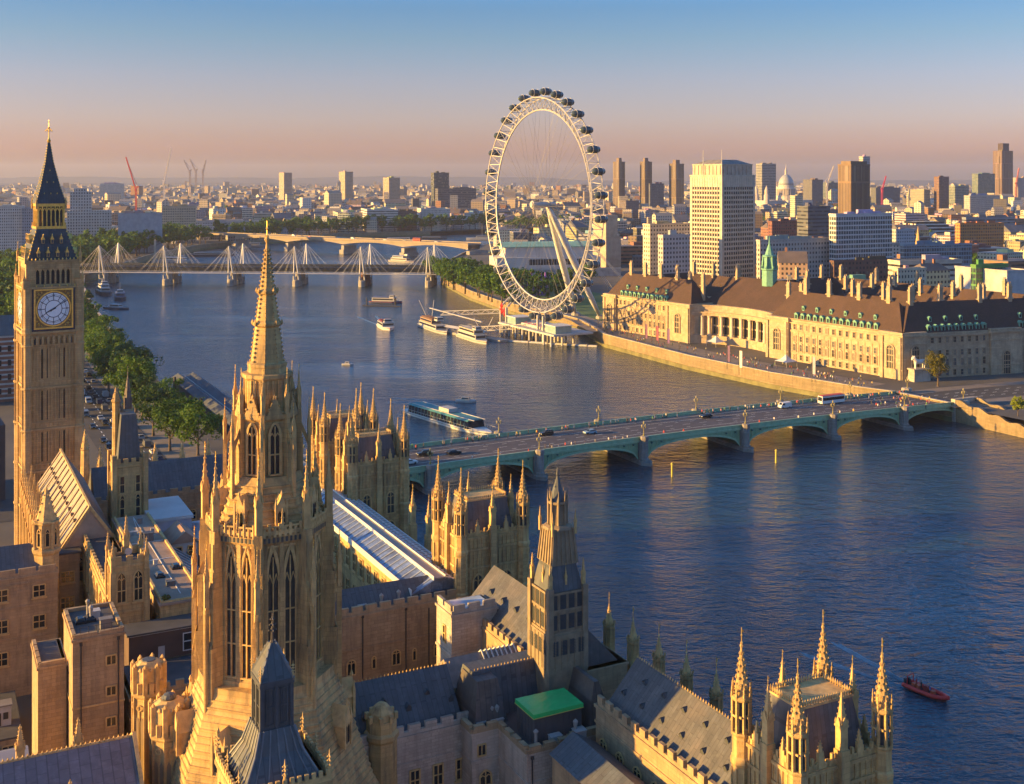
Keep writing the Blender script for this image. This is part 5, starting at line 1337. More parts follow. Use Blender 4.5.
# flat roofs
t = wing('long pale flat felt roof with white upstand lines, lower left of the great spire', 31.2,37.4,174,221,23.4,('flat','x',23.62,0,plain('pale_felt', (.30,.215,.155), .85, 0, .22, .35, stain=(.2,.18,.17))),STONE,[('W',18.5,1.5,2.8,11,2,False)],'',inset=.35)
b = MB(); b.box(0,.34,0,47,23.4,24.0); b.box(5.86,6.2,0,47,23.4,24.0); b.box(.35,5.85,0,.34,23.4,23.9); b.build('coping', STONE_PLAIN, t)
b = MB(); b.box(3.3,3.42,3,46,23.62,23.7); b.box(.6,5.7,20.2,20.35,23.62,23.7); b.box(.6,5.7,30.2,30.3,23.62,23.69); b.bar((2.2,30,23.72),(3.2,45,23.72),.1,.06); b.build('roof_upstand', WHITE, t)
b = MB(); rr_ = random.Random(2)
for i in range(60): b.octa(rr_.uniform(.3,1.4),rr_.uniform(.2,1.2),23.9+rr_.uniform(0,.5),.16)
b.build('rooftop_weeds', LEAF2, t); clutter(t,1,5.5,3,44,23.6,12,5)
t = wing('grey lean to with a glazed slope beside the long pale flat roof', 37.6,42.0,176,206,19.6,None,FLATROOF_DK,[],'')
b = MB(); b.add([(0,0,22.6),(4.4,0,19.6),(4.4,30,19.6),(0,30,22.6)], [(0,1,2,3)]); b.add([(0,0,22.6),(0,0,19.6),(4.4,0,19.6)],[(0,1,2)]); b.build('roof', seamed('grey_glazing', (.12,.15,.19), 1.2, 'y', .25, .1), t)
b = MB()
for i in range(13): b.bar((0,.3+i*2.4,22.7),(4.4,.3+i*2.4,19.7),.1,.1)
b.build('glazing_bars', OFFWHITE, t)
t = wing('brown pitched roof lantern hut with two dark openings on the dark roofs', 39.0,43.4,207,214,21.8,('gable','y',23.8,0,plain('rusty_sheet', (.27,.17,.12), .6, 0, .2, .7)),OFFWHITE,[('S',19.4,1.2,1.8,2,1,False)],'')
wing('block under a white membrane roof behind the brown roof hut', 38.2,45.4,222,236,21.8,('flat','x',22.3,0,plain('white_membrane', (.48,.46,.45), .7, 0, .1, .3)),plain('lilac_sheet', (.40,.37,.42), .7),[],'',inset=-.1)
t = wing('low block under a pale blue white sloping roof left of the great spire', 46.0,56.5,206,229,18.8,('gable','x',21.4,2.5,plain('blue_white_sheet', (.38,.41,.45), .55, 0, .1, .3)),STONE_PALE,[],'')
t = wing('brown boarded plant room with a white framed window behind the octagonal turrets', 26.0,37.2,169.5,173.6,21.4,('flat','x',21.55,0,FLATROOF_DK),plain('brown_boarding', (.09,.055,.045), .7, 0, .2, .5),[],'',inset=-.12)
b = MB(); b.box(7.4,10.6,-.12,-.02,18.0,20.6,1)
for q in (7.4,9.0,10.48): b.box(q,q+.14,-.2,-.13,18,20.6)
for q in (18.0,19.3,20.46): b.box(7.4,10.6,-.24,-.2,q,q+.14)
b.build('window', [WHITE, GLASS], t)
b = MB(); b.box(4.0,4.9,-.1,-.02,17.4,19.2); b.build('door', OFFWHITE, t)
b = MB(); b.box(-.1,11.3,-.2,-.13,21.2,21.5); b.build('fascia', WHITE, t)
wing('dark terrace range below the boarded plant room with a battlemented wall', 24.5,41,158.5,169.2,17.4,('flat','x',17.5,0,FLATROOF_DK),STONE_BROWN,[('S',12.0,1.8,1.9,5,2,False),('S',7,1.8,1.9,5,2,False)],'S',strs=(14.5,),inset=.5)
# bottom left roof
t = wing('lead covered roof with a crested ridge and stone pinnacles in the bottom left corner', -12,21.4,128.8,145.5,17.2,('gable','x',22.4,0,seamed('lilac_lead', (.16,.145,.165), 1.1, 'x', .5, 0, cross=1.4, warm=(.15,.13,.14))),STONE,[],'')
c_ = MB()
for i in range(66): c_.octa(.4+i*.5,8.35,22.55,.13,.28)
c_.box(0,33.4,8.2,8.5,22.3,22.45); c_.build('ridge_cresting', STONE_PLAIN, t)
r = MB(); r.bar((33.6,-.4,17.3),(33.6,8.35,22.6),.4,.4); r.bar((33.6,17.1,17.3),(33.6,8.35,22.6),.4,.4); r.build('coping', STONE_PLAIN, t)
for x,y,z in ((22.1,14.8,18.6),(28.2,13.4,18.7),(25.9,.2,18.2),(13,.2,17.2)): pinnacle(t,x,y,z,1.25,False,sz=.95)
wing('dim courtyard range with windows seen past the left edge of the plain brown tower', -14,13,184,200,4.0,('flat','x',4.2,0,FLATROOF_DK),STONE_BROWN,[('S',1.2,1.6,1.8,8,2,False)],'',inset=.4)
t = thing('roof_cabin', 'small pale plant cabin standing on a low dark roof in the left courtyard', 'cabin', W(9.6,188,4.2), PHI)
b = MB(); b.box(0,2.4,0,2.0,0,2.9); b.build('wall', OFFWHITE, t); b = MB(); b.box(-.15,2.55,-.15,2.15,2.9,3.1); b.build('roof', FLATROOF, t)
b = MB(); b.box(.3,1.0,-.06,-.01,.1,2.0); b.box(1.3,2.0,-.06,-.01,1.0,2.0); b.build('door', DARK, t)
wing('low shed with a pale blue sheet roof at the left edge of the courtyard', -14,13.5,179,183.5,2.6,('gable','x',3.6,0,MATS['blue_white_sheet']),STONE_BROWN,[],'')
# long dark cross roof with small spirelets at the north end of the palace
t = wing('long dark roofed range with a brown battlemented wall right of the clock tower foot', 31.8,74,257.5,271,17.0,('gable','x',23.0,0,LEAD),STONE_BROWN,[('S',11,1.4,2.2,9,2,True)],'S',strs=(13.8,),merl=(1.6,1.0))
for i,(x_,y_,Z_) in enumerate(((85,470,20),(100,470,20),(155,466,20),(182,463,20),(208,461,20))):
    p_ = at(x_,y_,Z_); uu = p_.x*CU+p_.y*SU; vv = -p_.x*SU+p_.y*CU
    big = i == 0
    b = MB(); b.lathe([(1.0 if big else .8,0),(1.0 if big else .8,19.6)],8); crocketed(b,0,0,24.6 if big else 20.8,.95 if big else .75,4.6,8,6,.15)
    b.lathe([(1.0 if big else .8,19.5),(.9 if big else .72,24.5 if big else 20.7),(1.1 if big else .9,24.7 if big else 20.9)],8)
    pt = thing('buttress_pinnacle', ['large sunlit stone pinnacle at the right foot of the clock tower','small stone pinnacle over the embankment road, right of the large sunlit one','stone pinnacle on the long dark roof, left one of three near the parked cars','stone pinnacle on the long dark roof, middle one of three near the parked cars','stone pinnacle on the long dark roof, right one of three near the parked cars'][i], 'pinnacle', W(uu,vv), PHI)
    b.build('shaft', STONE_PLAIN, pt)
# buildings west of the palace, at the left edge
t = thing('office_building', 'dark modern block with a lit window and pale pipes at the left edge', 'building', (-160,292,0), R(31))
b = MB(); b.box(0,30,0,24,0,20); b.build('wall', plain('dark_bronze', (.05,.045,.05), .6), t); b = MB(); b.frust(0,30,0,24,20,27,4); b.build('roof', LEAD, t)
b = MB()
for i in range(8): b.box(2+i*3.6,2.6+i*3.6,-.4,0,0,20)
b.build('mullion', plain('pinkish_pier', (.28,.2,.19), .8), t)
gl = MB(); gl.box(0,2.3,-.1,-.02,0,2.0); repeat_part('window', gl, plain('teal_glass', (.05,.10,.12), .15), t, [(3.1+i*3.6,0,1+k*3.2) for i in range(7) for k in range(6)])
t = thing('banded_building', 'red brick and white banded block behind the clock tower at the left edge', 'building', (-215,430,0), R(27))
b = MB()
for i in range(14): b.box(0,34,0,20,i*1.8,i*1.8+1.1,0); b.box(.05,33.95,.05,19.95,i*1.8+1.1,i*1.8+1.8,1)
b.build('wall', [masonry('red_brick', (.27,.10,.06), .3, .7), OFFWHITE], t); b = MB(); b.gable(-.3,34.3,-.3,20.3,25.2,32,'x',4); b.build('roof', LEAD, t)
wins_ = MB(); wins_.box(0,1.2,-.1,-.02,0,2.2); repeat_part('window', wins_, GLASS, t, [(2+i*3.4,0,3+k*5.4) for i in range(10) for k in range(4)])
# ================================================================ RIVERSIDE HALL (long stone building with brown roofs)
CA = R(34); CO = Vector((165,489,0))
HALL = thing('riverside_hall', 'long pale stone hall with brown roofs, green dormers and a concave colonnade, right bank', 'building', CO, CA)
def loc2w(x,y,z=0): return CO + Vector((x*math.cos(CA)-y*math.sin(CA), x*math.sin(CA)+y*math.cos(CA), z))
EZ = 18.4
hallwall = PORTLAND
def hall_block(x0,x1,y0,y1,z1=EZ,mat=None,rough=True):
    w = MB(); w.box(x0,x1,y0,y1,0,z1); strings(w,x0,x1,y0,y1,[3.9,z1-4.2],.3,.4); strings(w,x0,x1,y0,y1,[z1-.8],.7,.6); w.box(x0-.1,x1+.1,y0-.1,y1+.1,z1,z1+.9)
    return w
def hall_roof(x0,x1,y0,y1,z0,z1,axis,hip,name='roof'):
    r = MB(); r.gable(x0+.7,x1-.7,y0+.7,y1-.7,z0,z1,axis,hip); return r.build(name, TILE, HALL)
hall_block(0,17,10,64).build('wall', hallwall, HALL); hall_block(0,17,147,191).build('wall', hallwall, HALL)
for y0,y1 in ((-.5,11),(63,77),(130,148),(190,201)):
    w = hall_block(-1.4,18.4,y0,y1,EZ+.6)
    for q in (y0+1.2,y1-1.2): w.box(-2.0,-1.2,q-.7,q+.7,0,EZ-.5)
    w.build('pavilion', hallwall, HALL)
hall_roof(-.4,17.4,0,77,EZ+.5,31.5,'y',8); hall_roof(-.4,17.4,130,201,EZ+.5,31.5,'y',8)
# centre behind the crescent
hall_block(15,46,70,137,EZ).build('wall', hallwall, HALL); hall_roof(14,47,69,138,EZ+.9,33,'y',12)
# crescent: curved wall, columns, entablature
cr = MB(); N = 18; yc, hy = 103.5, 27.0; pts = []
for i in range(N+1):
    a = -1+2*i/N; pts.append((14.5*(1-a*a)**.5*.9+1.0, yc+hy*a))
for (xa,ya),(xb,yb) in zip(pts[:-1],pts[1:]):
    d = Vector((xb-xa,yb-ya)).normalized(); nn_ = Vector((d.y,-d.x))
    cr.prism([(xa,ya),(xb,yb),(xb+12,yb),(xa+12,ya)], 0, EZ+.8)
cr.build('crescent_wall', hallwall, HALL)
en = MB()
for (xa,ya),(xb,yb) in zip(pts[:-1],pts[1:]):
    for z0,z1,o in ((14.2,15.6,2.4),(15.6,16.2,2.9),(16.2,19.6,1.6)):
        en.prism([(xa-o,ya),(xb-o,yb),(xb+.5,yb),(xa+.5,ya)], z0, z1)
en.build('entablature', hallwall, HALL); en = MB()
for (xa,ya),(xb,yb) in zip(pts[:-1],pts[1:]): en.prism([(xa-2.6,ya),(xb-2.6,yb),(xb+.5,yb),(xa+.5,ya)], 0, 4.2)
en.build('colonnade_base', hallwall, HALL)
cm = MB(); cm.lathe([(1.15,4.2),(1.15,4.6),(.9,4.8),(.8,13.4),(1.1,13.7),(1.2,14.2)], 12)
repeat_part('column', cm, plain('column_stone', (.52,.44,.33), .8, 0, .1), HALL, [(x-1.9,y,0) for x,y in pts[2:-2:1][::2]]+[(pts[i][0]-1.9,pts[i][1],0) for i in (1,17)])
dk_ = MB(); dk_.box(-.05,.0,-1.0,1.0,0,3.8)
repeat_part('window', dk_, GLASS, HALL, [((pts[i][0]+pts[i+1][0])/2-.35,(pts[i][1]+pts[i+1][1])/2,z) for i in range(2,N-2) for z in (5.0,9.6)])
# south wing along the street (its angle follows the street)
SA = -R(16)
def sw(x,y): return (x*math.cos(SA)-y*math.sin(SA), x*math.sin(SA)+y*math.cos(SA))
w = MB(); base = hall_block(8,112,0,17); w.merge(base, Matrix.Rotation(SA,4,'Z'))
w.merge(hall_block(-.5,11,-1.0,17.6,EZ+.6), Matrix.Rotation(SA,4,'Z')); w.merge(hall_block(44,60,-1.2,17.6,EZ+.6), Matrix.Rotation(SA,4,'Z'))
w.build('wall', hallwall, HALL)
r = MB(); r0 = MB(); r0.gable(.5,112,.5,17,EZ+.9,31.5,'x',9); r.merge(r0, Matrix.Rotation(SA,4,'Z')); r.build('roof', TILE, HALL)
# wings round the inner courts and the far ranges, mostly their roofs show
for x0,x1,y0,y1,ax in ((30,46,18,66,'y'),(60,76,0,70,'y'),(46,110,66,82,'x'),(46,110,118,134,'x'),(95,111,0,130,'y'),(46,62,140,192,'y'),(17,60,186,200,'x')):
    hall_block(x0,x1,y0,y1,EZ-1).build('wall', hallwall, HALL); hall_roof(x0,x1,y0,y1,EZ-.1,29.5,ax,3)
w = MB(); w.box(17.5,95,17,185,0,11); w.build('court_roof', FLATROOF, HALL)
# windows
wn = MB(); wn.box(-.95,-.65,-.22,-.0,-.15,2.45); wn.box(.65,.95,-.22,0,-.15,2.45); wn.box(-1.0,1.0,-.3,0,2.3,2.65); wn.box(-1.0,1.0,-.3,0,-.4,-.1)
wn.add([(-.7,-.04,0),(.7,-.04,0),(.7,-.04,2.3),(-.7,-.04,2.3)], [(0,1,2,3)], 1); wn.box(-.05,.05,-.1,-.04,0,2.3); wn.box(-.7,.7,-.1,-.05,1.1,1.2)
pl = []; rows = (.9,9.4,14.9); pl_t = []
for y0,y1 in ((12.5,62),(149.5,189)):
    n_ = round((y1-y0)/3.7)
    for k in range(n_):
        for z in rows: pl.append((-.02,y0+(y1-y0)*(k+.5)/n_,z,-math.pi/2))
        pl_t.append((-.02,y0+(y1-y0)*(k+.5)/n_,5.0,-math.pi/2))
for x0,x1 in ((12.5,43),(61.5,108)):
    n_ = round((x1-x0)/3.7)
    for k in range(n_):
        for z in rows:
            a_,b_ = sw(x0+(x1-x0)*(k+.5)/n_, -.02); pl.append((a_,b_,z,SA))
        a_,b_ = sw(x0+(x1-x0)*(k+.5)/n_, -.02); pl_t.append((a_,b_,5.0,SA))
PANE2 = plain('pane_with_blind', (.16,.145,.12), .35, 0, .3, 1.0); PANE3 = plain('pale_pane', (.07,.085,.10), .1, 0, .3, 1.0)
wr = random.Random(19); wr.shuffle(pl); wr.shuffle(pl_t)
def panes(n_, pls, mb_, most):
    third = len(pls)//5
    repeat_part(n_, mb_, [PORTLAND, PANE2], HALL, pls[:third], most=most//4); repeat_part(n_, mb_, [PORTLAND, PANE3], HALL, pls[third:2*third], most=most//4); repeat_part(n_, mb_, [PORTLAND, GLASS], HALL, pls[2*third:], most=most//2)
panes('window', pl, wn, 52)
wt_ = MB(); wt_.box(-1.05,-.7,-.28,0,-.15,3.1); wt_.box(.7,1.05,-.28,0,-.15,3.1); wt_.box(-1.1,1.1,-.4,0,3.0,3.3); wt_.box(-1.1,1.1,-.4,0,-.45,-.1)
wt_.add([(-1.2,-.4,3.3),(1.2,-.4,3.3),(0,-.4,3.95),(-1.2,0,3.3),(1.2,0,3.3),(0,0,3.95)],[(0,1,2),(1,4,5,2),(0,2,5,3)])
wt_.add([(-.7,-.04,0),(.7,-.04,0),(.7,-.04,3.0),(-.7,-.04,3.0)], [(0,1,2,3)], 1); wt_.box(-.05,.05,-.1,-.04,0,3.0); wt_.box(-.7,.7,-.1,-.05,1.6,1.7)
panes('tall_window', pl_t, wt_, 40)
ps = MB()
for y0,y1 in ((12.5,62),(149.5,189)):
    n_ = round((y1-y0)/3.7)
    for k in range(n_+1): y = y0+(y1-y0)*k/n_; ps.box(-.22,.0,y-.28,y+.28,4.3,13.6)
    ps.box(-.45,0,y0-2,y1+2,13.6,14.1); ps.box(-.3,0,y0-2,y1+2,3.5,3.9)
ps.build('pilasters', PORTLAND, HALL); bal = MB()
for y0,y1 in ((10.5,63.5),(147.5,190.5)):
    bal.box(-.75,-.45,y0,y1,EZ+1.25,EZ+1.45)
    k = y0
    while k < y1: bal.box(-.72,-.48,k,k+.22,EZ+.85,EZ+1.26); k += .75
bal.build('balustrade', PORTLAND, HALL)
# great arched recesses on the pavilions
ar = MB(); ns = 12
arc = [(-2.0,0),(2.0,0)]+[(2.0*math.cos(math.pi*i/ns),8.0+2.0*math.sin(math.pi*i/ns)) for i in range(ns+1)]
ar.add([(x,-.05,z) for x,z in arc], [tuple(range(len(arc)))], 1)
for p,q in zip(arc[1:],arc[2:]+arc[:1]): ar.bar((p[0],-.2,p[1]),(q[0],-.2,q[1]),.55,.5)
for z in (2.6,5.4,8.0): ar.box(-1.9,1.9,-.14,-.05,z,z+.35)
for x in (-.7,.7): ar.box(x-.12,x+.12,-.13,-.05,0,9.5)
ame = ar.mesh('arched_recess', [PORTLAND, GLASS_LEADED])
for y in (5.4,70,139,195.5): link('arched_recess', ame, HALL, (-1.43,y,4.4), -math.pi/2)
for x in (5.2,52):
    a_,b_ = sw(x,-1.05 if x<20 else -1.25); link('arched_recess', ame, HALL, (a_,b_,4.4 if x<20 else .3), SA)
# green copper dormers in two rows
DS = 1.28; dm = MB(); dm.box(-.75,.75,-.3,1.6,0,1.9); dm.add([(-.95,-.5,1.85),(.95,-.5,1.85),(0,-.5,2.55),(-.95,2.2,1.85),(.95,2.2,1.85),(0,2.2,2.55)], [(0,1,2),(1,4,5,2),(0,2,5,3)])
dm.add([(-.42,-.33,.35),(.42,-.33,.35),(.42,-.33,1.6),(-.42,-.33,1.6)], [(0,1,2,3)], 1)
dm2 = MB(); dm2.merge(dm, Matrix.Scale(.95,4)); q_ = MB(); q_.merge(dm, Matrix.Scale(DS,4)); dm = q_; pl = []; pl2 = []
tanr = (31.5-EZ-.5)/(17.8/2-.7)
for y0,y1 in ((13,62),(149,189)):
    n_ = round((y1-y0)/3.7)
    for k in range(n_): pl.append((1.2,y0+(y1-y0)*(k+.5)/n_,EZ+1.0,-math.pi/2))
    for k in range(n_//2): pl2.append((3.4,y0+(y1-y0)*(k+.5)/(n_//2),EZ+5.0,-math.pi/2))
for x0,x1 in ((12,44),(60,108)):
    n_ = round((x1-x0)/3.4)
    for k in range(n_): a_,b_ = sw(x0+(x1-x0)*(k+.5)/n_,1.3); pl.append((a_,b_,EZ+1.0,SA))
    for k in range(n_//2): a_,b_ = sw(x0+(x1-x0)*(k+.5)/(n_//2),3.6); pl2.append((a_,b_,EZ+5.0,SA))
repeat_part('dormer', dm, [COPPER, GLASS], HALL, pl, most=60); repeat_part('upper_dormer', dm2, [COPPER, GLASS], HALL, pl2, most=36)
# chimneys
ch = MB(); ch.cbox(0,0,21,1.9,1.35,15.6); ch.cbox(0,0,36.4,2.3,1.75,.5); ch.cbox(0,0,36.9,1.7,1.15,1.2); ch.cbox(0,0,31.5,3.0,2.2,.5)
for i in (-.6,.6): ch.lathe([(.28,38.0),(.24,38.9)],6,i,0)
pl = [(8.5,y,0,math.pi/2) for y in (14,30,47,61,150,163,176,188)]+[(11,y,-3,math.pi/2) for y in (66,74,133,143)]
for x in (10,28,46,62,80,100): a_,b_ = sw(x,8.5 if x!=28 else 12); pl.append((a_,b_,0,SA))
pl += [(38,y,-2,0) for y in (24,40,58)]+[(68,y,-2,0) for y in (8,24,42,60)]+[(x,74,-2,0) for x in (52,72,90)]+[(x,126,-2,0) for x in (54,74,94)]+[(103,y,-2,0) for y in (20,44,70,96,120)]+[(54,y,-2,0) for y in (150,170,186)]+[(31,y,1,0) for y in (80,128)]
repeat_part('chimney', ch, PORTLAND, HALL, pl)
# green lantern spire on the centre
g = MB(); g.lathe([(4.0,30),(4.0,38),(4.6,38.4),(4.6,39),(3.2,39.2),(3.2,44.6),(3.8,45),(3.8,45.6),(2.4,46.0),(1.5,48.6),(.5,51.4),(.15,55.5)],8,29,103.5)
for k in range(8):
    a = math.pi/8+k*math.pi/4; g.bar((29+3.9*math.cos(a),103.5+3.9*math.sin(a),39),(29+3.3*math.cos(a),103.5+3.3*math.sin(a),45),.6,.6)
    g.octa(29+4.4*math.cos(a),103.5+4.4*math.sin(a),39.6,.4,1.0)
g.build('lantern_spire', COPPER, HALL)
# terrace in front: pale marquee, plinth of the stone lion
t = thing('stone_lion', 'large pale stone lion on a tall plinth at the right end of the bridge', 'statue', at(919,376,2), R(20))
b = MB(); b.frust(-4.2,4.2,-2.2,2.2,-2,3.0,.4); b.box(-4.3,4.3,-2.3,2.3,2.7,3.3); b.build('plinth', STONE_PALE, t)
b = MB(); rings = []
for x,z,rz_,ry_ in ((3.0,6.0,.35,.3),(2.6,6.2,.8,.7),(1.6,6.1,1.0,.85),(.2,5.9,.95,.8),(-1.0,6.1,1.1,.9),(-1.9,6.7,1.35,1.0),(-2.6,7.4,1.2,.95),(-3.2,7.6,.8,.7),(-3.7,7.3,.45,.4)):
    rings.append([(x, ry_*math.cos(a*math.pi/4), z+rz_*math.sin(a*math.pi/4)) for a in range(8)])
b.loft(rings)
for x,y in ((2.4,.5),(2.5,-.5),(-1.7,.5),(-2.1,-.5)): b.lathe([(.3,3.3),(.26,4.4),(.5,5.8)],7,x,y)
b.tube([(2.9,0,6.1),(3.5,0,5.4),(3.6,0,4.4)],.14,5)
for s_ in (-1,1): b.octa(-2.7,s_*.6,8.5,.28)
b.build('lion', plain('lion_stone', (.60,.57,.52), .8), t)

# ================================================================ OBSERVATION WHEEL
HUB = Vector((15.9,650,70.0)); WAX = Vector((.474,-.880,0)).normalized(); WN = Vector((.880,.474,0)).normalized()
EYE = thing('observation_wheel', 'giant white observation wheel with glass capsules standing over the river', 'ferris wheel', (HUB.x,HUB.y,0), 0)
def ew(r,a,o=0.0): return Vector((0,0,HUB.z)) + WAX*(r*math.sin(a)) + WN*o + Vector((0,0,r*math.cos(a)))
NS = 64; rim = MB(); chord = MB()
def ringtube(mb, r, o, rad, n=5):
    rings = []
    for i in range(NS):
        a = 2*math.pi*i/NS; c_ = ew(r,a,o); rd_ = (ew(r+1,a,o)-c_)
        rings.append([tuple(c_+rd_*rad*math.cos(2*math.pi*k/n)+WN*rad*math.sin(2*math.pi*k/n)) for k in range(n)])
    mb.loft(rings+[rings[0]], 0, False, False)
for o in (-3.6,3.6): ringtube(rim,60.0,o,.36)
ringtube(rim,53.2,0,.5)
for i in range(NS):
    a0,a1,am = 2*math.pi*i/NS, 2*math.pi*(i+1)/NS, 2*math.pi*(i+.5)/NS
    rim.bar(ew(60,a0,-3.6),ew(60,a0,3.6),.32,.32); rim.bar(ew(60,a0,-3.6),ew(60,a1,3.6),.2,.2)
    for o in (-3.6,3.6):
        rim.bar(ew(53.2,am,0),ew(60,a0,o),.3,.3); rim.bar(ew(53.2,am,0),ew(60,a1,o),.3,.3)
rim.build('rim', STEEL_WHITE, EYE)
spk = MB()
for i in range(32):
    a = 2*math.pi*i/32; spk.bar(ew(2.2,a+.4,(-5,5)[i%2]),ew(53.2,a,0),.08,.08); spk.bar(ew(2.2,a-.4,(5,-5)[i%2]),ew(53.2,a+math.pi/32,0),.08,.08)
spk.build('spoke_cables', plain('steel_cable', (.16,.15,.15), .5, .2), EYE)
hb_ = MB(); c0 = Vector((0,0,HUB.z)); hb_.bar(c0-WN*6.0,c0+WN*6.0,3.2,3.2,0,14)
for o in (-5,5): hb_.bar(c0+WN*(o-.3),c0+WN*(o+.3),4.4,4.4,0,16)
hb_.bar(c0+WN*6,c0+WN*9.5,2.6,2.6,0,12); hb_.build('hub', STEEL_WHITE, EYE)
cap = MB(); rings = []
for k in range(11):
    q = -1+2*k/10; rr = 2.05*math.sqrt(max(.01,1-abs(q)**2.6)); c_ = WN*(q*4.1)
    rings.append([tuple(c_+WAX*rr*math.cos(2*math.pi*j/14)+Vector((0,0,rr*math.sin(2*math.pi*j/14)))) for j in range(14)])
cap.loft(rings)
capme = cap.mesh('capsule', plain('capsule_glass', (.05,.07,.08), .08, 0, .2, .5), True)
crm = MB()
for q in (-1.5,1.5):
    rr_ = 2.2; ring_ = [WN*(q)+WAX*rr_*math.cos(2*math.pi*j/16)+Vector((0,0,rr_*math.sin(2*math.pi*j/16))) for j in range(17)]
    crm.tube(ring_, .09, 4)
crm.add([tuple(WN*x+WAX*y+Vector((0,0,-1.25))) for x,y in ((-3.3,-1.4),(3.3,-1.4),(3.3,1.4),(-3.3,1.4))],[(0,1,2,3)])
crme = crm.mesh('capsule_ring', STEEL_WHITE)
for i in range(32):
    a = 2*math.pi*(i+.5)/32; c_ = link('capsule', capme, EYE, ew(63.2,a)); link('capsule_ring', crme, c_)
for f_,lab in ((Vector((53.5,700,0)),''),(Vector((39.5,716,0)),'')):
    lg_ = MB(); p0 = c0+WN*4.5; p1 = f_-Vector((HUB.x,HUB.y,0)); d = (p1-p0)
    rings = []; n_ = 12; e1 = d.cross(Vector((0,0,1))).normalized(); e2 = d.cross(e1).normalized()
    for k,(q,rr) in enumerate(((0,1.0),(.12,1.65),(.45,2.1),(.85,1.6),(1,.8))):
        rings.append([tuple(p0+d*q+e1*rr*math.cos(2*math.pi*j/n_)+e2*rr*math.sin(2*math.pi*j/n_)) for j in range(n_)])
    lg_.loft(rings); lg_.build('leg', WHITE, EYE, smooth=True)
    ft = MB(); ft.lathe([(3.2,-.5),(3.0,1.2),(1.6,2.2)],8,p1.x,p1.y); ft.build('footing', CONCRETE, EYE)
st = MB()
for s_ in (-1,1):
    for k in range(3): st.bar(c0+WN*9,WN*72+WAX*s_*(14+3*k)+Vector((0,0,1)),.22,.22)
st.build('backstay_cables', STEEL_WHITE, EYE)
# boarding deck on piles under the wheel
t = thing('boarding_platform', 'white boarding deck with glass booths and restraint towers under the great wheel', 'platform', (HUB.x,HUB.y,0), math.atan2(-.880,.474))
b = MB(); b.box(-34,30,-9,16,.1,1.0); b.box(-16,16,-3.5,3.5,1.0,2.4)
for x in range(-32,30,8):
    for y in (-7,0,7): b.lathe([(.6,-9),(.6,.2)],8,x,y)
b.build('deck', OFFWHITE, t)
b = MB()
for x0,x1 in ((16,27),(-28,-18)): b.box(x0,x1,-6,4,1.0,4.8); 
b.build('booth', plain('pale_green_glass', (.22,.33,.31), .2), t)
b = MB()
for x0,x1 in ((15.5,27.5),(-28.5,-17.5)): b.box(x0,x1,-6.5,4.5,4.8,5.2)
b.build('roof', WHITE, t)
for x in (-38,-31,6,12):
    b = MB(); b.box(x-.5,x+.5,-5.6,-4.4,-8,9 if x>0 else 9.5); b.bar((x,-4.5,10),(x+(-4 if x<0 else 0),3,14),.8,.8); b.build('restraint_tower', STEEL_WHITE, t)
b = MB(); rr_ = random.Random(8)
for i in range(40):
    x = rr_.uniform(-33,29); y = rr_.uniform(-8,12); b.bar((x,y,1.0),(x,y,2.1),.12,.12); b.bar((x,y,2.1),(x+rr_.uniform(-3,3),y+rr_.uniform(-2,2),2.1),.1,.1)
b.build('railing', STEEL_WHITE, t)
b = MB()
for x,y,z in ((-37,-5,8),(-35,-4.5,5.5),(-38.5,-4.6,6.8)):
    for k in range(3): b.octa(x+rr_.uniform(-1.5,1.5),y,z+rr_.uniform(-1,2),1.1,2.0)
b.build('red_drape', RED, t)
b = MB()
for i in range(14):
    b.octa(-10+i*1.7,-4.2,3.2+.5*math.sin(i*2.1),.28,.5)
b.build('red_flag', RED, t)

# ================================================================ CITY
def corner_block(name, label, x0, x1, ytop, Y, mat, col, xc=None, depth=24.0, rot=30.0, cat='building', base=0.0, group=None, roofmat=None, plant=True):
    """a building whose near corner stands at photo column xc (or x0) and distance Y; x0 and x1 bound it"""
    ph = R(rot); c_, s_ = math.cos(ph), math.sin(ph); xx = x0 if xc is None else xc
    X0 = (xx-512)/FPX*Y; k1 = (x1-512)/FPX; k0 = (x0-512)/FPX
    Lu = (k1*Y-X0)/(c_-k1*s_); Lv = depth if xc is None else (X0-k0*Y)/(s_+k0*c_)
    Lv = max(4, min(Lv, 140)); H_ = zat(ytop, Y)
    t = thing(name, label, cat, (X0,Y,0), ph, group)
    w = MB(); w.box(0,Lu,0,Lv,base,H_); w.build('wall', mat, t, color=col)
    r = MB(); r.box(-.25,Lu+.25,-.25,.25,H_-.5,H_+.9); r.box(-.25,Lu+.25,Lv-.25,Lv+.25,H_-.5,H_+.9); r.box(-.25,.25,.25,Lv-.25,H_-.5,H_+.89); r.box(Lu-.25,Lu+.25,.25,Lv-.25,H_-.5,H_+.89)
    r.build('parapet', WALLC, t, color=[q*.9 for q in col])
    r = MB(); r.box(.2,Lu-.2,.2,Lv-.2,H_-.2,H_+.12); r.build('roof', roofmat or ROOFC, t, color=(.17,.16,.15))
    if plant:
        rr = random.Random(int(x0*7+Y)); p = MB()
        for i in range(max(1,min(5,int(Lu/14)))):
            w_,d_ = Lu*rr.uniform(.12,.3), Lv*rr.uniform(.2,.5); x = rr.uniform(.1*Lu,.9*Lu-w_); y = rr.uniform(.1*Lv,.9*Lv-d_); p.box(x,x+w_,y,y+d_,H_+.1,H_+rr.uniform(1.8,4.2))
        p.build('roof_plant', WALLC, t, color=[q*rr.uniform(.5,1.0) for q in col])
    return t, Lu, Lv, H_
CB = corner_block
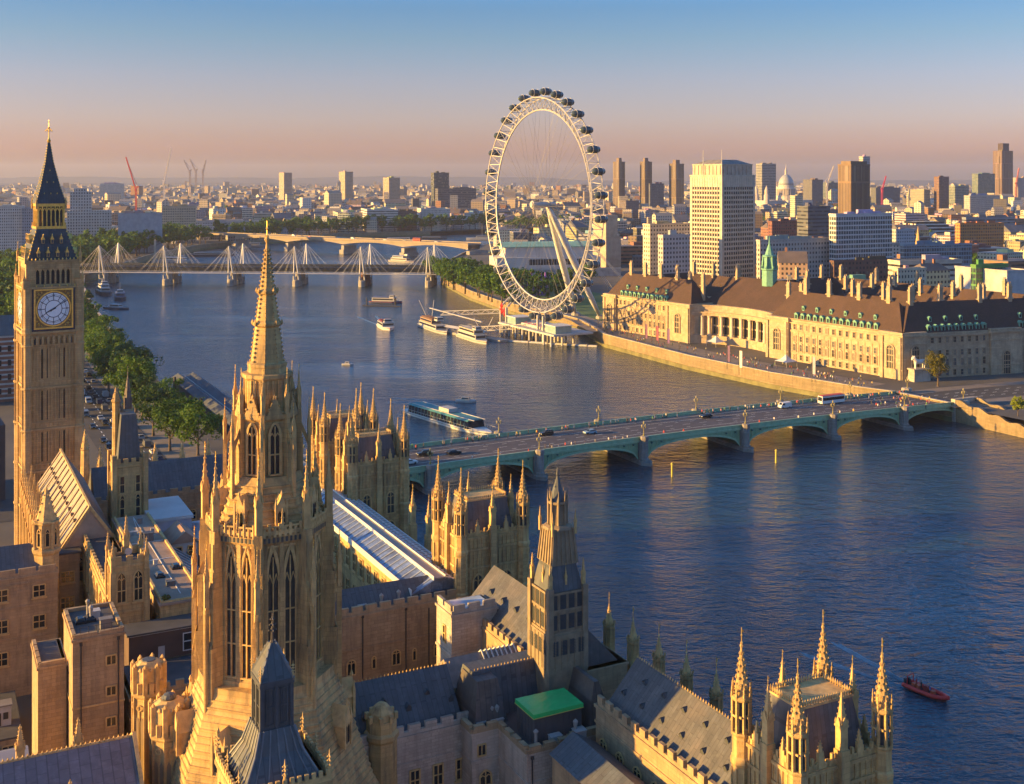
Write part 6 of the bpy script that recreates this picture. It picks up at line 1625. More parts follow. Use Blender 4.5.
PALE=(.47,.42,.35); CREAM=(.50,.42,.30); TAN=(.36,.27,.18); BROWN=(.17,.12,.085); BRICK=(.25,.12,.07); GREY=(.27,.27,.28); DKGREY=(.10,.11,.125); WHT=(.60,.57,.52); BLUEG=(.20,.25,.29)
LANDM = []
def LM(x, phrase): LANDM.append((x, phrase))
# tall office tower with real windows
t, Lu, Lv, H_ = CB('office_tower','tall pale stone office tower with a grid of small windows and a stepped top',690,755,176,880,WALLC,(.45,.39,.31),xc=722,rot=38)
LM(722,'the pale office tower')
wn_ = MB(); wn_.box(-.78,.78,-.06,-.01,0,2.15,0); pl=[]
nfl = int((H_-8)/3.55)
for side in 'SW':
    L = Lu if side=='S' else Lv; n_ = 13 if side == 'S' else 11
    for k in range(n_):
        for f_ in range(nfl): pl.append(on_face(side,0,Lu,0,Lv,2.2+(L-4.4)*(k+.5)/n_,4.5+f_*3.55,0))
repeat_part('window', wn_, GLASS, t, pl, most=96)
rb = MB()
for side in 'SW':
    L = Lu if side=='S' else Lv; n_ = 13 if side=='S' else 11
    for k in range(n_+1):
        x,y,z,r_ = on_face(side,0,Lu,0,Lv,2.2+(L-4.4)*k/n_,0,.0); rb.cbox(x,y,2,.5,.5,H_-3)
rb.build('pier', WALLC, t, color=(.47,.41,.33))
tp = MB(); tp.box(1.5,Lu-1.5,1.5,Lv-1.5,H_,H_+8.5); 
for side in 'SW':
    L=(Lu-3) if side=='S' else (Lv-3)
    for k in range(8): x,y,z,r_=on_face(side,1.5,Lu-1.5,1.5,Lv-1.5,L*(k+.5)/8,0,0); tp.cbox(x,y,H_,.9,.9,8.0)
tp.box(1.2,Lu-1.2,1.2,Lv-1.2,H_+8.2,H_+9.2); tp.build('attic', WALLC, t, color=(.40,.33,.26))
tp = MB(); tp.frust(2,Lu-2,2,Lv-2,H_+9.2,H_+12.6,8); tp.build('roof', FLATROOF, t)
for x,y in ((.8,Lv*.6),(.8,.8)):
    b = MB(); b.lathe([(.35,H_),(.2,H_+20)],6,x,y); b.build('flagpole', OFFWHITE, t)
CB('office_building','white low hotel like block with two rows of windows left of the pale office tower',643,690,225,930,F_OFF,(.52,.46,.35),xc=650,rot=30)
CB('office_building','grey fronted low wing with dark windows at the left foot of the pale office tower',658,690,236,860,F_OFF,(.40,.37,.36),xc=663,rot=30)
CB('office_building','long low stone wing with rows of windows right of the pale office tower',757,834,241,840,F_OFF,(.40,.36,.32),xc=760,rot=28)
t,Lu,Lv,H_ = CB('office_building','broad glass office slab with a white gridded front and one sunlit blank end',829,892,215,860,F_GRID,(.50,.50,.50),xc=836,rot=26); LM(860,'the white gridded slab')
t,Lu,Lv,H_ = CB('office_tower','dark brown ribbed tower behind the broad white gridded slab',838,870,165,1150,F_VERT,(.19,.125,.08),xc=851,rot=35); LM(852,'the brown ribbed tower')
b = MB(); b.box(2,Lu-2,2,Lv-2,H_,H_+4); b.build('attic', WALLC, t, color=BROWN)
CB('office_tower','slim pale tower peeping out behind the dark brown ribbed tower',859,870,157,1500,F_FINE,(.42,.38,.36),xc=863,rot=35)
CB('office_building','dark grey block left of the broad white gridded slab',797,830,207,1100,F_BAND,DKGREY,xc=808,rot=30)
for i,(x0,x1,xc,yt) in enumerate(((613,625,619,158),(640,652,645,158),(669,684,676,160))):
    t,Lu,Lv,H_ = CB('tower_block','brown concrete residential tower with a stepped top, %s of the three standing in a row' % ['left','middle','right'][i],x0,x1,yt+4,2500,F_VERT,(.16,.115,.085),xc=xc,rot=40,group='three brown residential towers')
    b = MB(); b.box(3,Lu*.6,3,Lv*.6,H_,H_+9); b.build('stair_head', WALLC, t, color=(.16,.115,.085))
LM(619,'the leftmost residential tower'); LM(676,'the rightmost residential tower')
CB('office_building','dark stepped block in front of the middle brown residential tower',650,664,184,2300,F_FINE,DKGREY,xc=650,rot=30)
CB('office_building','dark low office in front of the right brown residential tower',626,639,201,2100,F_FINE,(.13,.11,.12),rot=25)
t,Lu,Lv,H_ = CB('theatre','bare concrete theatre with a tall square fly tower right of the wheel',590,621,238,1080,WALLC,(.36,.29,.22),xc=606,rot=30)
b = MB(); b.box(2,Lu*.9,3,Lv*.9,H_,zat(215,1090)); b.build('fly_tower', WALLC, t, color=(.40,.31,.22)); LM(606,'the concrete fly tower')
# concert hall with copper roof
p0 = atY(497,990); t = thing('concert_hall','white concert hall with a curved green copper roof and dark window band behind the wheel','concert hall',p0,R(12)); Lh = 92
b = MB(); b.box(0,Lh,0,34,0,16); b.box(8,Lh-6,4,30,16,25); b.build('wall', plain('white_stone_hall', (.50,.46,.42), .8, 0, .12, .1), t)
b = MB(); vs=[];fs=[]; N=10
for i in range(N+1):
    q=i/N; y=3+28*q; z=25+3.8*math.sin(math.pi*q); vs+=[(6,y,z),(Lh-4,y,z)]
for i in range(N): fs.append((2*i,2*i+1,2*i+3,2*i+2))
b.add(vs,fs); b.box(6,Lh-4,3,31,24.4,25.1); b.build('copper_roof', plain('pale_copper', (.22,.40,.30), .6, 0, .15, .2), t)
b = MB(); b.box(28,Lh-10,-.15,-.02,9.4,14.4,0); b.build('window_band', GLASS, t)
b = MB(); b.box(-8,Lh+14,-14,-2,0,6.6); b.build('terrace', plain('terrace_concrete', (.34,.32,.31), .85, 0, .2, .3), t)
b = MB()
for i in range(22): b.box(28.5+i*2.4,28.8+i*2.4,-.4,-.16,9.4,14.4)
b.box(-8,Lh+14,-14.3,-14,6.2,7.6); b.build('mullion', OFFWHITE, t)
t = thing('inflatable_venue','purple tent venue with upturned legs among trees behind the wheel','tent',atY(535,840),R(10))
b = MB(); b.lathe([(10,0),(10.5,2.5),(8,6.5),(4,8.2),(.5,8.8)],12,sy=.6); 
for x,y in ((-8,2),(4,-3),(8,2),(-2,4)): b.lathe([(1.4,5),(.9,10),(.5,16)],7,x,y)
b.build('tent_body', plain('purple_fabric', (.20,.08,.42), .6, 0, .15, .3), t)
# cathedral
SPX = atY(786,2500); t = thing('cathedral','domed cathedral with a lantern spire on the skyline right of the pale office tower','cathedral',SPX,R(30)); LM(786,'the cathedral dome')
cst = plain('cathedral_stone', (.46,.41,.36), .8, 0, .1, .1); cld = plain('dome_lead', (.30,.32,.33), .5, 0, .1, .1)
b = MB(); b.box(-75,60,-18,18,0,34); b.box(-20,20,-38,38,0,34); b.build('nave', cst, t)
b = MB(); b.lathe([(21,33),(21,44),(17.5,45),(17.5,58),(19,59),(16.5,61),(16.5,67)],24)
for k in range(24): a=k*math.pi/12; b.lathe([(.9,45),(.9,58)],6,19.5*math.cos(a),19.5*math.sin(a))
b.lathe([(20.5,57.6),(20.5,59.5)],24); b.build('drum', cst, t)
b = MB(); b.lathe([(16.3,67),(15.8,72),(14.2,77.5),(11,83),(7,87),(3.4,89)],24); b.build('dome', cld, t, smooth=True)
b = MB(); b.lathe([(3.6,88.5),(3.2,90),(2.6,91),(2.6,98),(3.2,98.5),(1.9,100),(.8,104),(.9,106),(.25,108),(.2,113)],10); b.build('lantern', cst, t)
for y in (-16,16):
    b = MB(); b.lathe([(6,0),(6,46),(4.4,47),(4.4,56),(2.6,60),(.4,66)],8,-70,y); b.build('west_tower', cst, t)
# skyscraper and companions
SKY = [('skyscraper','tall brown skyscraper with a dark cap, the highest at the far right',993,1013,151,3100,F_VERT,(.155,.095,.075),1002),
 ('office_tower','green glass tower left of the tall brown skyscraper',972,995,174,2900,F_GRID,(.14,.20,.17),978),
 ('office_tower','dark red brown tower standing alone on the right skyline',934,949,177,2300,F_FINE,(.17,.095,.075),939),
 ('office_building','pale green glass block right of the red brown tower',949,969,186,2500,F_GRID,(.22,.26,.22),955),
 ('office_building','tan boxy office left of the red brown tower',908,930,190,2300,F_FINE,(.28,.26,.19),924),
 ('office_building','dark wide office on the skyline right of the dark brown ribbed tower',871,900,188,2700,F_FINE,DKGREY,876),
 ('office_building','dark rounded office right of the cathedral dome',803,823,180,2700,F_FINE,(.12,.12,.13),812),
 ('office_building','glass office with a dark front between the cathedral dome and the dark brown ribbed tower',822,839,183,2800,F_GRID,(.14,.17,.18),828),
 ('office_tower','grey glazed tower left of the cathedral dome',756,776,164,2600,F_BAND,(.24,.25,.25),762),
 ('office_building','hazy pale tower at the right edge beyond the tall brown skyscraper',1013,1030,178,3000,F_FINE,(.36,.30,.27),1018),
 ('office_building','wide pale office with rows of windows below the tall brown skyscraper',964,1000,196,2000,F_OFF,(.38,.36,.33),970),
 ('office_building','pale brown block right of the cathedral and above the dark grey block',790,803,196,1900,F_OFF,CREAM,795)]
for nm,lb,x0,x1,yt,Y,mt,cl,xc in SKY:
    t,Lu,Lv,H_ = CB(nm,lb,x0,x1,yt,Y,mt,cl,xc=xc,rot=32)
    if nm == 'skyscraper':
        b = MB(); b.box(Lu*.25,Lu*.8,Lv*.2,Lv*.75,H_,H_+21); b.build('cap', WALLC, t, color=(.05,.035,.04))
        b = MB(); b.box(-1.5,0,Lv*.3,Lv*.75,0,H_-14); b.build('side_bay', F_VERT, t, color=(.19,.12,.09))
LM(1003,'the brown skyscraper'); LM(941,'the reddish lone tower')
# terraced white office
p = atY(912,1500); t = thing('office_building','stepped white office of long balcony decks on the right, before the skyline','building',p,R(14)); LM(938,'the stepped white office')
for i in range(6):
    b = MB(); b.box(i*5,86-i*3,i*6,60,i*4.2,i*4.2+1.6); b.build('balcony_deck', WALLC, t, color=(.62,.57,.5)); b = MB(); b.box(i*5+1.5,84-i*3,i*6+1.5,59,i*4.2+1.6,i*4.2+4.2); b.build('glazed_storey', GLASS, t)
CB('office_building','long blue grey flat fronted office right of the stepped white office',962,1015,218,1450,F_BAND,(.19,.22,.26),xc=966,rot=14)
CB('brick_building','bright orange brick building with a projecting wing in front of the stepped white office',955,1004,224,1250,F_OFF,(.46,.20,.06),xc=960,rot=16)
CB('glass_building','green glazed office block with a pale blank end wall at the right edge',973,1008,266,690,F_GRID,(.10,.26,.07),xc=976,rot=24)
CB('rendered_building','plain pale blank wall at the right edge beside the green glazed block',1007,1030,272,676,WALLC,(.42,.40,.40),rot=24,depth=40)
CB('rendered_building','small cream pavilion of tall windows among the chimneys on the right',893,926,270,640,F_FINE,(.56,.47,.34),xc=898,rot=25)
CB('office_building','low pale modernist block with long roofs right of the broad white gridded slab',888,962,262,760,F_BAND,(.46,.41,.34),xc=900,rot=18)
CB('office_building','blue glazed low block behind the pale modernist block',900,972,246,930,F_GRID,(.20,.27,.33),xc=904,rot=18)
CB('brick_building','dark red brick block low down left of the broad white gridded slab',768,800,222,1250,F_OFF,(.19,.075,.06),xc=772,rot=24)
CB('office_building','white and blue low office right of the broad white gridded slab',892,915,230,1150,F_FINE,(.35,.40,.45),xc=896,rot=22)
CB('brick_building','long dark brick railway terrace under the broad white gridded slab',830,898,262,800,F_OFF,(.12,.065,.055),xc=834,rot=20)
t = thing('church','small stone church with a thin spire among the low roofs on the right','church',atY(918,1000),R(28)); LM(918,'the thin church spire')
b = MB(); b.box(-3,3,-3,3,0,26); b.build('tower', WALLC, t, color=CREAM); b = MB(); crocketed(b,0,0,26,2.6,17,8,3,.3); b.build('spire', STONE_PLAIN, t); b = MB(); b.box(3,26,-6,6,0,11); b.build('nave', WALLC, t, color=TAN); b = MB(); b.gable(3,26.4,-6.4,6.4,11,17,'x'); b.build('roof', TILE, t)
# left and middle distance
p = atY(67,1330); t = thing('office_building','big pale stepped riverside block with a central clock like tower right of the clock tower','building',p,R(18)); LM(88,'the pale stepped block')
for nm_,bx in (('wall',(0,48,0,26,0,46)),('tower',(3,26,4,20,46,68)),('upper_tower',(7,21,6,18,68,72))):
    b = MB(); b.box(*bx); b.build(nm_, F_OFF, t, color=(.42,.40,.37))
CB('office_building','white arched fronted block at the far left edge behind the clock tower',-12,22,207,1250,F_FINE,(.45,.43,.40),rot=16)
CB('office_building','grey slab beside the white arched block, left of the clock tower spire',22,36,209,1255,F_FINE,(.24,.26,.30),rot=16)
CB('rendered_building','wide blank blue grey block right of the big pale stepped block',110,162,214,1300,WALLC,(.27,.30,.34),xc=118,rot=12); LM(136,'the wide blank block')
CB('office_building','tan riverside terrace right of the blank blue grey block',162,196,207,1500,F_FINE,(.42,.34,.24),rot=14)
CB('office_building','long pale neoclassical range behind the embankment trees',196,258,222,1600,F_FINE,(.38,.38,.38),rot=10)
CB('office_building','low pale blue grey riverside range above the tree line, left of centre',258,330,228,1720,F_FINE,(.34,.35,.36),rot=8)
CB('office_building','white block with strong horizontal window bands above the trees, left of the wheel',361,398,210,1800,F_BAND,(.52,.49,.46),xc=367,rot=14); LM(380,'the banded white block')
CB('brick_building','dark purple brown block between the banded white block and the columned white block',398,417,212,1830,F_FINE,(.15,.09,.085),rot=12)
t,Lu,Lv,H_ = CB('office_building','white columned block with a green copper roof above the trees, left of the wheel',417,450,209,1850,F_FINE,(.50,.47,.44),xc=421,rot=14,roofmat=COPPER); LM(433,'the columned white block')
CB('office_building','pale stepped block with a broad cornice left of the banded white block',333,362,213,1850,F_FINE,(.42,.37,.30),xc=338,rot=14)
CB('tower_block','pale slim tower block on the left skyline, leftmost of the tall ones',279,292,173,2900,F_FINE,(.36,.28,.22),xc=284,rot=30); LM(285,'the slim tower block')
CB('tower_block','pale square tower block on the skyline right of the leftmost slim one',339,353,172,2900,F_FINE,(.38,.29,.21),xc=345,rot=30); LM(346,'the square tower block')
CB('tower_block','broad tan tower block with several steps, between the pale square one and the dark one',383,400,178,2700,F_FINE,(.34,.27,.20),xc=389,rot=30)
t,Lu,Lv,H_ = CB('office_tower','dark glass tower with an angled top left of the wheel',431,449,173,2400,F_GRID,(.07,.075,.075),xc=434,rot=24); LM(440,'the dark glass tower')
CB('office_building','dark low stepped office at the foot of the dark glass tower',438,476,189,2350,F_BAND,(.10,.10,.11),rot=18)
CB('office_building','pale block with a glass roof far behind the red crane',100,124,184,3000,F_FINE,(.44,.45,.42),rot=16)
# cranes
def crane(x, ybase, ytop, Y, lean, col, label):
    p = atY(x,Y); t = thing('tower_crane', label, 'crane', p, 0, 'construction cranes on the skyline')
    zt = zat(ytop,Y); zm = zat(ybase,Y); b = MB()
    m0 = zm + (zt-zm)*.35; s = 1.1*Y/1000
    for sx in (-1,1):
        for sy in (-1,1): b.bar((sx*s*.5,sy*s*.5,0),(sx*s*.5,sy*s*.5,m0),.25*s,.25*s)
    k = 0; z = zm-10
    while z < m0: b.bar((-s*.5,-s*.5,z),(s*.5,-s*.5,z+2.5*s),.2*s,.2*s); b.bar((s*.5,-s*.5,z),(-s*.5,-s*.5,z+2.5*s),.2*s,.2*s); z += 2.5*s
    b.build('mast', PAINTC, t, color=col)
    b = MB(); ex = (lean/FPX)*Y; b.bar((0,0,m0),(ex,0,zt),.9*s,.9*s); b.bar((0,0,m0+1.5*s),(-ex*.25,0,m0+3*s),1.0*s,1.0*s); b.bar((-ex*.1,0,m0+4*s),(ex*.7,0,m0+(zt-m0)*.7+s),.25*s,.25*s); b.build('jib', PAINTC, t, color=col)
    b = MB(); b.cbox(0,-s*.7,m0-.5*s,1.4*s,1.4*s,1.8*s); b.build('cab', PAINTC, t, color=col)
crane(136,208,157,1700,-10,(.5,.06,.05),'red luffing crane on the left skyline')
crane(164,203,148,2200,7,(.55,.5,.45),'tall pale crane right of the red crane on the left')
crane(190,180,160,4000,-6,(.3,.25,.24),'left of three faint cranes on the far left skyline')
crane(196,180,159,4100,-6,(.3,.25,.24),'middle of three faint cranes on the far left skyline')
crane(203,180,160,4050,3,(.3,.25,.24),'right of three faint cranes on the far left skyline')
crane(827,195,166,2300,7,(.5,.45,.4),'pale crane between the cathedral dome and the dark brown ribbed tower')
crane(882,200,176,2200,4,(.45,.05,.10),'red crane right of the dark brown ribbed tower')
crane(1016,196,168,3000,3,(.45,.15,.12),'reddish crane beside the tall brown skyscraper')

# fill the city with ordinary buildings; the nearest are things of their own, the far rest is one mass
BUILT = []
for o in COL.objects:
    if o.parent is None and o.get('category') in ('building','church','cathedral','theatre','tent','concert hall'):
        pts = [o.matrix_basis @ (ch.matrix_basis @ Vector(c_)) for ch in o.children if ch.type == 'MESH' for c_ in ch.bound_box]
        if pts: BUILT.append((min(p.x for p in pts)-3,max(p.x for p in pts)+3,min(p.y for p in pts)-3,max(p.y for p in pts)+3))
def inpoly(x,y,P):
    c_ = False; j = len(P)-1
    for i in range(len(P)):
        if (P[i][1]>y)!=(P[j][1]>y) and x < (P[j][0]-P[i][0])*(y-P[i][1])/(P[j][1]-P[i][1])+P[i][0]: c_ = not c_
        j = i
    return c_
RIVER = LBANK + RBANK[::-1]
def free(x,y,rad):
    for dx,dy in ((0,0),(rad,0),(-rad,0),(0,rad),(0,-rad),(rad*.7,rad*.7),(-rad*.7,rad*.7),(rad*.7,-rad*.7),(-rad*.7,-rad*.7)):
        if inpoly(x+dx,y+dy,RIVER): return False
    for a,b_,c_,d_ in BUILT:
        if a-rad<x<b_+rad and c_-rad<y<d_+rad: return False
    return True
def bridge_clear(x,y,rad):
    for org,ang,l0,l1,wd in ((WB,PHI,-140,420,34),(Vector((A0.x,A0.y,0)),HA,-220,420,26),(B0,BA,-420,330,30)):
        d = Vector((x-org.x,y-org.y)); s_ = d.x*math.cos(ang)+d.y*math.sin(ang); q = -d.x*math.sin(ang)+d.y*math.cos(ang)
        if l0<s_<l1 and -12-rad<q<wd+rad: return False
    return True
hx = [loc2w(x,y) for x,y in ((-14,-10),(130,-50),(130,215),(-14,215))]; HALLP = [(p.x,p.y) for p in hx]
GARD = [(40,640),(140,700),(150,900),(60,1010),(-70,1010),(-20,780)]
def okspot(x,y,rad):
    if not free(x,y,rad) or not bridge_clear(x,y,rad): return False
    if inpoly(x,y,HALLP) or inpoly(x,y,GARD): return False
    return True
TONES = [('pale',PALE),('cream',CREAM),('tan',TAN),('brown',BROWN),('red brick',BRICK),('grey',GREY),('dark grey',DKGREY),('white',WHT),('blue grey',BLUEG)]
WTS = [5,4,4,2,3,3,1.2,3,1.2]
rr = random.Random(21); FILL = []; tries = 0
while len(FILL) < 285 and tries < 9000:
    tries += 1
    y = 700*math.exp(rr.random()*math.log(2500/700)); xp = rr.uniform(-20,1044); x = (xp-512)/FPX*y
    side = 'L' if x < -60 or (y>1990) else 'R'
    if y < 1330 and x < -330 and y < 1040: continue
    if xp < 500 and y < 1480: continue
    w_, d_ = rr.uniform(14,44), rr.uniform(12,26)
    if not okspot(x,y,max(w_,d_)*.62): continue
    if any((x-q[0])**2+(y-q[1])**2 < ((w_+q[2])*.55)**2 for q in FILL): continue
    FILL.append((x,y,w_,d_,xp))
BASEM = [F_OFF,F_FINE,F_BAND,F_OFF,F_GRID]
recs = []
for x,y,w_,d_,xp in FILL:
    tone, col = rr.choices(TONES, WTS)[0]; col = [q*rr.uniform(.85,1.15) for q in col]
    h_ = rr.choice((11,13,15,17,19,22,26)) * (1.0 if y < 1500 else 1.15); kind = rr.choices(('flat roofed','pitched roof'),(6,4))[0]
    if tone in ('dark grey','white','blue grey','grey'): kind = 'flat roofed'
    a = R(rr.choice((28,30,24,18,35,-10,12))); t = thing('city_building', 'x', 'building', (x,y,0), a, 'ordinary city buildings')
    b = MB(); b.box(-w_/2,w_/2,-d_/2,d_/2,0,h_); b.build('wall', rr.choice(BASEM[:2] if kind!='flat roofed' else BASEM), t, color=col)
    if kind == 'flat roofed':
        b = MB(); b.box(-w_/2-.3,w_/2+.3,-d_/2-.3,d_/2+.3,h_,h_+.7); b.build('roof', ROOFC, t, color=rr.choice(((.16,.15,.15),(.24,.22,.21),(.12,.12,.13),(.33,.30,.28))))
        b = MB()
        for i in range(rr.randint(1,3)):
            ww, dd = w_*rr.uniform(.12,.35), d_*rr.uniform(.2,.5); xx, yy = rr.uniform(-.45,.45)*(w_-ww), rr.uniform(-.45,.45)*(d_-dd); b.cbox(xx,yy,h_+.7,ww,dd,rr.uniform(1.5,4))
        b.build('roof_plant', WALLC, t, color=[q*rr.uniform(.6,1.1) for q in col])
    else:
        b = MB(); b.gable(-w_/2-.4,w_/2+.4,-d_/2-.4,d_/2+.4,h_,h_+d_*.34,'x',rr.choice((0,0,4))); b.build('roof', ROOFC, t, color=rr.choice(((.15,.08,.055),(.11,.11,.125),(.13,.10,.085))))
        b = MB(); 
        for i in range(rr.randint(1,3)): b.cbox(rr.uniform(-.42,.42)*w_,0,h_+d_*.25,1.6,1.1,d_*.09+2.6)
        b.build('chimney', WALLC, t, color=BRICK)
    recs.append((t,tone,kind,'tall' if h_>22 else 'low' if h_<14 else 'middling',xp,y))
ORD = 'first second third fourth fifth sixth seventh eighth ninth tenth eleventh twelfth thirteenth fourteenth fifteenth sixteenth seventeenth eighteenth nineteenth twentieth'.split()
LANDM.sort(); groups = {}
for t,tone,kind,ht,xp,y in recs:
    lx, lp_ = min(LANDM, key=lambda q: abs(q[0]-xp)); sd = 'left of' if xp < lx else 'right of'
    groups.setdefault((tone,kind,ht,sd,lp_,lx,'nearer' if y < 1500 else 'farther'),[]).append((abs(xp-lx),t))
for (tone,kind,ht,sd,lp_,lx,nf),ls in groups.items():
    ls.sort(key=lambda q: q[0])
    for i,(d_,t) in enumerate(ls):
        t['label'] = ('%s %s %s block %s %s, %s row' % (ht,tone,kind,sd,lp_,nf)) if len(ls)==1 else '%s %s %s %s block %s %s, %s row' % (ORD[min(i,19)],ht,tone,kind,sd,lp_,nf)
# the far city
m, n, l, b = newmat('far_city_walls')
g_ = n.new('ShaderNodeNewGeometry'); vr = n.new('ShaderNodeValToRGB'); vr.color_ramp.interpolation = 'CONSTANT'
cols = [PALE,TAN,CREAM,BRICK,GREY,WHT,BROWN,(.14,.13,.13),CREAM,(.30,.24,.19)]
while len(vr.color_ramp.elements) < len(cols): vr.color_ramp.elements.new(.5)
for i,(e,c_) in enumerate(zip(vr.color_ramp.elements,cols)): e.position = i/len(cols); e.color = (c_[0],c_[1],c_[2],1)
l.new(g_.outputs['Random Per Island'], vr.inputs[0]); 
tc = n.new('ShaderNodeTexCoord'); s_ = n.new('ShaderNodeSeparateXYZ'); l.new(tc.outputs['Object'], s_.inputs[0]); nn_ = n.new('ShaderNodeSeparateXYZ'); l.new(g_.outputs['Normal'], nn_.inputs[0])
fz = mathn(n,l,'FRACT',mathn(n,l,'DIVIDE',s_.outputs[2],3.6)); fx = mathn(n,l,'FRACT',mathn(n,l,'DIVIDE',s_.outputs[0],3.1))
ww_ = mathn(n,l,'MULTIPLY',mathn(n,l,'MULTIPLY',mathn(n,l,'LESS_THAN',fz,.5),mathn(n,l,'LESS_THAN',fx,.55)),mathn(n,l,'LESS_THAN',mathn(n,l,'ABSOLUTE',nn_.outputs[2]),.4))
roofd = mathn(n,l,'GREATER_THAN',nn_.outputs[2],.4)
c1 = mixc(n,l,mathn(n,l,'MULTIPLY',ww_,.8),vr.outputs[0],(.04,.045,.05)); c2 = mixc(n,l,mathn(n,l,'MULTIPLY',roofd,.75),c1,(.16,.14,.13))
l.new(c2,b.inputs['Base Color']); b.inputs['Roughness'].default_value = .85
far = MB(); rr = random.Random(5)
cnt = 0
FB = [(q[0],q[1],q[2]*.62) for q in FILL]
while cnt < 10500:
    y = 1000*math.exp(rr.random()**.85*math.log(8000/1000)); xp = rr.uniform(-40,1064); x = (xp-512)/FPX*y
    if (y < 1480 and xp < 500) or (y < 2600 and not okspot(x,y,15)): continue
    if y < 2600 and any(abs(x-q[0])<q[2]+11 and abs(y-q[1])<q[2]+11 for q in FB): continue
    w_, d_ = (rr.uniform(9,24), rr.uniform(8,16)) if y < 2600 else (rr.uniform(10,36), rr.uniform(9,22)); h_ = rr.choice((8,10,12,14,16,18,20,24,27) if y > 1700 else (8,9,10,12,14)) + (rr.random()<.03)*rr.uniform(8,28)
    a = rr.uniform(-.6,.9); c_, s__ = math.cos(a), math.sin(a)
    P = [(x+c_*sx*w_/2-s__*sy*d_/2, y+s__*sx*w_/2+c_*sy*d_/2) for sx,sy in ((-1,-1),(1,-1),(1,1),(-1,1))]
    if rr.random() < .5: far.prism(P,0,h_)
    else:
        r0 = ((P[0][0]+P[3][0])/2,(P[0][1]+P[3][1])/2,h_+d_*.3); r1 = ((P[1][0]+P[2][0])/2,(P[1][1]+P[2][1])/2,h_+d_*.3)
        far.add([(p[0],p[1],z) for z in (0,h_) for p in P]+[r0,r1],[(0,1,5,4),(1,2,6,5),(2,3,7,6),(3,0,4,7),(4,5,9,8),(6,7,8,9),(7,4,8),(5,6,9)])
    cnt += 1
struct(far.build('distant_city', MATS['far_city_walls']), 'stuff')
# ================================================================ TREES
def leaf_mesh(name, seed, n_clumps, per, rx, rz, leaf, mat):
    r = random.Random(seed); mb = MB(); cl = []
    for i in range(n_clumps):
        while True:
            p = Vector((r.uniform(-1,1),r.uniform(-1,1),r.uniform(-1,1)))
            if .35 < p.length < 1: break
        s = r.uniform(.75,1.08); cl.append((Vector((p.x*rx*s, p.y*rx*s, p.z*rz*s)), r.uniform(.14,.36)*rx))
    for c, cr_ in cl:
        for j in range(per):
            d = Vector((r.gauss(0,1),r.gauss(0,1),r.gauss(0,.8)))
            d = d.normalized()*cr_*r.uniform(.55,1.0)
            o = c + d; nrm = (d.normalized()+Vector((r.uniform(-.6,.6),r.uniform(-.6,.6),r.uniform(-.2,.8)))).normalized()
            a = nrm.cross(Vector((r.uniform(-1,1),r.uniform(-1,1),r.uniform(-1,1)))).normalized(); b_ = nrm.cross(a); s = leaf*r.uniform(.6,1.3)
            mb.add([tuple(o+a*s*.6), tuple(o+b_*s*.35+nrm*s*.1), tuple(o-a*s*.6), tuple(o-b_*s*.35+nrm*s*.1)], [(0,1,2,3)])
    return mb.mesh(name, mat)
def trunk_mesh(h, r0, seed, sp):
    r = random.Random(seed); t = MB(); t.lathe([(r0*1.5,-.2),(r0*1.1,.6),(r0*.8,h*.6),(r0*.5,h)],7)
    for i in range(6):
        a = i*1.05+r.uniform(-.3,.3); q = Vector((0,0,h*r.uniform(.6,.95))); e = q+Vector((math.cos(a)*sp*.7,math.sin(a)*sp*.7,h*r.uniform(.35,.8))); md = q.lerp(e,.5)+Vector((0,0,.4))
        t.bar(q,md,r0*.7,r0*.7,0,5); t.bar(md,e,r0*.45,r0*.45,0,5)
    return t.mesh('trunk', BARK)
LEAF3 = leafy('maple_leaves',(.015,.042,.016),(.055,.115,.030))
NEARC = [leaf_mesh('crown',40+i,(46,38,42)[i],62,(6.4,5.8,6.6)[i],(5.6,6.4,5.0)[i],.62,(LEAF,LEAF,LEAF3)[i]) for i in range(3)]
MIDC = [leaf_mesh('crown',60+i,(30,24,27)[i],26,(6.0,5.2,6.2)[i],(5.2,6.2,4.6)[i],1.15,(LEAF,LEAF3,LEAF)[i]) for i in range(3)]
FARC = [leaf_mesh('crown',80+i,20,14,6.2,4.8,1.9,LEAF) for i in range(3)]
AUTC = leaf_mesh('crown',99,40,60,5.6,5.0,.6,LEAF2)
TRK = trunk_mesh(5.2,.38,4,5.5)
trr = random.Random(12)
def tree(x,y,label,group,s=1.0,kind='near',name='plane_tree',z=0.0,crown=None):
    t = thing(name,label,'tree',(x,y,z),trr.uniform(0,6.28),group)
    link('trunk',TRK,t,(0,0,0),0,None,(s,s,s))
    me = crown or trr.choice({'near':NEARC,'mid':MIDC,'far':FARC}[kind])
    link('crown',me,t,(0,0,9.6*s),trr.uniform(0,6),None,(s*trr.uniform(.9,1.12),s*trr.uniform(.9,1.12),s*trr.uniform(.9,1.1)))
    return t
def ordw(i):
    if i < 20: return ORD[i]
    tens = ['twentieth','thirtieth','fortieth','fiftieth','sixtieth','seventieth','eightieth','ninetieth']; tn = ['twenty','thirty','forty','fifty','sixty','seventy','eighty','ninety']
    k, q = divmod(i+1, 10)
    if i >= 100: return 'hundred and '+ordw(i-100)
    if i == 99: return 'hundredth'
    return tens[k-2] if q == 0 else tn[k-2]+' '+ORD[q-1]
vs_ = [362,372,384,396,410,424,476,484,492,500,508,526,545,566,586,606,628,650,674,700,730,762,796,830,866]
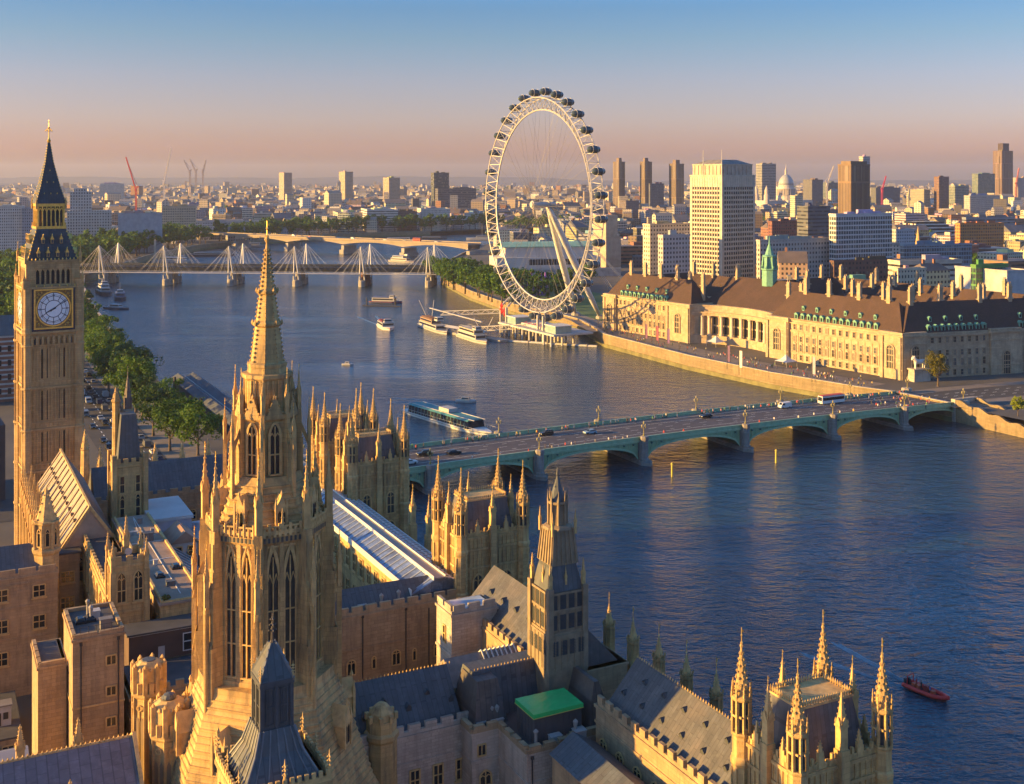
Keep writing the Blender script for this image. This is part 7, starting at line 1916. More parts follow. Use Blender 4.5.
for i,v_ in enumerate(vs_+[438,444,452,462,468]):
    u_ = 68.5 + (i%3)*1.2 if 430 < v_ < 470 else (76.0,69.5)[i%2] - (2.5 if 440<v_<550 else 0) + max(0,(v_-560))*.05 + trr.uniform(-1.2,1.2); p = W(u_,v_)
    tree(p.x,p.y,'leafy plane tree beside the embankment road, %s from the near end' % ordw(i),'plane trees along the embankment road',trr.uniform(1.0,1.15) if v_ < 430 else trr.uniform(1.2,1.45),'near' if v_<650 else 'mid')
for i,(x_,Y_) in enumerate(((2,470),(12,520),(5,560),(17,600),(8,650),(20,690),(4,720),(14,770),(24,800),(33,850),(-6,610),(1,840),(16,880),(-8,760),(6,920),(28,940),(20,1000),(-2,1000),(10,1050))):
    p = atY(x_,Y_); tree(p.x,p.y,'tall green tree left of the clock tower, %s in depth of the garden trees' % ordw(i),'garden trees left of the clock tower',trr.uniform(1.4,1.8),'mid')
def along(line, step, off):
    out = []
    for (x0,y0),(x1,y1) in zip(line[:-1],line[1:]):
        d = Vector((x1-x0,y1-y0)); L = d.length; d.normalize(); q = Vector((-d.y,d.x)); k = 0
        while k < L: p = Vector((x0,y0))+d*k+q*off; out.append((p.x+trr.uniform(-3,3),p.y+trr.uniform(-3,3))); k += step
    return out
emb = along(LBANK[9:16],15,14)+along(LBANK[9:15],21,38)+along(LBANK[9:12],26,66)
emb = [e for e in emb if bridge_clear(e[0],e[1],2)]; emb.sort(key=lambda e: e[0]/e[1])
for i,(x,y) in enumerate(emb): tree(x,y,'dark tree in the riverside line behind the railway bridge, %s from left' % ordw(i),'riverside trees on the far bank',trr.uniform(1.4,1.9),'far')
g1 = along([(-52,985),(-30,880),(0,800),(24,742)],15,-13)+along([(-30,985),(0,890),(24,820)],17,-16)
for i,(x,y) in enumerate(g1): tree(x,y,'green tree on the right bank left of the wheel, %s from the railway bridge' % ordw(i),'garden trees beside the wheel',trr.uniform(1.15,1.5),'mid')
g2 = [(538,800),(548,790),(557,805),(566,785),(530,830),(576,800),(545,860),(560,880),(574,870),(586,890),(520,850),(590,930),(512,900)]
for i,(x_,Y_) in enumerate(g2): p = atY(x_,Y_); tree(p.x,p.y,'green tree seen through the lower part of the wheel, %s of those on the lawn' % ordw(i),'garden trees behind the wheel',trr.uniform(1.1,1.4),'mid')
g3 = [(510+k*5.5,1750+(k*37)%160) for k in range(14)]
for i,(x_,Y_) in enumerate(g3): p = atY(x_,Y_); tree(p.x,p.y,'dark tree far behind the hub of the wheel, %s from the left' % ordw(i),'far trees behind the wheel hub',trr.uniform(1.3,1.9),'far')
p = at(938,384,1); tree(p.x,p.y,'round olive brown tree in front of the street side of the long stone hall',None,.98,'near','round_tree',0,AUTC)
p = at(1018,416,0); tree(p.x,p.y,'small bright yellow green tree at the right edge beyond the bridge steps',None,.5,'near','small_tree',0,leaf_mesh('crown',123,36,50,6,5.2,.9,leafy('lime_leaves',(.10,.15,.01),(.24,.27,.03))))
g4 = [(948,990),(954,1010),(960,985),(966,1020),(972,1000),(940,1040),(984,1100),(992,1110),(905,1150),(930,1500),(880,1400)]
for i,(x_,Y_) in enumerate(g4): p = atY(x_,Y_); tree(p.x,p.y,'green tree among low roofs near the thin church spire, %s of eleven' % ordw(i),'trees among the roofs on the right',trr.uniform(.9,1.3),'far')
dt = MB(); r = random.Random(77)
for i in range(900):
    y = 1900*math.exp(r.random()*math.log(7500/1900)); xp = r.uniform(-30,1050); x = (xp-512)/FPX*y
    if not free(x,y,6): continue
    rad = r.uniform(4,9)*(1+y/6000)
    for k in range(16):
        d = Vector((r.gauss(0,1),r.gauss(0,1),r.gauss(0,.6))).normalized()*rad*r.uniform(.5,1); o = Vector((x,y,6+rad*.4))+d; s = rad*.55
        a = Vector((r.uniform(-1,1),r.uniform(-1,1),r.uniform(-.5,.5))).normalized(); b_ = d.normalized().cross(a)
        dt.add([tuple(o+a*s),tuple(o+b_*s),tuple(o-a*s),tuple(o-b_*s)],[(0,1,2,3)])
struct(dt.build('distant_trees', LEAF), 'stuff')

# ================================================================ BOATS
def hull(mb, L, B, z0, z1, bow=.28, stern=.08, mi=0, flare=.85):
    half = []
    for q,w in ((0,.80),(stern,.94),(.3,1),(1-bow,1.0),(1-bow*.5,.72),(1-bow*.18,.34),(1,.03)): half.append((-L/2+L*q, w*B/2))
    rings = []
    for z,s in ((z0,flare),((z0+z1)/2,.95),(z1,1.0)):
        rings.append([(x*(1 if s==1 else .985),y*s,z+(max(0,x)/L)**2*(z1-z0)*.5*(z>z0)) for x,y in half]+[(x*(1 if s==1 else .985),-y*s,z+(max(0,x)/L)**2*(z1-z0)*.5*(z>z0)) for x,y in reversed(half)])
    mb.loft(rings, mi); return mb
def boat(name,label,cat,pos,heading,L,B,hc,fb,decks,extra=None,stripe=None,group=None):
    t = thing(name,label,cat,(pos.x,pos.y,-6),R(heading),group)
    hull(MB(),L,B,-.5,fb).build('hull',HULLC,t,color=hc)
    if stripe:
        s = MB(); hull(s,L*1.004,B*1.02,fb*.45,fb*.75); s.build('hull_stripe',HULLC,t,color=stripe)
    z = fb
    for (x0,x1,w,h_,kind,col) in decks:
        c = MB()
        if kind == 'cabin':
            c.frust(x0,x1,-w/2,w/2,z,z+h_,.18); c.build('cabin',HULLC,t,color=col)
            g = MB()
            for s in (-1,1): g.add([(x0+.6,s*(w/2-.02),z+h_*.35),(x1-.6,s*(w/2-.02),z+h_*.35),(x1-.8,s*(w/2-.10),z+h_*.8),(x0+.8,s*(w/2-.10),z+h_*.8)],[(0,1,2,3)])
            g.add([(x1+.01,-w/2+.4,z+h_*.35),(x1+.01,w/2-.4,z+h_*.35),(x1-.1,w/2-.5,z+h_*.8),(x1-.1,-w/2+.5,z+h_*.8)],[(0,1,2,3)]); g.build('window_band',GLASS,t)
            r_ = MB(); r_.box(x0-.25,x1+.3,-w/2-.12,w/2+.12,z+h_,z+h_+.14); r_.build('roof',HULLC,t,color=col)
            z += h_+.14
        elif kind == 'glasscabin':
            c.frust(x0,x1,-w/2,w/2,z,z+h_,.3); c.build('glazed_saloon',GLASS,t)
            r_ = MB(); r_.loft([[(x0-.1,-w/2,z+h_),(x1+.1,-w/2,z+h_),(x1+.1,w/2,z+h_),(x0-.1,w/2,z+h_)],[(x0,-w*.4,z+h_+.5),(x1,-w*.4,z+h_+.5),(x1,w*.4,z+h_+.5),(x0,w*.4,z+h_+.5)]]); r_.build('roof',HULLC,t,color=col)
            m_ = MB()
            k = x0
            while k < x1:
                for s in (-1,1): m_.bar((k,s*w/2,z),(k,s*(w/2-.3),z+h_),.14,.14)
                k += 2.2
            m_.build('frame',HULLC,t,color=col)
        elif kind == 'deckhouse':
            c.frust(x0,x1,-w/2,w/2,z,z+h_,.25); c.build('wheelhouse',HULLC,t,color=col)
            g = MB(); g.add([(x1-.06,-w/2+.3,z+h_*.45),(x1-.06,w/2-.3,z+h_*.45),(x1-.2,w/2-.35,z+h_*.85),(x1-.2,-w/2+.35,z+h_*.85)],[(0,1,2,3)])
            for s in (-1,1): g.add([(x0+.4,s*(w/2-.08),z+h_*.45),(x1-.4,s*(w/2-.08),z+h_*.45),(x1-.5,s*(w/2-.19),z+h_*.85),(x0+.5,s*(w/2-.19),z+h_*.85)],[(0,1,2,3)])
            g.build('window_band',GLASS,t)
        elif kind == 'mast': c.lathe([(.14,z),(.08,z+h_)],6,x0,0); c.bar((x0,-w,z+h_*.6),(x0,w,z+h_*.6),.08,.08); c.build('mast',OFFWHITE,t)
        elif kind == 'funnel': c.lathe([(w,z-1),(w*.9,z+h_)],10,x0,0); c.build('funnel',HULLC,t,color=col)
        elif kind == 'rail':
            for s in (-1,1): c.bar((x0,s*w/2,z+1),(x1,s*w/2,z+1),.07,.07)
            k = x0
            while k <= x1:
                for s in (-1,1): c.bar((k,s*w/2,z),(k,s*w/2,z+1),.06,.06)
                k += 1.6
            c.build('railing',OFFWHITE,t)
        elif kind == 'seats':
            k = x0
            while k < x1:
                for s in (-.24,.24): c.cbox(k,w*s,z,.5,w*.36,.8)
                k += 1.3
            c.build('seat_rows',HULLC,t,color=col)
    return t
Wt=(.36,.355,.345); Nv=(.03,.05,.12); TEAL=(.055,.20,.21); Rd=(.5,.04,.03); Wd=(.30,.17,.09)
a_,b_ = at(411,412,-6), at(490,436,-6); dv = b_-a_
t = boat('river_cruiser','long glass sided boat with a teal roof beside the green bridge, left end','boat',(a_+b_)/2,math.degrees(math.atan2(dv.y,dv.x)),dv.length+2,8.6,(.60,.60,.58),1.3,[(-22,17.5,7.6,2.7,'glasscabin',TEAL),(-24,24,7.9,0,'rail',Wt)],stripe=(.04,.10,.11))
b = MB(); b.box(-3.5,3.0,-2,2,4.6,6.0); b.build('wheelhouse',HULLC,t,color=Wt); b = MB(); b.box(-21,20,-2.6,-2.2,4.5,4.66); b.box(-21,20,2.2,2.6,4.5,4.66); b.build('roof_walkway',OFFWHITE,t)
# seen from the stern quarter, mid river
boat('passenger_boat','white sightseeing boat with blue trim moored at a dark pontoon, upper middle of the river','boat',at(386,303,-6),-14,25,6.4,Nv,1.5,[(-10,7,5.6,2.3,'cabin',Wt),(-9,2,5.2,0,'seats',(.12,.16,.3)),(3,6.5,4,2.0,'deckhouse',Wt)],stripe=Rd)
t = thing('pontoon','dark floating pontoon with two piles behind the white sightseeing boat','pontoon',at(384,306,-6),R(-10)); b = MB(); b.box(-15,13,-3.5,-1,-.3,.7); b.build('deck',DARK,t)
for x in (-12,9): b = MB(); b.lathe([(.5,-2),(.5,6)],8,x,-2.2); b.build('pile',DARK,t)
boat('passenger_boat','white ferry with a red hull band heading toward us in mid river','boat',at(386,328,-6),-72,23,8.6,(.62,.6,.58),1.4,[(-9,6.5,7.2,2.4,'cabin',Wt),(-8,2,6.6,0,'seats',(.35,.08,.06)),(3,6,4.6,2.0,'deckhouse',Wt)],stripe=(.42,.05,.05))
boat('passenger_boat','brown and white cruise boat lying at the pier left of the wheel','boat',at(434,330,-6),-66,44,7.6,Wt,1.6,[(-18,12,6.6,2.4,'cabin',Wt),(-16,4,6.2,2.2,'cabin',(.30,.20,.13)),(-15,2,5.4,0,'seats',Wd),(6,11,4.2,2.2,'deckhouse',Wt)],stripe=Nv)
boat('passenger_boat','white cruise boat with rows of windows nearest the camera at the wheel pier','boat',at(473,340,-6),-65,38,7.4,Wt,1.6,[(-15,11,6.4,2.4,'cabin',Wt),(-14,8,5.8,2.2,'cabin',(.42,.36,.29)),(3,8,3.8,1.8,'deckhouse',Wt),(-13,1,5,0,'rail',Wt)],stripe=(.35,.2,.12))
boat('launch','small tan launch beyond the long restaurant boat','boat',at(466,402,-6),-8,8.5,2.8,Wt,.8,[(-2,1.5,2.2,1.3,'deckhouse',(.6,.45,.3))])
boat('launch','tiny white launch alone in mid river','boat',at(348,365,-6),-10,6,2.2,Wt,.7,[(-1.5,.8,1.7,1.0,'deckhouse',Wt)])
boat('moored_ship','dark hulled ship with white upperworks and mast, below the left end of the railway bridge','ship',at(104,294,-6),-62,40,9.5,(.04,.045,.06),2.6,[(-14,8,7,2.6,'cabin',Wt),(-9,6,6,2.4,'cabin',(.5,.5,.52)),(0,5,4.6,2.2,'deckhouse',Wt),(1,0,1.6,13,'mast',Wt),(-5,0,1.1,3.4,'funnel',(.12,.13,.16))])
boat('moored_ship','dark tug shaped ship lying nearest the left bank below the railway bridge','ship',at(120,299,-6),-70,32,8.6,(.03,.035,.05),2.2,[(-10,6,6.4,2.5,'cabin',(.10,.14,.24)),(-2,4,4.6,2.3,'deckhouse',Wt),(-1,0,1.4,8,'mast',Wt)])
boat('workboat','small grey workboat moored in front of the dark ships at the left bank','boat',at(117,309,-6),-20,20,5.6,(.07,.08,.10),1.2,[(-5,3,4,2.2,'deckhouse',(.4,.41,.43)),(-6,8,4.6,0,'rail',Wt)])
boat('moored_ship','white two deck ship behind the railway bridge near the stone obelisk','ship',at(176,262,-6),-25,44,9,Wt,2.4,[(-16,12,7.4,2.6,'cabin',(.56,.55,.53)),(4,9,5,2.3,'deckhouse',Wt),(4,0,1.6,9,'mast',Wt)])
boat('moored_ship','dark decked barge ship at the far bank left of the pale bridge','ship',at(212,256,-6),8,52,10,(.06,.06,.07),2.2,[(-20,16,8,2.2,'cabin',(.34,.33,.32))])
boat('moored_ship','white paddle ship with a tall funnel at the far bank above the pale bridge','ship',at(246,247,-6),6,58,10,Wt,2.6,[(-22,18,8,2.6,'cabin',(.62,.61,.6)),(-4,6,5,2.4,'deckhouse',Wt),(0,0,1.4,8,'funnel',(.7,.6,.35)),(10,0,1.6,14,'mast',Wt)])
boat('passenger_boat','white ferry between the two far piers of the pale bridge','boat',at(402,262,-6),-35,34,8,Wt,1.8,[(-13,9,7,2.5,'cabin',Wt),(-11,4,6.4,2.2,'cabin',(.3,.34,.45)),(5,9,4.6,2,'deckhouse',Wt)],stripe=(.25,.06,.06))
boat('moored_ship','long white hulled ship moored beyond the pale bridge, left of the wheel','ship',at(489,240,-6),3,66,10,Wt,3.4,[(-18,14,7,2.4,'cabin',Wt),(-10,0,1.6,17,'mast',Wt),(12,0,1.6,17,'mast',Wt)])
boat('moored_ship','low pale houseboat at the far bank above the middle of the pale bridge','ship',at(400,241,-6),3,46,9,(.45,.42,.4),1.8,[(-18,14,7.4,2.6,'cabin',(.55,.52,.48))])
boat('moored_ship','dark low barge at the far bank above the red bus','ship',at(432,239,-6),3,44,9,(.05,.05,.06),2.0,[(-14,12,7,1.8,'cabin',(.2,.2,.21))])
# red rigid inflatable with crew
a_,b_ = at(908,684,-5.6), at(946,700,-5.6); dv = b_-a_
t = thing('inflatable_boat','red rigid inflatable speedboat with three people aboard on the open water, lower right','boat',((a_.x+b_.x)/2,(a_.y+b_.y)/2,-6),math.atan2(dv.y,dv.x))
REDB = plain('red_rubber', (.62,.03,.02), .45, 0, .1, 1.0)
b = MB(); pts = [(-4.2,1.15,.55),(-1,1.25,.55),(1.8,1.15,.6),(3.4,.6,.75),(4.3,0,.9),(3.4,-.6,.75),(1.8,-1.15,.6),(-1,-1.25,.55),(-4.2,-1.15,.55)]; b.tube(pts,.36,8); b.build('tube',REDB,t)
b = MB(); hull(b,8.0,2.2,-.4,.35); b.build('hull',HULLC,t,color=(.12,.03,.03))
b = MB(); b.frust(-.6,.5,-.45,.45,.35,1.5,.12); b.build('console',HULLC,t,color=(.25,.03,.02)); b = MB()
for x in (-2.6,-1.6,1.3): b.cbox(x,0,.35,.7,.7,.75)
b.build('seat',HULLC,t,color=(.5,.10,.04)); b = MB(); b.frust(-4.4,-3.7,-.7,-.1,.3,1.5,.1); b.frust(-4.4,-3.7,.1,.7,.3,1.5,.1); b.build('outboard_motor',DARK,t)
b = MB(); b.bar((-3.4,-1,.6),(-3.4,-.8,2.3),.1,.1); b.bar((-3.4,1,.6),(-3.4,.8,2.3),.1,.1); b.bar((-3.4,-.8,2.3),(-3.4,.8,2.3),.1,.1); b.build('arch_frame',REDB,t)
# wakes: low ridges of water
def wake(p, ang, L, spread, amp, n_):
    wk_ = MB(); d = Vector((math.cos(ang),math.sin(ang))); q = Vector((-d.y,d.x)); r_ = random.Random(int(L*10))
    for s in (-1,1):
        for k in range(n_):
            off = k*1.3; pts_ = []
            for i in range(15):
                f_ = i/14; c_ = Vector((p.x,p.y)) - d*(2+off+f_*L) + q*s*(.6+f_*L*spread*(1-.12*k))
                pts_.append((c_, amp*(1-f_)**.7*(1+.3*math.sin(i*2+k)), .25+.55*f_))
            for (a,ha,wa),(b_,hb_2,wb_) in zip(pts_[:-1],pts_[1:]):
                wk_.add([(a.x-q.x*wa,a.y-q.y*wa,-6.02),(a.x,a.y,-6+ha),(a.x+q.x*wa,a.y+q.y*wa,-6.02),(b_.x-q.x*wb_,b_.y-q.y*wb_,-6.02),(b_.x,b_.y,-6+hb_2),(b_.x+q.x*wb_,b_.y+q.y*wb_,-6.02)],[(0,3,4,1),(1,4,5,2)])
    o = wk_.build('wake', MATS['wake_foam']); struct(o)
plain('wake_foam', (.09,.14,.18), .3, 0, .5, .8)
wake(Vector(((a_.x+b_.x)/2,(a_.y+b_.y)/2)), math.atan2(dv.y,dv.x), 22, .20, .10, 2)
pf = at(386,328,-6); wake(Vector((pf.x,pf.y)), R(-72), 60, .10, .22, 2)
pf = at(466,402,-6); wake(Vector((pf.x,pf.y)), R(-8), 30, .12, .14, 1)
# piers
p0 = W(96,393,-6)
t = thing('pier_building','long floating pier with a grey blue double pitched roof at the left bank','pier',p0,PHI)
b = MB(); b.box(0,13,0,122,-.6,1.0); b.build('pontoon',DARK,t); b = MB(); b.box(1,11.6,2,120,1.0,4.6); b.build('wall',plain('pier_wall', (.12,.125,.14), .6),t)
b = MB(); b.gable(.2,6.4,.5,121.5,4.6,6.6,'y',1); b.gable(6.5,12.6,.5,121.5,4.6,6.6,'y',1); b.build('roof',seamed('pier_roof_sheet', (.075,.09,.115), 2.2, 'y', .75, 0, cross=6),t)
b = MB(); b.box(6.3,6.6,.5,121.5,4.7,5.0); b.build('gutter',OFFWHITE,t)
for y in (10,60,112): b=MB(); b.lathe([(.6,-3),(.6,6.5)],8,.2,y); b.build('pile',DARK,t)
t = thing('pier_building','short pier shelter with a pale sloping roof nearer than the long pier roof','pier',W(95,372,-6),PHI)
b = MB(); b.box(0,11,0,17,-.6,1.0); b.build('pontoon',DARK,t); b = MB(); b.box(1,10,1,16,1,3.6); b.build('wall',plain('pier_wall2', (.14,.145,.16), .6),t); b = MB(); b.gable(.4,10.6,.4,7.6,3.6,5.0,'x'); b.gable(.4,10.6,8,16.4,3.6,5.0,'x'); b.build('roof',MATS['pier_roof_sheet'],t)
boat('launch','white motor launch tied up between the pier shelters and the bank','boat',W(88.5+8.5,386.5,-6)+Vector((-9,4,0)),63,9,3,Wt,.9,[(-2.5,1.5,2.3,1.5,'deckhouse',Wt)])
# wheel pier with gangways
pa = at(428,331,-6); pb_ = at(497,343,-6); dv = pb_-pa
t = thing('pier_pontoon','floating pier with white lattice gangways and raking masts left of the wheel','pier',pa,math.atan2(dv.y,dv.x)); L = dv.length
b = MB(); b.box(0,L,2,9,-.5,1.2); b.build('pontoon',CONCRETE,t); b = MB(); b.gable(L*.15,L*.75,3,8,3.4,4.4,'x'); b.build('canopy',OFFWHITE,t)
b = MB()
for k in range(9):
    for y in (3.2,7.8): b.lathe([(.12,1.2),(.12,3.4)],6,L*.15+k*L*.6/8,y)
b.build('canopy_post',STEEL_WHITE,t)
def gang(parent,p,q,name='gangway'):
    g = MB(); p = Vector(p); q = Vector(q); d = q-p; n_ = int(d.length/3.2); sd = Vector((-d.y,d.x,0)).normalized()
    for s in (-1.2,1.2):
        for z in (0,2.4): g.bar(p+sd*s+Vector((0,0,z)),q+sd*s+Vector((0,0,z)),.28,.28)
        for k in range(n_):
            a = p+d*(k/n_)+sd*s; c = p+d*((k+1)/n_)+sd*s; z0,z1 = (0,2.4) if k%2==0 else (2.4,0); g.bar(a+Vector((0,0,z0)),c+Vector((0,0,z1)),.2,.2)
    g.bar(p,q,2.3,.15); g.build(name,STEEL_WHITE,parent)
inv = (Matrix.Translation(t.location) @ Matrix.Rotation(t.rotation_euler.z,4,'Z')).inverted()
gang(t, inv @ at(441,315,-2), inv @ at(506,313,1)); gang(t, inv @ at(480,331,-4), inv @ at(545,327,1))
g = MB()
for x0,x1 in (((430,316),(419,300)),((431,316),(434,300)),((482,332),(493,317)),((486,333),(474,318))):
    a = inv @ at(x0[0],x0[1]+8,-6); Ya = at(x0[0],x0[1]+8,-6).y; c = inv @ atY(x1[0],Ya,zat(x1[1],Ya)); g.bar(a,c,.45,.45,0,6)
g.build('raking_mast',STEEL_WHITE,t)
g = MB(); g.bar(inv @ at(430,308,0),inv @ at(482,322,0),1.0,.5); g.build('walkway_beam',STEEL_WHITE,t)
a_,b_ = at(500,341,-6), at(597,347,-6); dv = b_-a_
t = thing('floating_boom','long thin floating boom on the water below the wheel','boom',a_,math.atan2(dv.y,dv.x)); b = MB(); b.tube([(0,0,.2),(dv.length,0,.2)],.75,8); b.build('float',OFFWHITE,t)
for k in range(5): b = MB(); b.cbox(dv.length*(k+.5)/5,0,-.1,.6,1.9,1.3); b.build('joint',CONCRETE,t)
for x_,y_,lab in ((672,477,'yellow navigation post standing in the water before the bridge, left one'),(776,463,'yellow navigation post standing in the water before the bridge, right one')):
    t = thing('navigation_post',lab,'post',at(x_,y_,-6)); b = MB(); b.lathe([(.32,-2),(.28,3.6)],8); b.build('pole',plain('yellow_paint', (.5,.4,.05), .5),t); b = MB(); b.octa(0,0,4.0,.5,.5); b.build('top_mark',MATS['yellow_paint'],t)
# obelisk on the far embankment
t = thing('obelisk','slender stone obelisk on the left bank just above the railway bridge','monument',atY(155,1150),R(10)); b = MB(); b.frust(-1.2,1.2,-1.2,1.2,4,22,.35); b.add([(-.85,-.85,22),(.85,-.85,22),(.85,.85,22),(-.85,.85,22),(0,0,24)],[(0,1,4),(1,2,4),(2,3,4),(3,0,4)]); b.build('shaft',STONE_PALE,t); b = MB(); b.box(-3,3,-3,3,0,2.2); b.box(-2,2,-2,2,2.2,4); b.build('pedestal',STONE_PALE,t)

# steps and abutment right of the bridge
p = W(346,311.2); t = thing('river_steps','pale stone stair with a scrolled parapet descending beside the right end of the bridge','steps',p,PHI-math.pi/2)
b = MB()
for k in range(26): b.box(k*1.5,k*1.5+1.52,0,9,-7,.9-k*.22)
b.build('stair_flight',PAVING,t)
for y in (-1.2,9):
    b = MB(); vs=[]; fs=[]; N=26
    for i in range(N+1):
        x=i*1.5; z = 2.2-i*.22+.5*math.sin(i*1.1); vs += [(x,y,-8),(x,y+1.2,-8),(x,y+1.2,z),(x,y,z)]
    for i in range(N):
        k=i*4
        for j in range(4): fs.append((k+j,k+4+j,k+4+(j+1)%4,k+(j+1)%4))
    b.add(vs,fs); b.build('parapet',RIVERWALL,t)
b = MB(); b.box(-2,0,-1.4,10.4,-8,2.4); b.box(39,41,-1.4,10.4,-8,-2.6); b.build('pedestal',STONE_PALE,t)

# ================================================================ VEHICLES
def profile_body(mb, prof, w, mi=0, taper=.0):
    n_ = len(prof); vs = [(x,-w/2+(taper if z>1.0 else 0),z) for x,z in prof]+[(x,w/2-(taper if z>1.0 else 0),z) for x,z in prof]
    fs = [tuple(range(n_)), tuple(range(2*n_-1,n_-1,-1))]+[(i,n_+i,n_+(i+1)%n_,(i+1)%n_) for i in range(n_)]
    return mb.add(vs,fs,mi)
def car_meshes(kind):
    b = MB(); g = MB(); L = 4.4
    if kind == 'car':
        profile_body(b,[(-2.15,.3),(2.1,.3),(2.2,.6),(2.1,.85),(1.0,.98),(-1.95,1.0),(-2.2,.85)],1.78)
        profile_body(b,[(1.0,.95),(.25,1.42),(-1.2,1.45),(-1.95,.98)],1.62,0,.12)
        for s in (-1,1): g.add([(.8,s*.82,1.0),(.2,s*.72,1.36),(-1.15,s*.72,1.38),(-1.7,s*.82,1.02)],[(0,1,2,3)])
        g.add([(1.03,-.72,.99),(1.03,.72,.99),(.29,.62,1.41),(.29,-.62,1.41)],[(0,1,2,3)]); g.add([(-1.99,-.7,1.0),(-1.99,.7,1.0),(-1.24,.62,1.43),(-1.24,-.62,1.43)],[(0,1,2,3)]); wx=(1.35,-1.35)
    elif kind == 'cab':
        profile_body(b,[(-2.2,.3),(2.2,.3),(2.25,.75),(2.1,1.0),(1.0,1.08),(-2.1,1.1),(-2.25,.9)],1.8); profile_body(b,[(1.0,1.05),(.4,1.72),(-1.7,1.76),(-2.12,1.08)],1.66,0,.1)
        for s in (-1,1): g.add([(.82,s*.84,1.1),(.35,s*.75,1.62),(-1.6,s*.75,1.66),(-1.95,s*.84,1.12)],[(0,1,2,3)])
        g.add([(1.04,-.72,1.1),(1.04,.72,1.1),(.44,.64,1.69),(.44,-.64,1.69)],[(0,1,2,3)]); wx=(1.4,-1.4)
    elif kind == 'van':
        profile_body(b,[(-2.5,.35),(2.4,.35),(2.5,.8),(2.2,1.15),(1.5,2.1),(-2.5,2.15)],1.95)
        g.add([(2.16,-.8,1.2),(2.16,.8,1.2),(1.56,.75,2.04),(1.56,-.75,2.04)],[(0,1,2,3)])
        for s in (-1,1): g.add([(2.0,s*.985,1.25),(1.5,s*.985,1.9),(.6,s*.985,1.9),(.6,s*.985,1.25)],[(0,1,2,3)])
        wx=(1.6,-1.6)
    elif kind == 'coach':
        profile_body(b,[(-5.5,.4),(5.4,.4),(5.5,1.4),(5.3,3.1),(-5.5,3.15)],2.5)
        for s in (-1,1): g.add([(5.0,s*1.26,1.5),(5.0,s*1.26,2.6),(-5.2,s*1.26,2.6),(-5.2,s*1.26,1.5)],[(0,1,2,3)])
        g.add([(5.5,-1.1,1.4),(5.5,1.1,1.4),(5.36,1.05,2.8),(5.36,-1.05,2.8)],[(0,1,2,3)]); wx=(3.6,-3.4)
    else:
        profile_body(b,[(-5.2,.35),(5.1,.35),(5.2,1.2),(5.1,4.2),(-5.2,4.25)],2.5)
        for s in (-1,1):
            for z in (1.3,2.9): g.add([(4.8,s*1.26,z),(4.8,s*1.26,z+.95),(-4.9,s*1.26,z+.95),(-4.9,s*1.26,z)],[(0,1,2,3)])
        for z in (1.2,2.9): g.add([(5.21,-1.1,z),(5.21,1.1,z),(5.17,1.1,z+1.0),(5.17,-1.1,z+1.0)],[(0,1,2,3)])
        wx=(3.4,-3.2)
    w = MB(); rw = .33 if kind in ('car','cab','van') else .5
    rings = [[(rw*math.cos(a*math.pi/6),y,rw*math.sin(a*math.pi/6)) for a in range(12)] for y in (-.11,.11)]; w.loft(rings)
    return b.mesh('body',CAR), g.mesh('windows',GLASS), w.mesh('wheel',TYRE), wx, rw, (.8 if kind in ('car','cab') else .88 if kind=='van' else 1.12)
VEH = {k: car_meshes(k) for k in ('car','cab','van','coach','bus')}
lampw = MB(); lampw.box(-.03,.03,-.2,.2,-.09,.09); LAMPM = lampw.mesh('headlight', plain('lamp_glass', (.7,.68,.6), .2)); 
def vehicle(kind,pos,ang,col,label,group,parts=True):
    nm = {'car':'car','cab':'taxi','van':'van','coach':'coach','bus':'double_decker_bus'}[kind]
    t = thing(nm,label,{'cab':'taxi','bus':'bus'}.get(kind,kind),pos,ang,group); bm,gm_,wm_,wx,rw,wy = VEH[kind]
    link('body',bm,t,color=col); link('windows',gm_,t)
    if parts:
        for x in wx:
            for y in (-wy,wy): link('wheel',wm_,t,(x,y,rw))
        for y in (-.6,.6): link('headlight',LAMPM,t,({'car':2.2,'cab':2.25,'van':2.48,'coach':5.5,'bus':5.2}[kind],y,.7))
    return t
CC = {'white':(.6,.6,.6),'black':(.015,.015,.017),'silver':(.32,.33,.35),'dark blue':(.02,.035,.09),'red':(.4,.03,.03),'grey':(.12,.125,.13),'pale blue':(.22,.34,.42)}
def bridge_pt(x,y):
    p = at(x,y,.6); d = p-WB; return d.x*CU+d.y*SU, -d.x*SU+d.y*CU
for x,y,kind,col,lab in ((546,437,'cab','black','black taxi on the green bridge, left of the pale blue car'),(590,436,'car','pale blue','pale blue car on the green bridge, right of the black taxi'),(424,456,'cab','black','black taxi at the left end of the green bridge behind a white car'),
        (454,455,'car','black','black car near the left end of the green bridge, right of two other vehicles'),(410,464,'car','white','white car entering the green bridge at its left end'),(706,420,'car','black','small dark car in the middle of the green bridge'),
        (768,405,'van','white','white van on the far lane of the green bridge'),(823,402,'coach','white','white coach with a red roof on the green bridge, near its right end')):
    tt_,yy_ = bridge_pt(x,y); yy_ = max(5.5,min(20.5,yy_)); vehicle(kind,wb(tt_,yy_,zpar(max(-66,min(181,tt_)))-1.12),PHI+(math.pi if yy_>13 else 0),CC[col],lab,'vehicles on the green bridge')
for o in COL.objects:
    if o.name.startswith('coach'):
        b = MB(); b.box(-5.4,5.2,-1.15,1.15,3.16,3.3); b.build('roof',RED,o)
cr_ = random.Random(31); cnts = {}
vv = []
for lane,u_ in enumerate((52.5,56.5,60.0,64.0)):
    v_ = 352+lane*3
    while v_ < 620:
        if cr_.random() < (.62 if lane in (2,3) else .38): vv.append((v_,u_+cr_.uniform(-.3,.3),lane))
        v_ += cr_.uniform(8,13)
vv.sort()
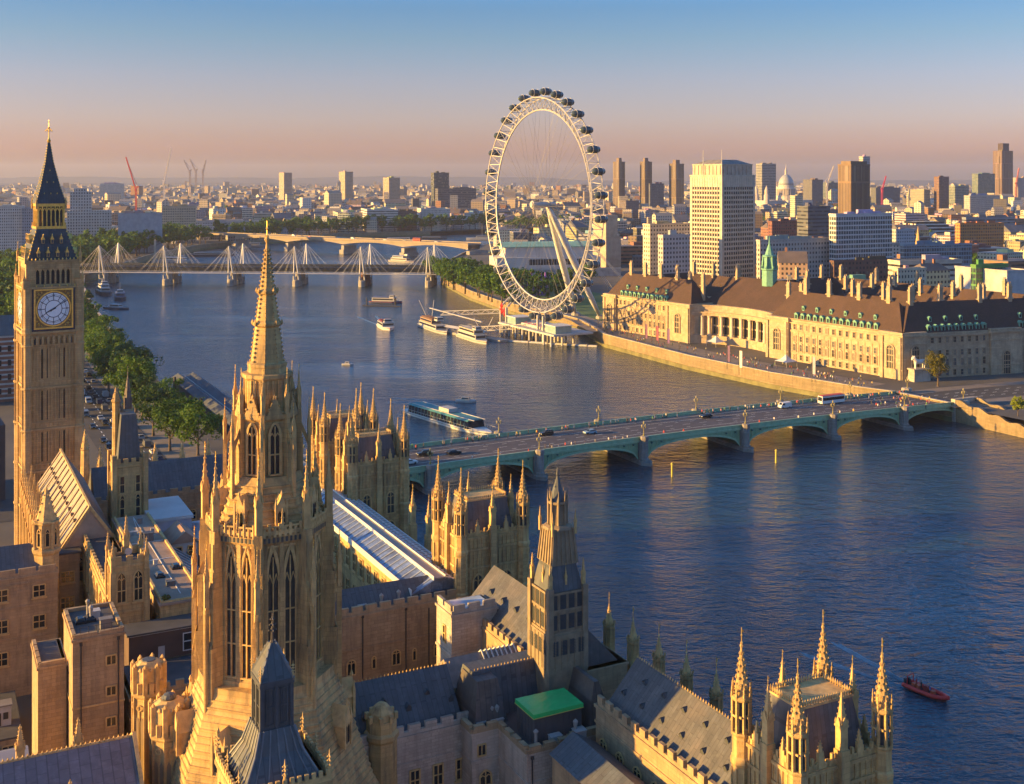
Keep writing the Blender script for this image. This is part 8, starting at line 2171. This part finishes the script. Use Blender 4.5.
for v_,u_,lane in vv:
    col = cr_.choice(('white','black','silver','dark blue','grey','white','black','silver')); kind = cr_.choice(('car','car','car','cab','van')); 
    if kind == 'cab': col = 'black'
    k = (kind,col); cnts[k] = cnts.get(k,0)+1; p = W(u_+max(0,v_-560)*.05,v_,.075)
    vehicle(kind,p,PHI+math.pi/2*(1 if lane>1 else -1),CC[col],'%s %s on the embankment road, %s such from the near end' % (col,{'cab':'taxi'}.get(kind,kind),ordw(cnts[k]-1)),'traffic on the embankment road')
for i,(s_,y_,kind,col) in enumerate(((108,7,'bus','red'),(60,8,'car','white'),(35,16,'car','black'),(10,8,'van','white'),(-20,16,'car','silver'),(-60,8,'car','red'),(-95,16,'van','white'),(-130,8,'car','black'),(82,16,'car','silver'),(135,8,'car','white'))):
    p = B0+Vector((s_*math.cos(BA)-y_*math.sin(BA),s_*math.sin(BA)+y_*math.cos(BA),11.64))
    vehicle(kind,p,BA,CC[col] if kind!='bus' else (.5,.02,.02),('red double decker bus crossing the pale bridge beside the wheel' if kind=='bus' else '%s %s crossing the pale far bridge, %s from the right end' % (col,kind,ordw(sum(1 for q in (108,60,35,10,-20,-60,-95,-130,82,135) if q>s_)))),'vehicles on the far pale bridge',kind=='bus')

# ================================================================ PEOPLE
def person_mesh(stride):
    b = MB()
    for s in (-1,1):
        fx = s*stride
        b.loft([b.ring(7,.055,.02,fx+.04,s*.09),b.ring(7,.065,.10,fx,s*.09),b.ring(7,.062,.45,fx*.6,s*.095),b.ring(7,.085,.65,fx*.3,s*.1),b.ring(7,.10,.88,0,s*.085)],0)
        b.loft([[(fx+.16*math.cos(a)*(1 if math.cos(a)>0 else .5)+.02,s*.09+.05*math.sin(a),z) for a in [k*math.pi/4 for k in range(8)]] for z in (.0,.07)],3)
    b.loft([b.ring(10,.16,.80,0,0,0,1.1),b.ring(10,.15,.98,0,0,0,1.15),b.ring(10,.14,1.1,0,0,0,1.25),b.ring(10,.15,1.3,0,0,0,1.35),b.ring(10,.12,1.42,0,0,0,1.5),b.ring(10,.06,1.48,0,0)],1)
    for s in (-1,1):
        e = Vector((-s*stride*.5,s*.26,1.12)); h_ = Vector((-s*stride*.9+.06,s*.24,.86)); sh = Vector((0,s*.19,1.40))
        b.bar(sh,e,.095,.095,1,7); b.bar(e,h_,.07,.07,2,7); b.octa(h_.x,h_.y,h_.z-.06,.05,.09,2)
    b.loft([b.ring(8,.055,1.44,0.01,0),b.ring(8,.055,1.54,.01,0)],2)
    b.loft([b.ring(10,r_,z,.02,0,0,.85) for r_,z in ((.05,1.51),(.085,1.56),(.10,1.63),(.095,1.70),(.06,1.75))],2)
    b.loft([b.ring(10,r_,z,.0,0,0,.9) for r_,z in ((.10,1.62),(.115,1.69),(.09,1.75),(.03,1.78))],4); b.octa(.12,0,1.63,.022,.03,2)
    return b.mesh('person',[plain('dark_trousers',(.035,.04,.06),.8) if 'dark_trousers' not in MATS else MATS['dark_trousers'],CLOTH,SKIN,DARK,HAIR])
PME = [person_mesh(.22), person_mesh(.06), person_mesh(-.16)]
PC = {'red':(.45,.04,.03),'white':(.62,.6,.58),'dark':(.03,.03,.035),'blue':(.05,.10,.28),'grey':(.22,.22,.23),'pink':(.5,.2,.22),'yellow':(.5,.38,.06),'green':(.06,.2,.08)}
pr_ = random.Random(55)
def crowd(n_, where, place, group):
    pts = sorted([where() for _ in range(n_)], key=lambda p: p[0].x/p[0].y); cc = {}
    for p,a in pts:
        col = pr_.choice(list(PC)+['white','dark','red','blue']); cc[col] = cc.get(col,0)+1
        o = link('person',pr_.choice(PME),None,p,a,PC[col]); tag(o,'person in a %s top %s, %s such from left' % (col,place,ordw(cc[col]-1)),'person',group)
        o.scale = (1,1,pr_.uniform(.94,1.06))
def bp(y0,y1,t0,t1):
    def f_():
        t_ = pr_.uniform(t0,t1); return wb(t_,pr_.uniform(y0,y1)), PHI+pr_.choice((0,math.pi))+pr_.uniform(-.3,.3)
    return f_
crowd(128, bp(22.6,25.2,-60,178), 'on the far bridge pavement', 'people on the far pavement of the bridge')
crowd(40, bp(.9,3.4,-60,178), 'on the near bridge pavement', 'people on the near pavement of the bridge')
def wk():
    k = pr_.choice((0,0,0,1,1,2,2,3)); q = pr_.random(); a = Vector(walk[k]); c = Vector(walk[k+1]); d = (c-a).normalized(); p = a.lerp(c,q)+Vector((d.y,-d.x))*pr_.uniform(-7,7)
    return Vector((p.x,p.y,.02)), pr_.uniform(0,6.28)
crowd(150, wk, 'on the hall river walk', 'people on the river walk')
def ends():
    p = at(pr_.uniform(868,935),pr_.uniform(399,409),.2); return Vector((p.x,p.y,.04)), pr_.uniform(0,6.28)
crowd(34, ends, 'at the bridge right end', 'people at the right end of the bridge')
for i,(x,y,z,col,lab) in enumerate(((-1.1,0,.45,'dark','person in dark clothes steering the red speedboat at its console'),(-2.4,.4,.4,'red','person in a red jacket seated at the stern of the red speedboat'),(.9,-.3,.4,'blue','person in a blue jacket in front of the console of the red speedboat'))):
    o_ = [q for q in COL.objects if q.name.startswith('inflatable_boat')][0]; p = Matrix.Translation(o_.location) @ Matrix.Rotation(o_.rotation_euler.z,4,'Z') @ Vector((x,y,z))
    o = link('person',PME[1],None,p,o_.rotation_euler.z,PC[col],.92); tag(o,lab,'person')

# lamp posts and banners of the river walk
bn = 0
for i,(x_,y_,col,lab) in enumerate(((645,338,(.10,.025,.10),'purple'),(656,340,(.22,.02,.07),'magenta'),(667,343,(.09,.03,.16),'violet'),(727,362,(.08,.03,.11),'dark violet'),(739,368,(.55,.5,.45),'pale'),(812,375,(.24,.25,.32),'grey'))):
    p = at(x_,y_+6,.5); t = thing('banner_pole','tall pole with a %s hanging banner on the river walk before the stone hall' % lab,'banner',(p.x,p.y,0),CA); b = MB(); b.lathe([(.14,0),(.10,11)],6); b.build('pole',DARK,t); b = MB(); b.box(.15,.22,-1.7,-.1,3.4,10.6); b.build('banner',PAINTC,t,color=col)
for i in range(14):
    q = i/13*3.999; k = min(3,int(q)); a = Vector(walk[k]); c = Vector(walk[k+1]); d = (c-a).normalized(); p = a.lerp(c,q-k)+Vector((-d.y,d.x))*7.2
    t = thing('street_lamp','dark lamp standard on the sunlit river wall, %s from the bridge' % ordw(i),'street lamp',(p.x,p.y,0),0,'lamps along the river walk'); b = MB(); b.lathe([(.3,1.0),(.14,1.6),(.10,4.6)],7); b.build('lamp_post',DARK,t); b = MB(); b.octa(0,0,5.0,.4,.45); b.build('lantern',MATS['lantern_glass'],t)
for i,(x_,y_) in enumerate(((716,346),(786,366))):
    p = at(x_,y_,.1); t = thing('marquee','white peaked marquee on the terrace of the stone hall, %s one' % ('left','right')[i],'tent',(p.x,p.y,0),CA); b = MB(); b.loft([[(x*3.6,y*3.6,2.4) for x,y in ((-1,-1),(1,-1),(1,1),(-1,1))],[(x*1.6,y*1.6,3.4) for x,y in ((-1,-1),(1,-1),(1,1),(-1,1))],[(x*.1,y*.1,5.2) for x,y in ((-1,-1),(1,-1),(1,1),(-1,1))]]); b.build('canopy',WHITE,t)
    b = MB()
    for x in (-3.4,3.4):
        for y in (-3.4,3.4): b.lathe([(.08,0),(.08,2.4)],6,x,y)
    b.build('pole',STEEL_WHITE,t)
p = at(800,352,0); 
# ================================================================ HAZE
hz = MB(); hz.box(-9600,9600,-900,13400,-10,215)
m = bpy.data.materials.new('haze'); m.use_nodes = True; n = m.node_tree.nodes; n.clear()
pv = n.new('ShaderNodeVolumePrincipled'); pv.inputs['Color'].default_value = (.66,.72,.95,1); pv.inputs['Density'].default_value = HAZE_D; pv.inputs['Anisotropy'].default_value = .2
ou = n.new('ShaderNodeOutputMaterial'); m.node_tree.links.new(pv.outputs[0], ou.inputs['Volume'])
struct(hz.build('haze', m), 'stuff')
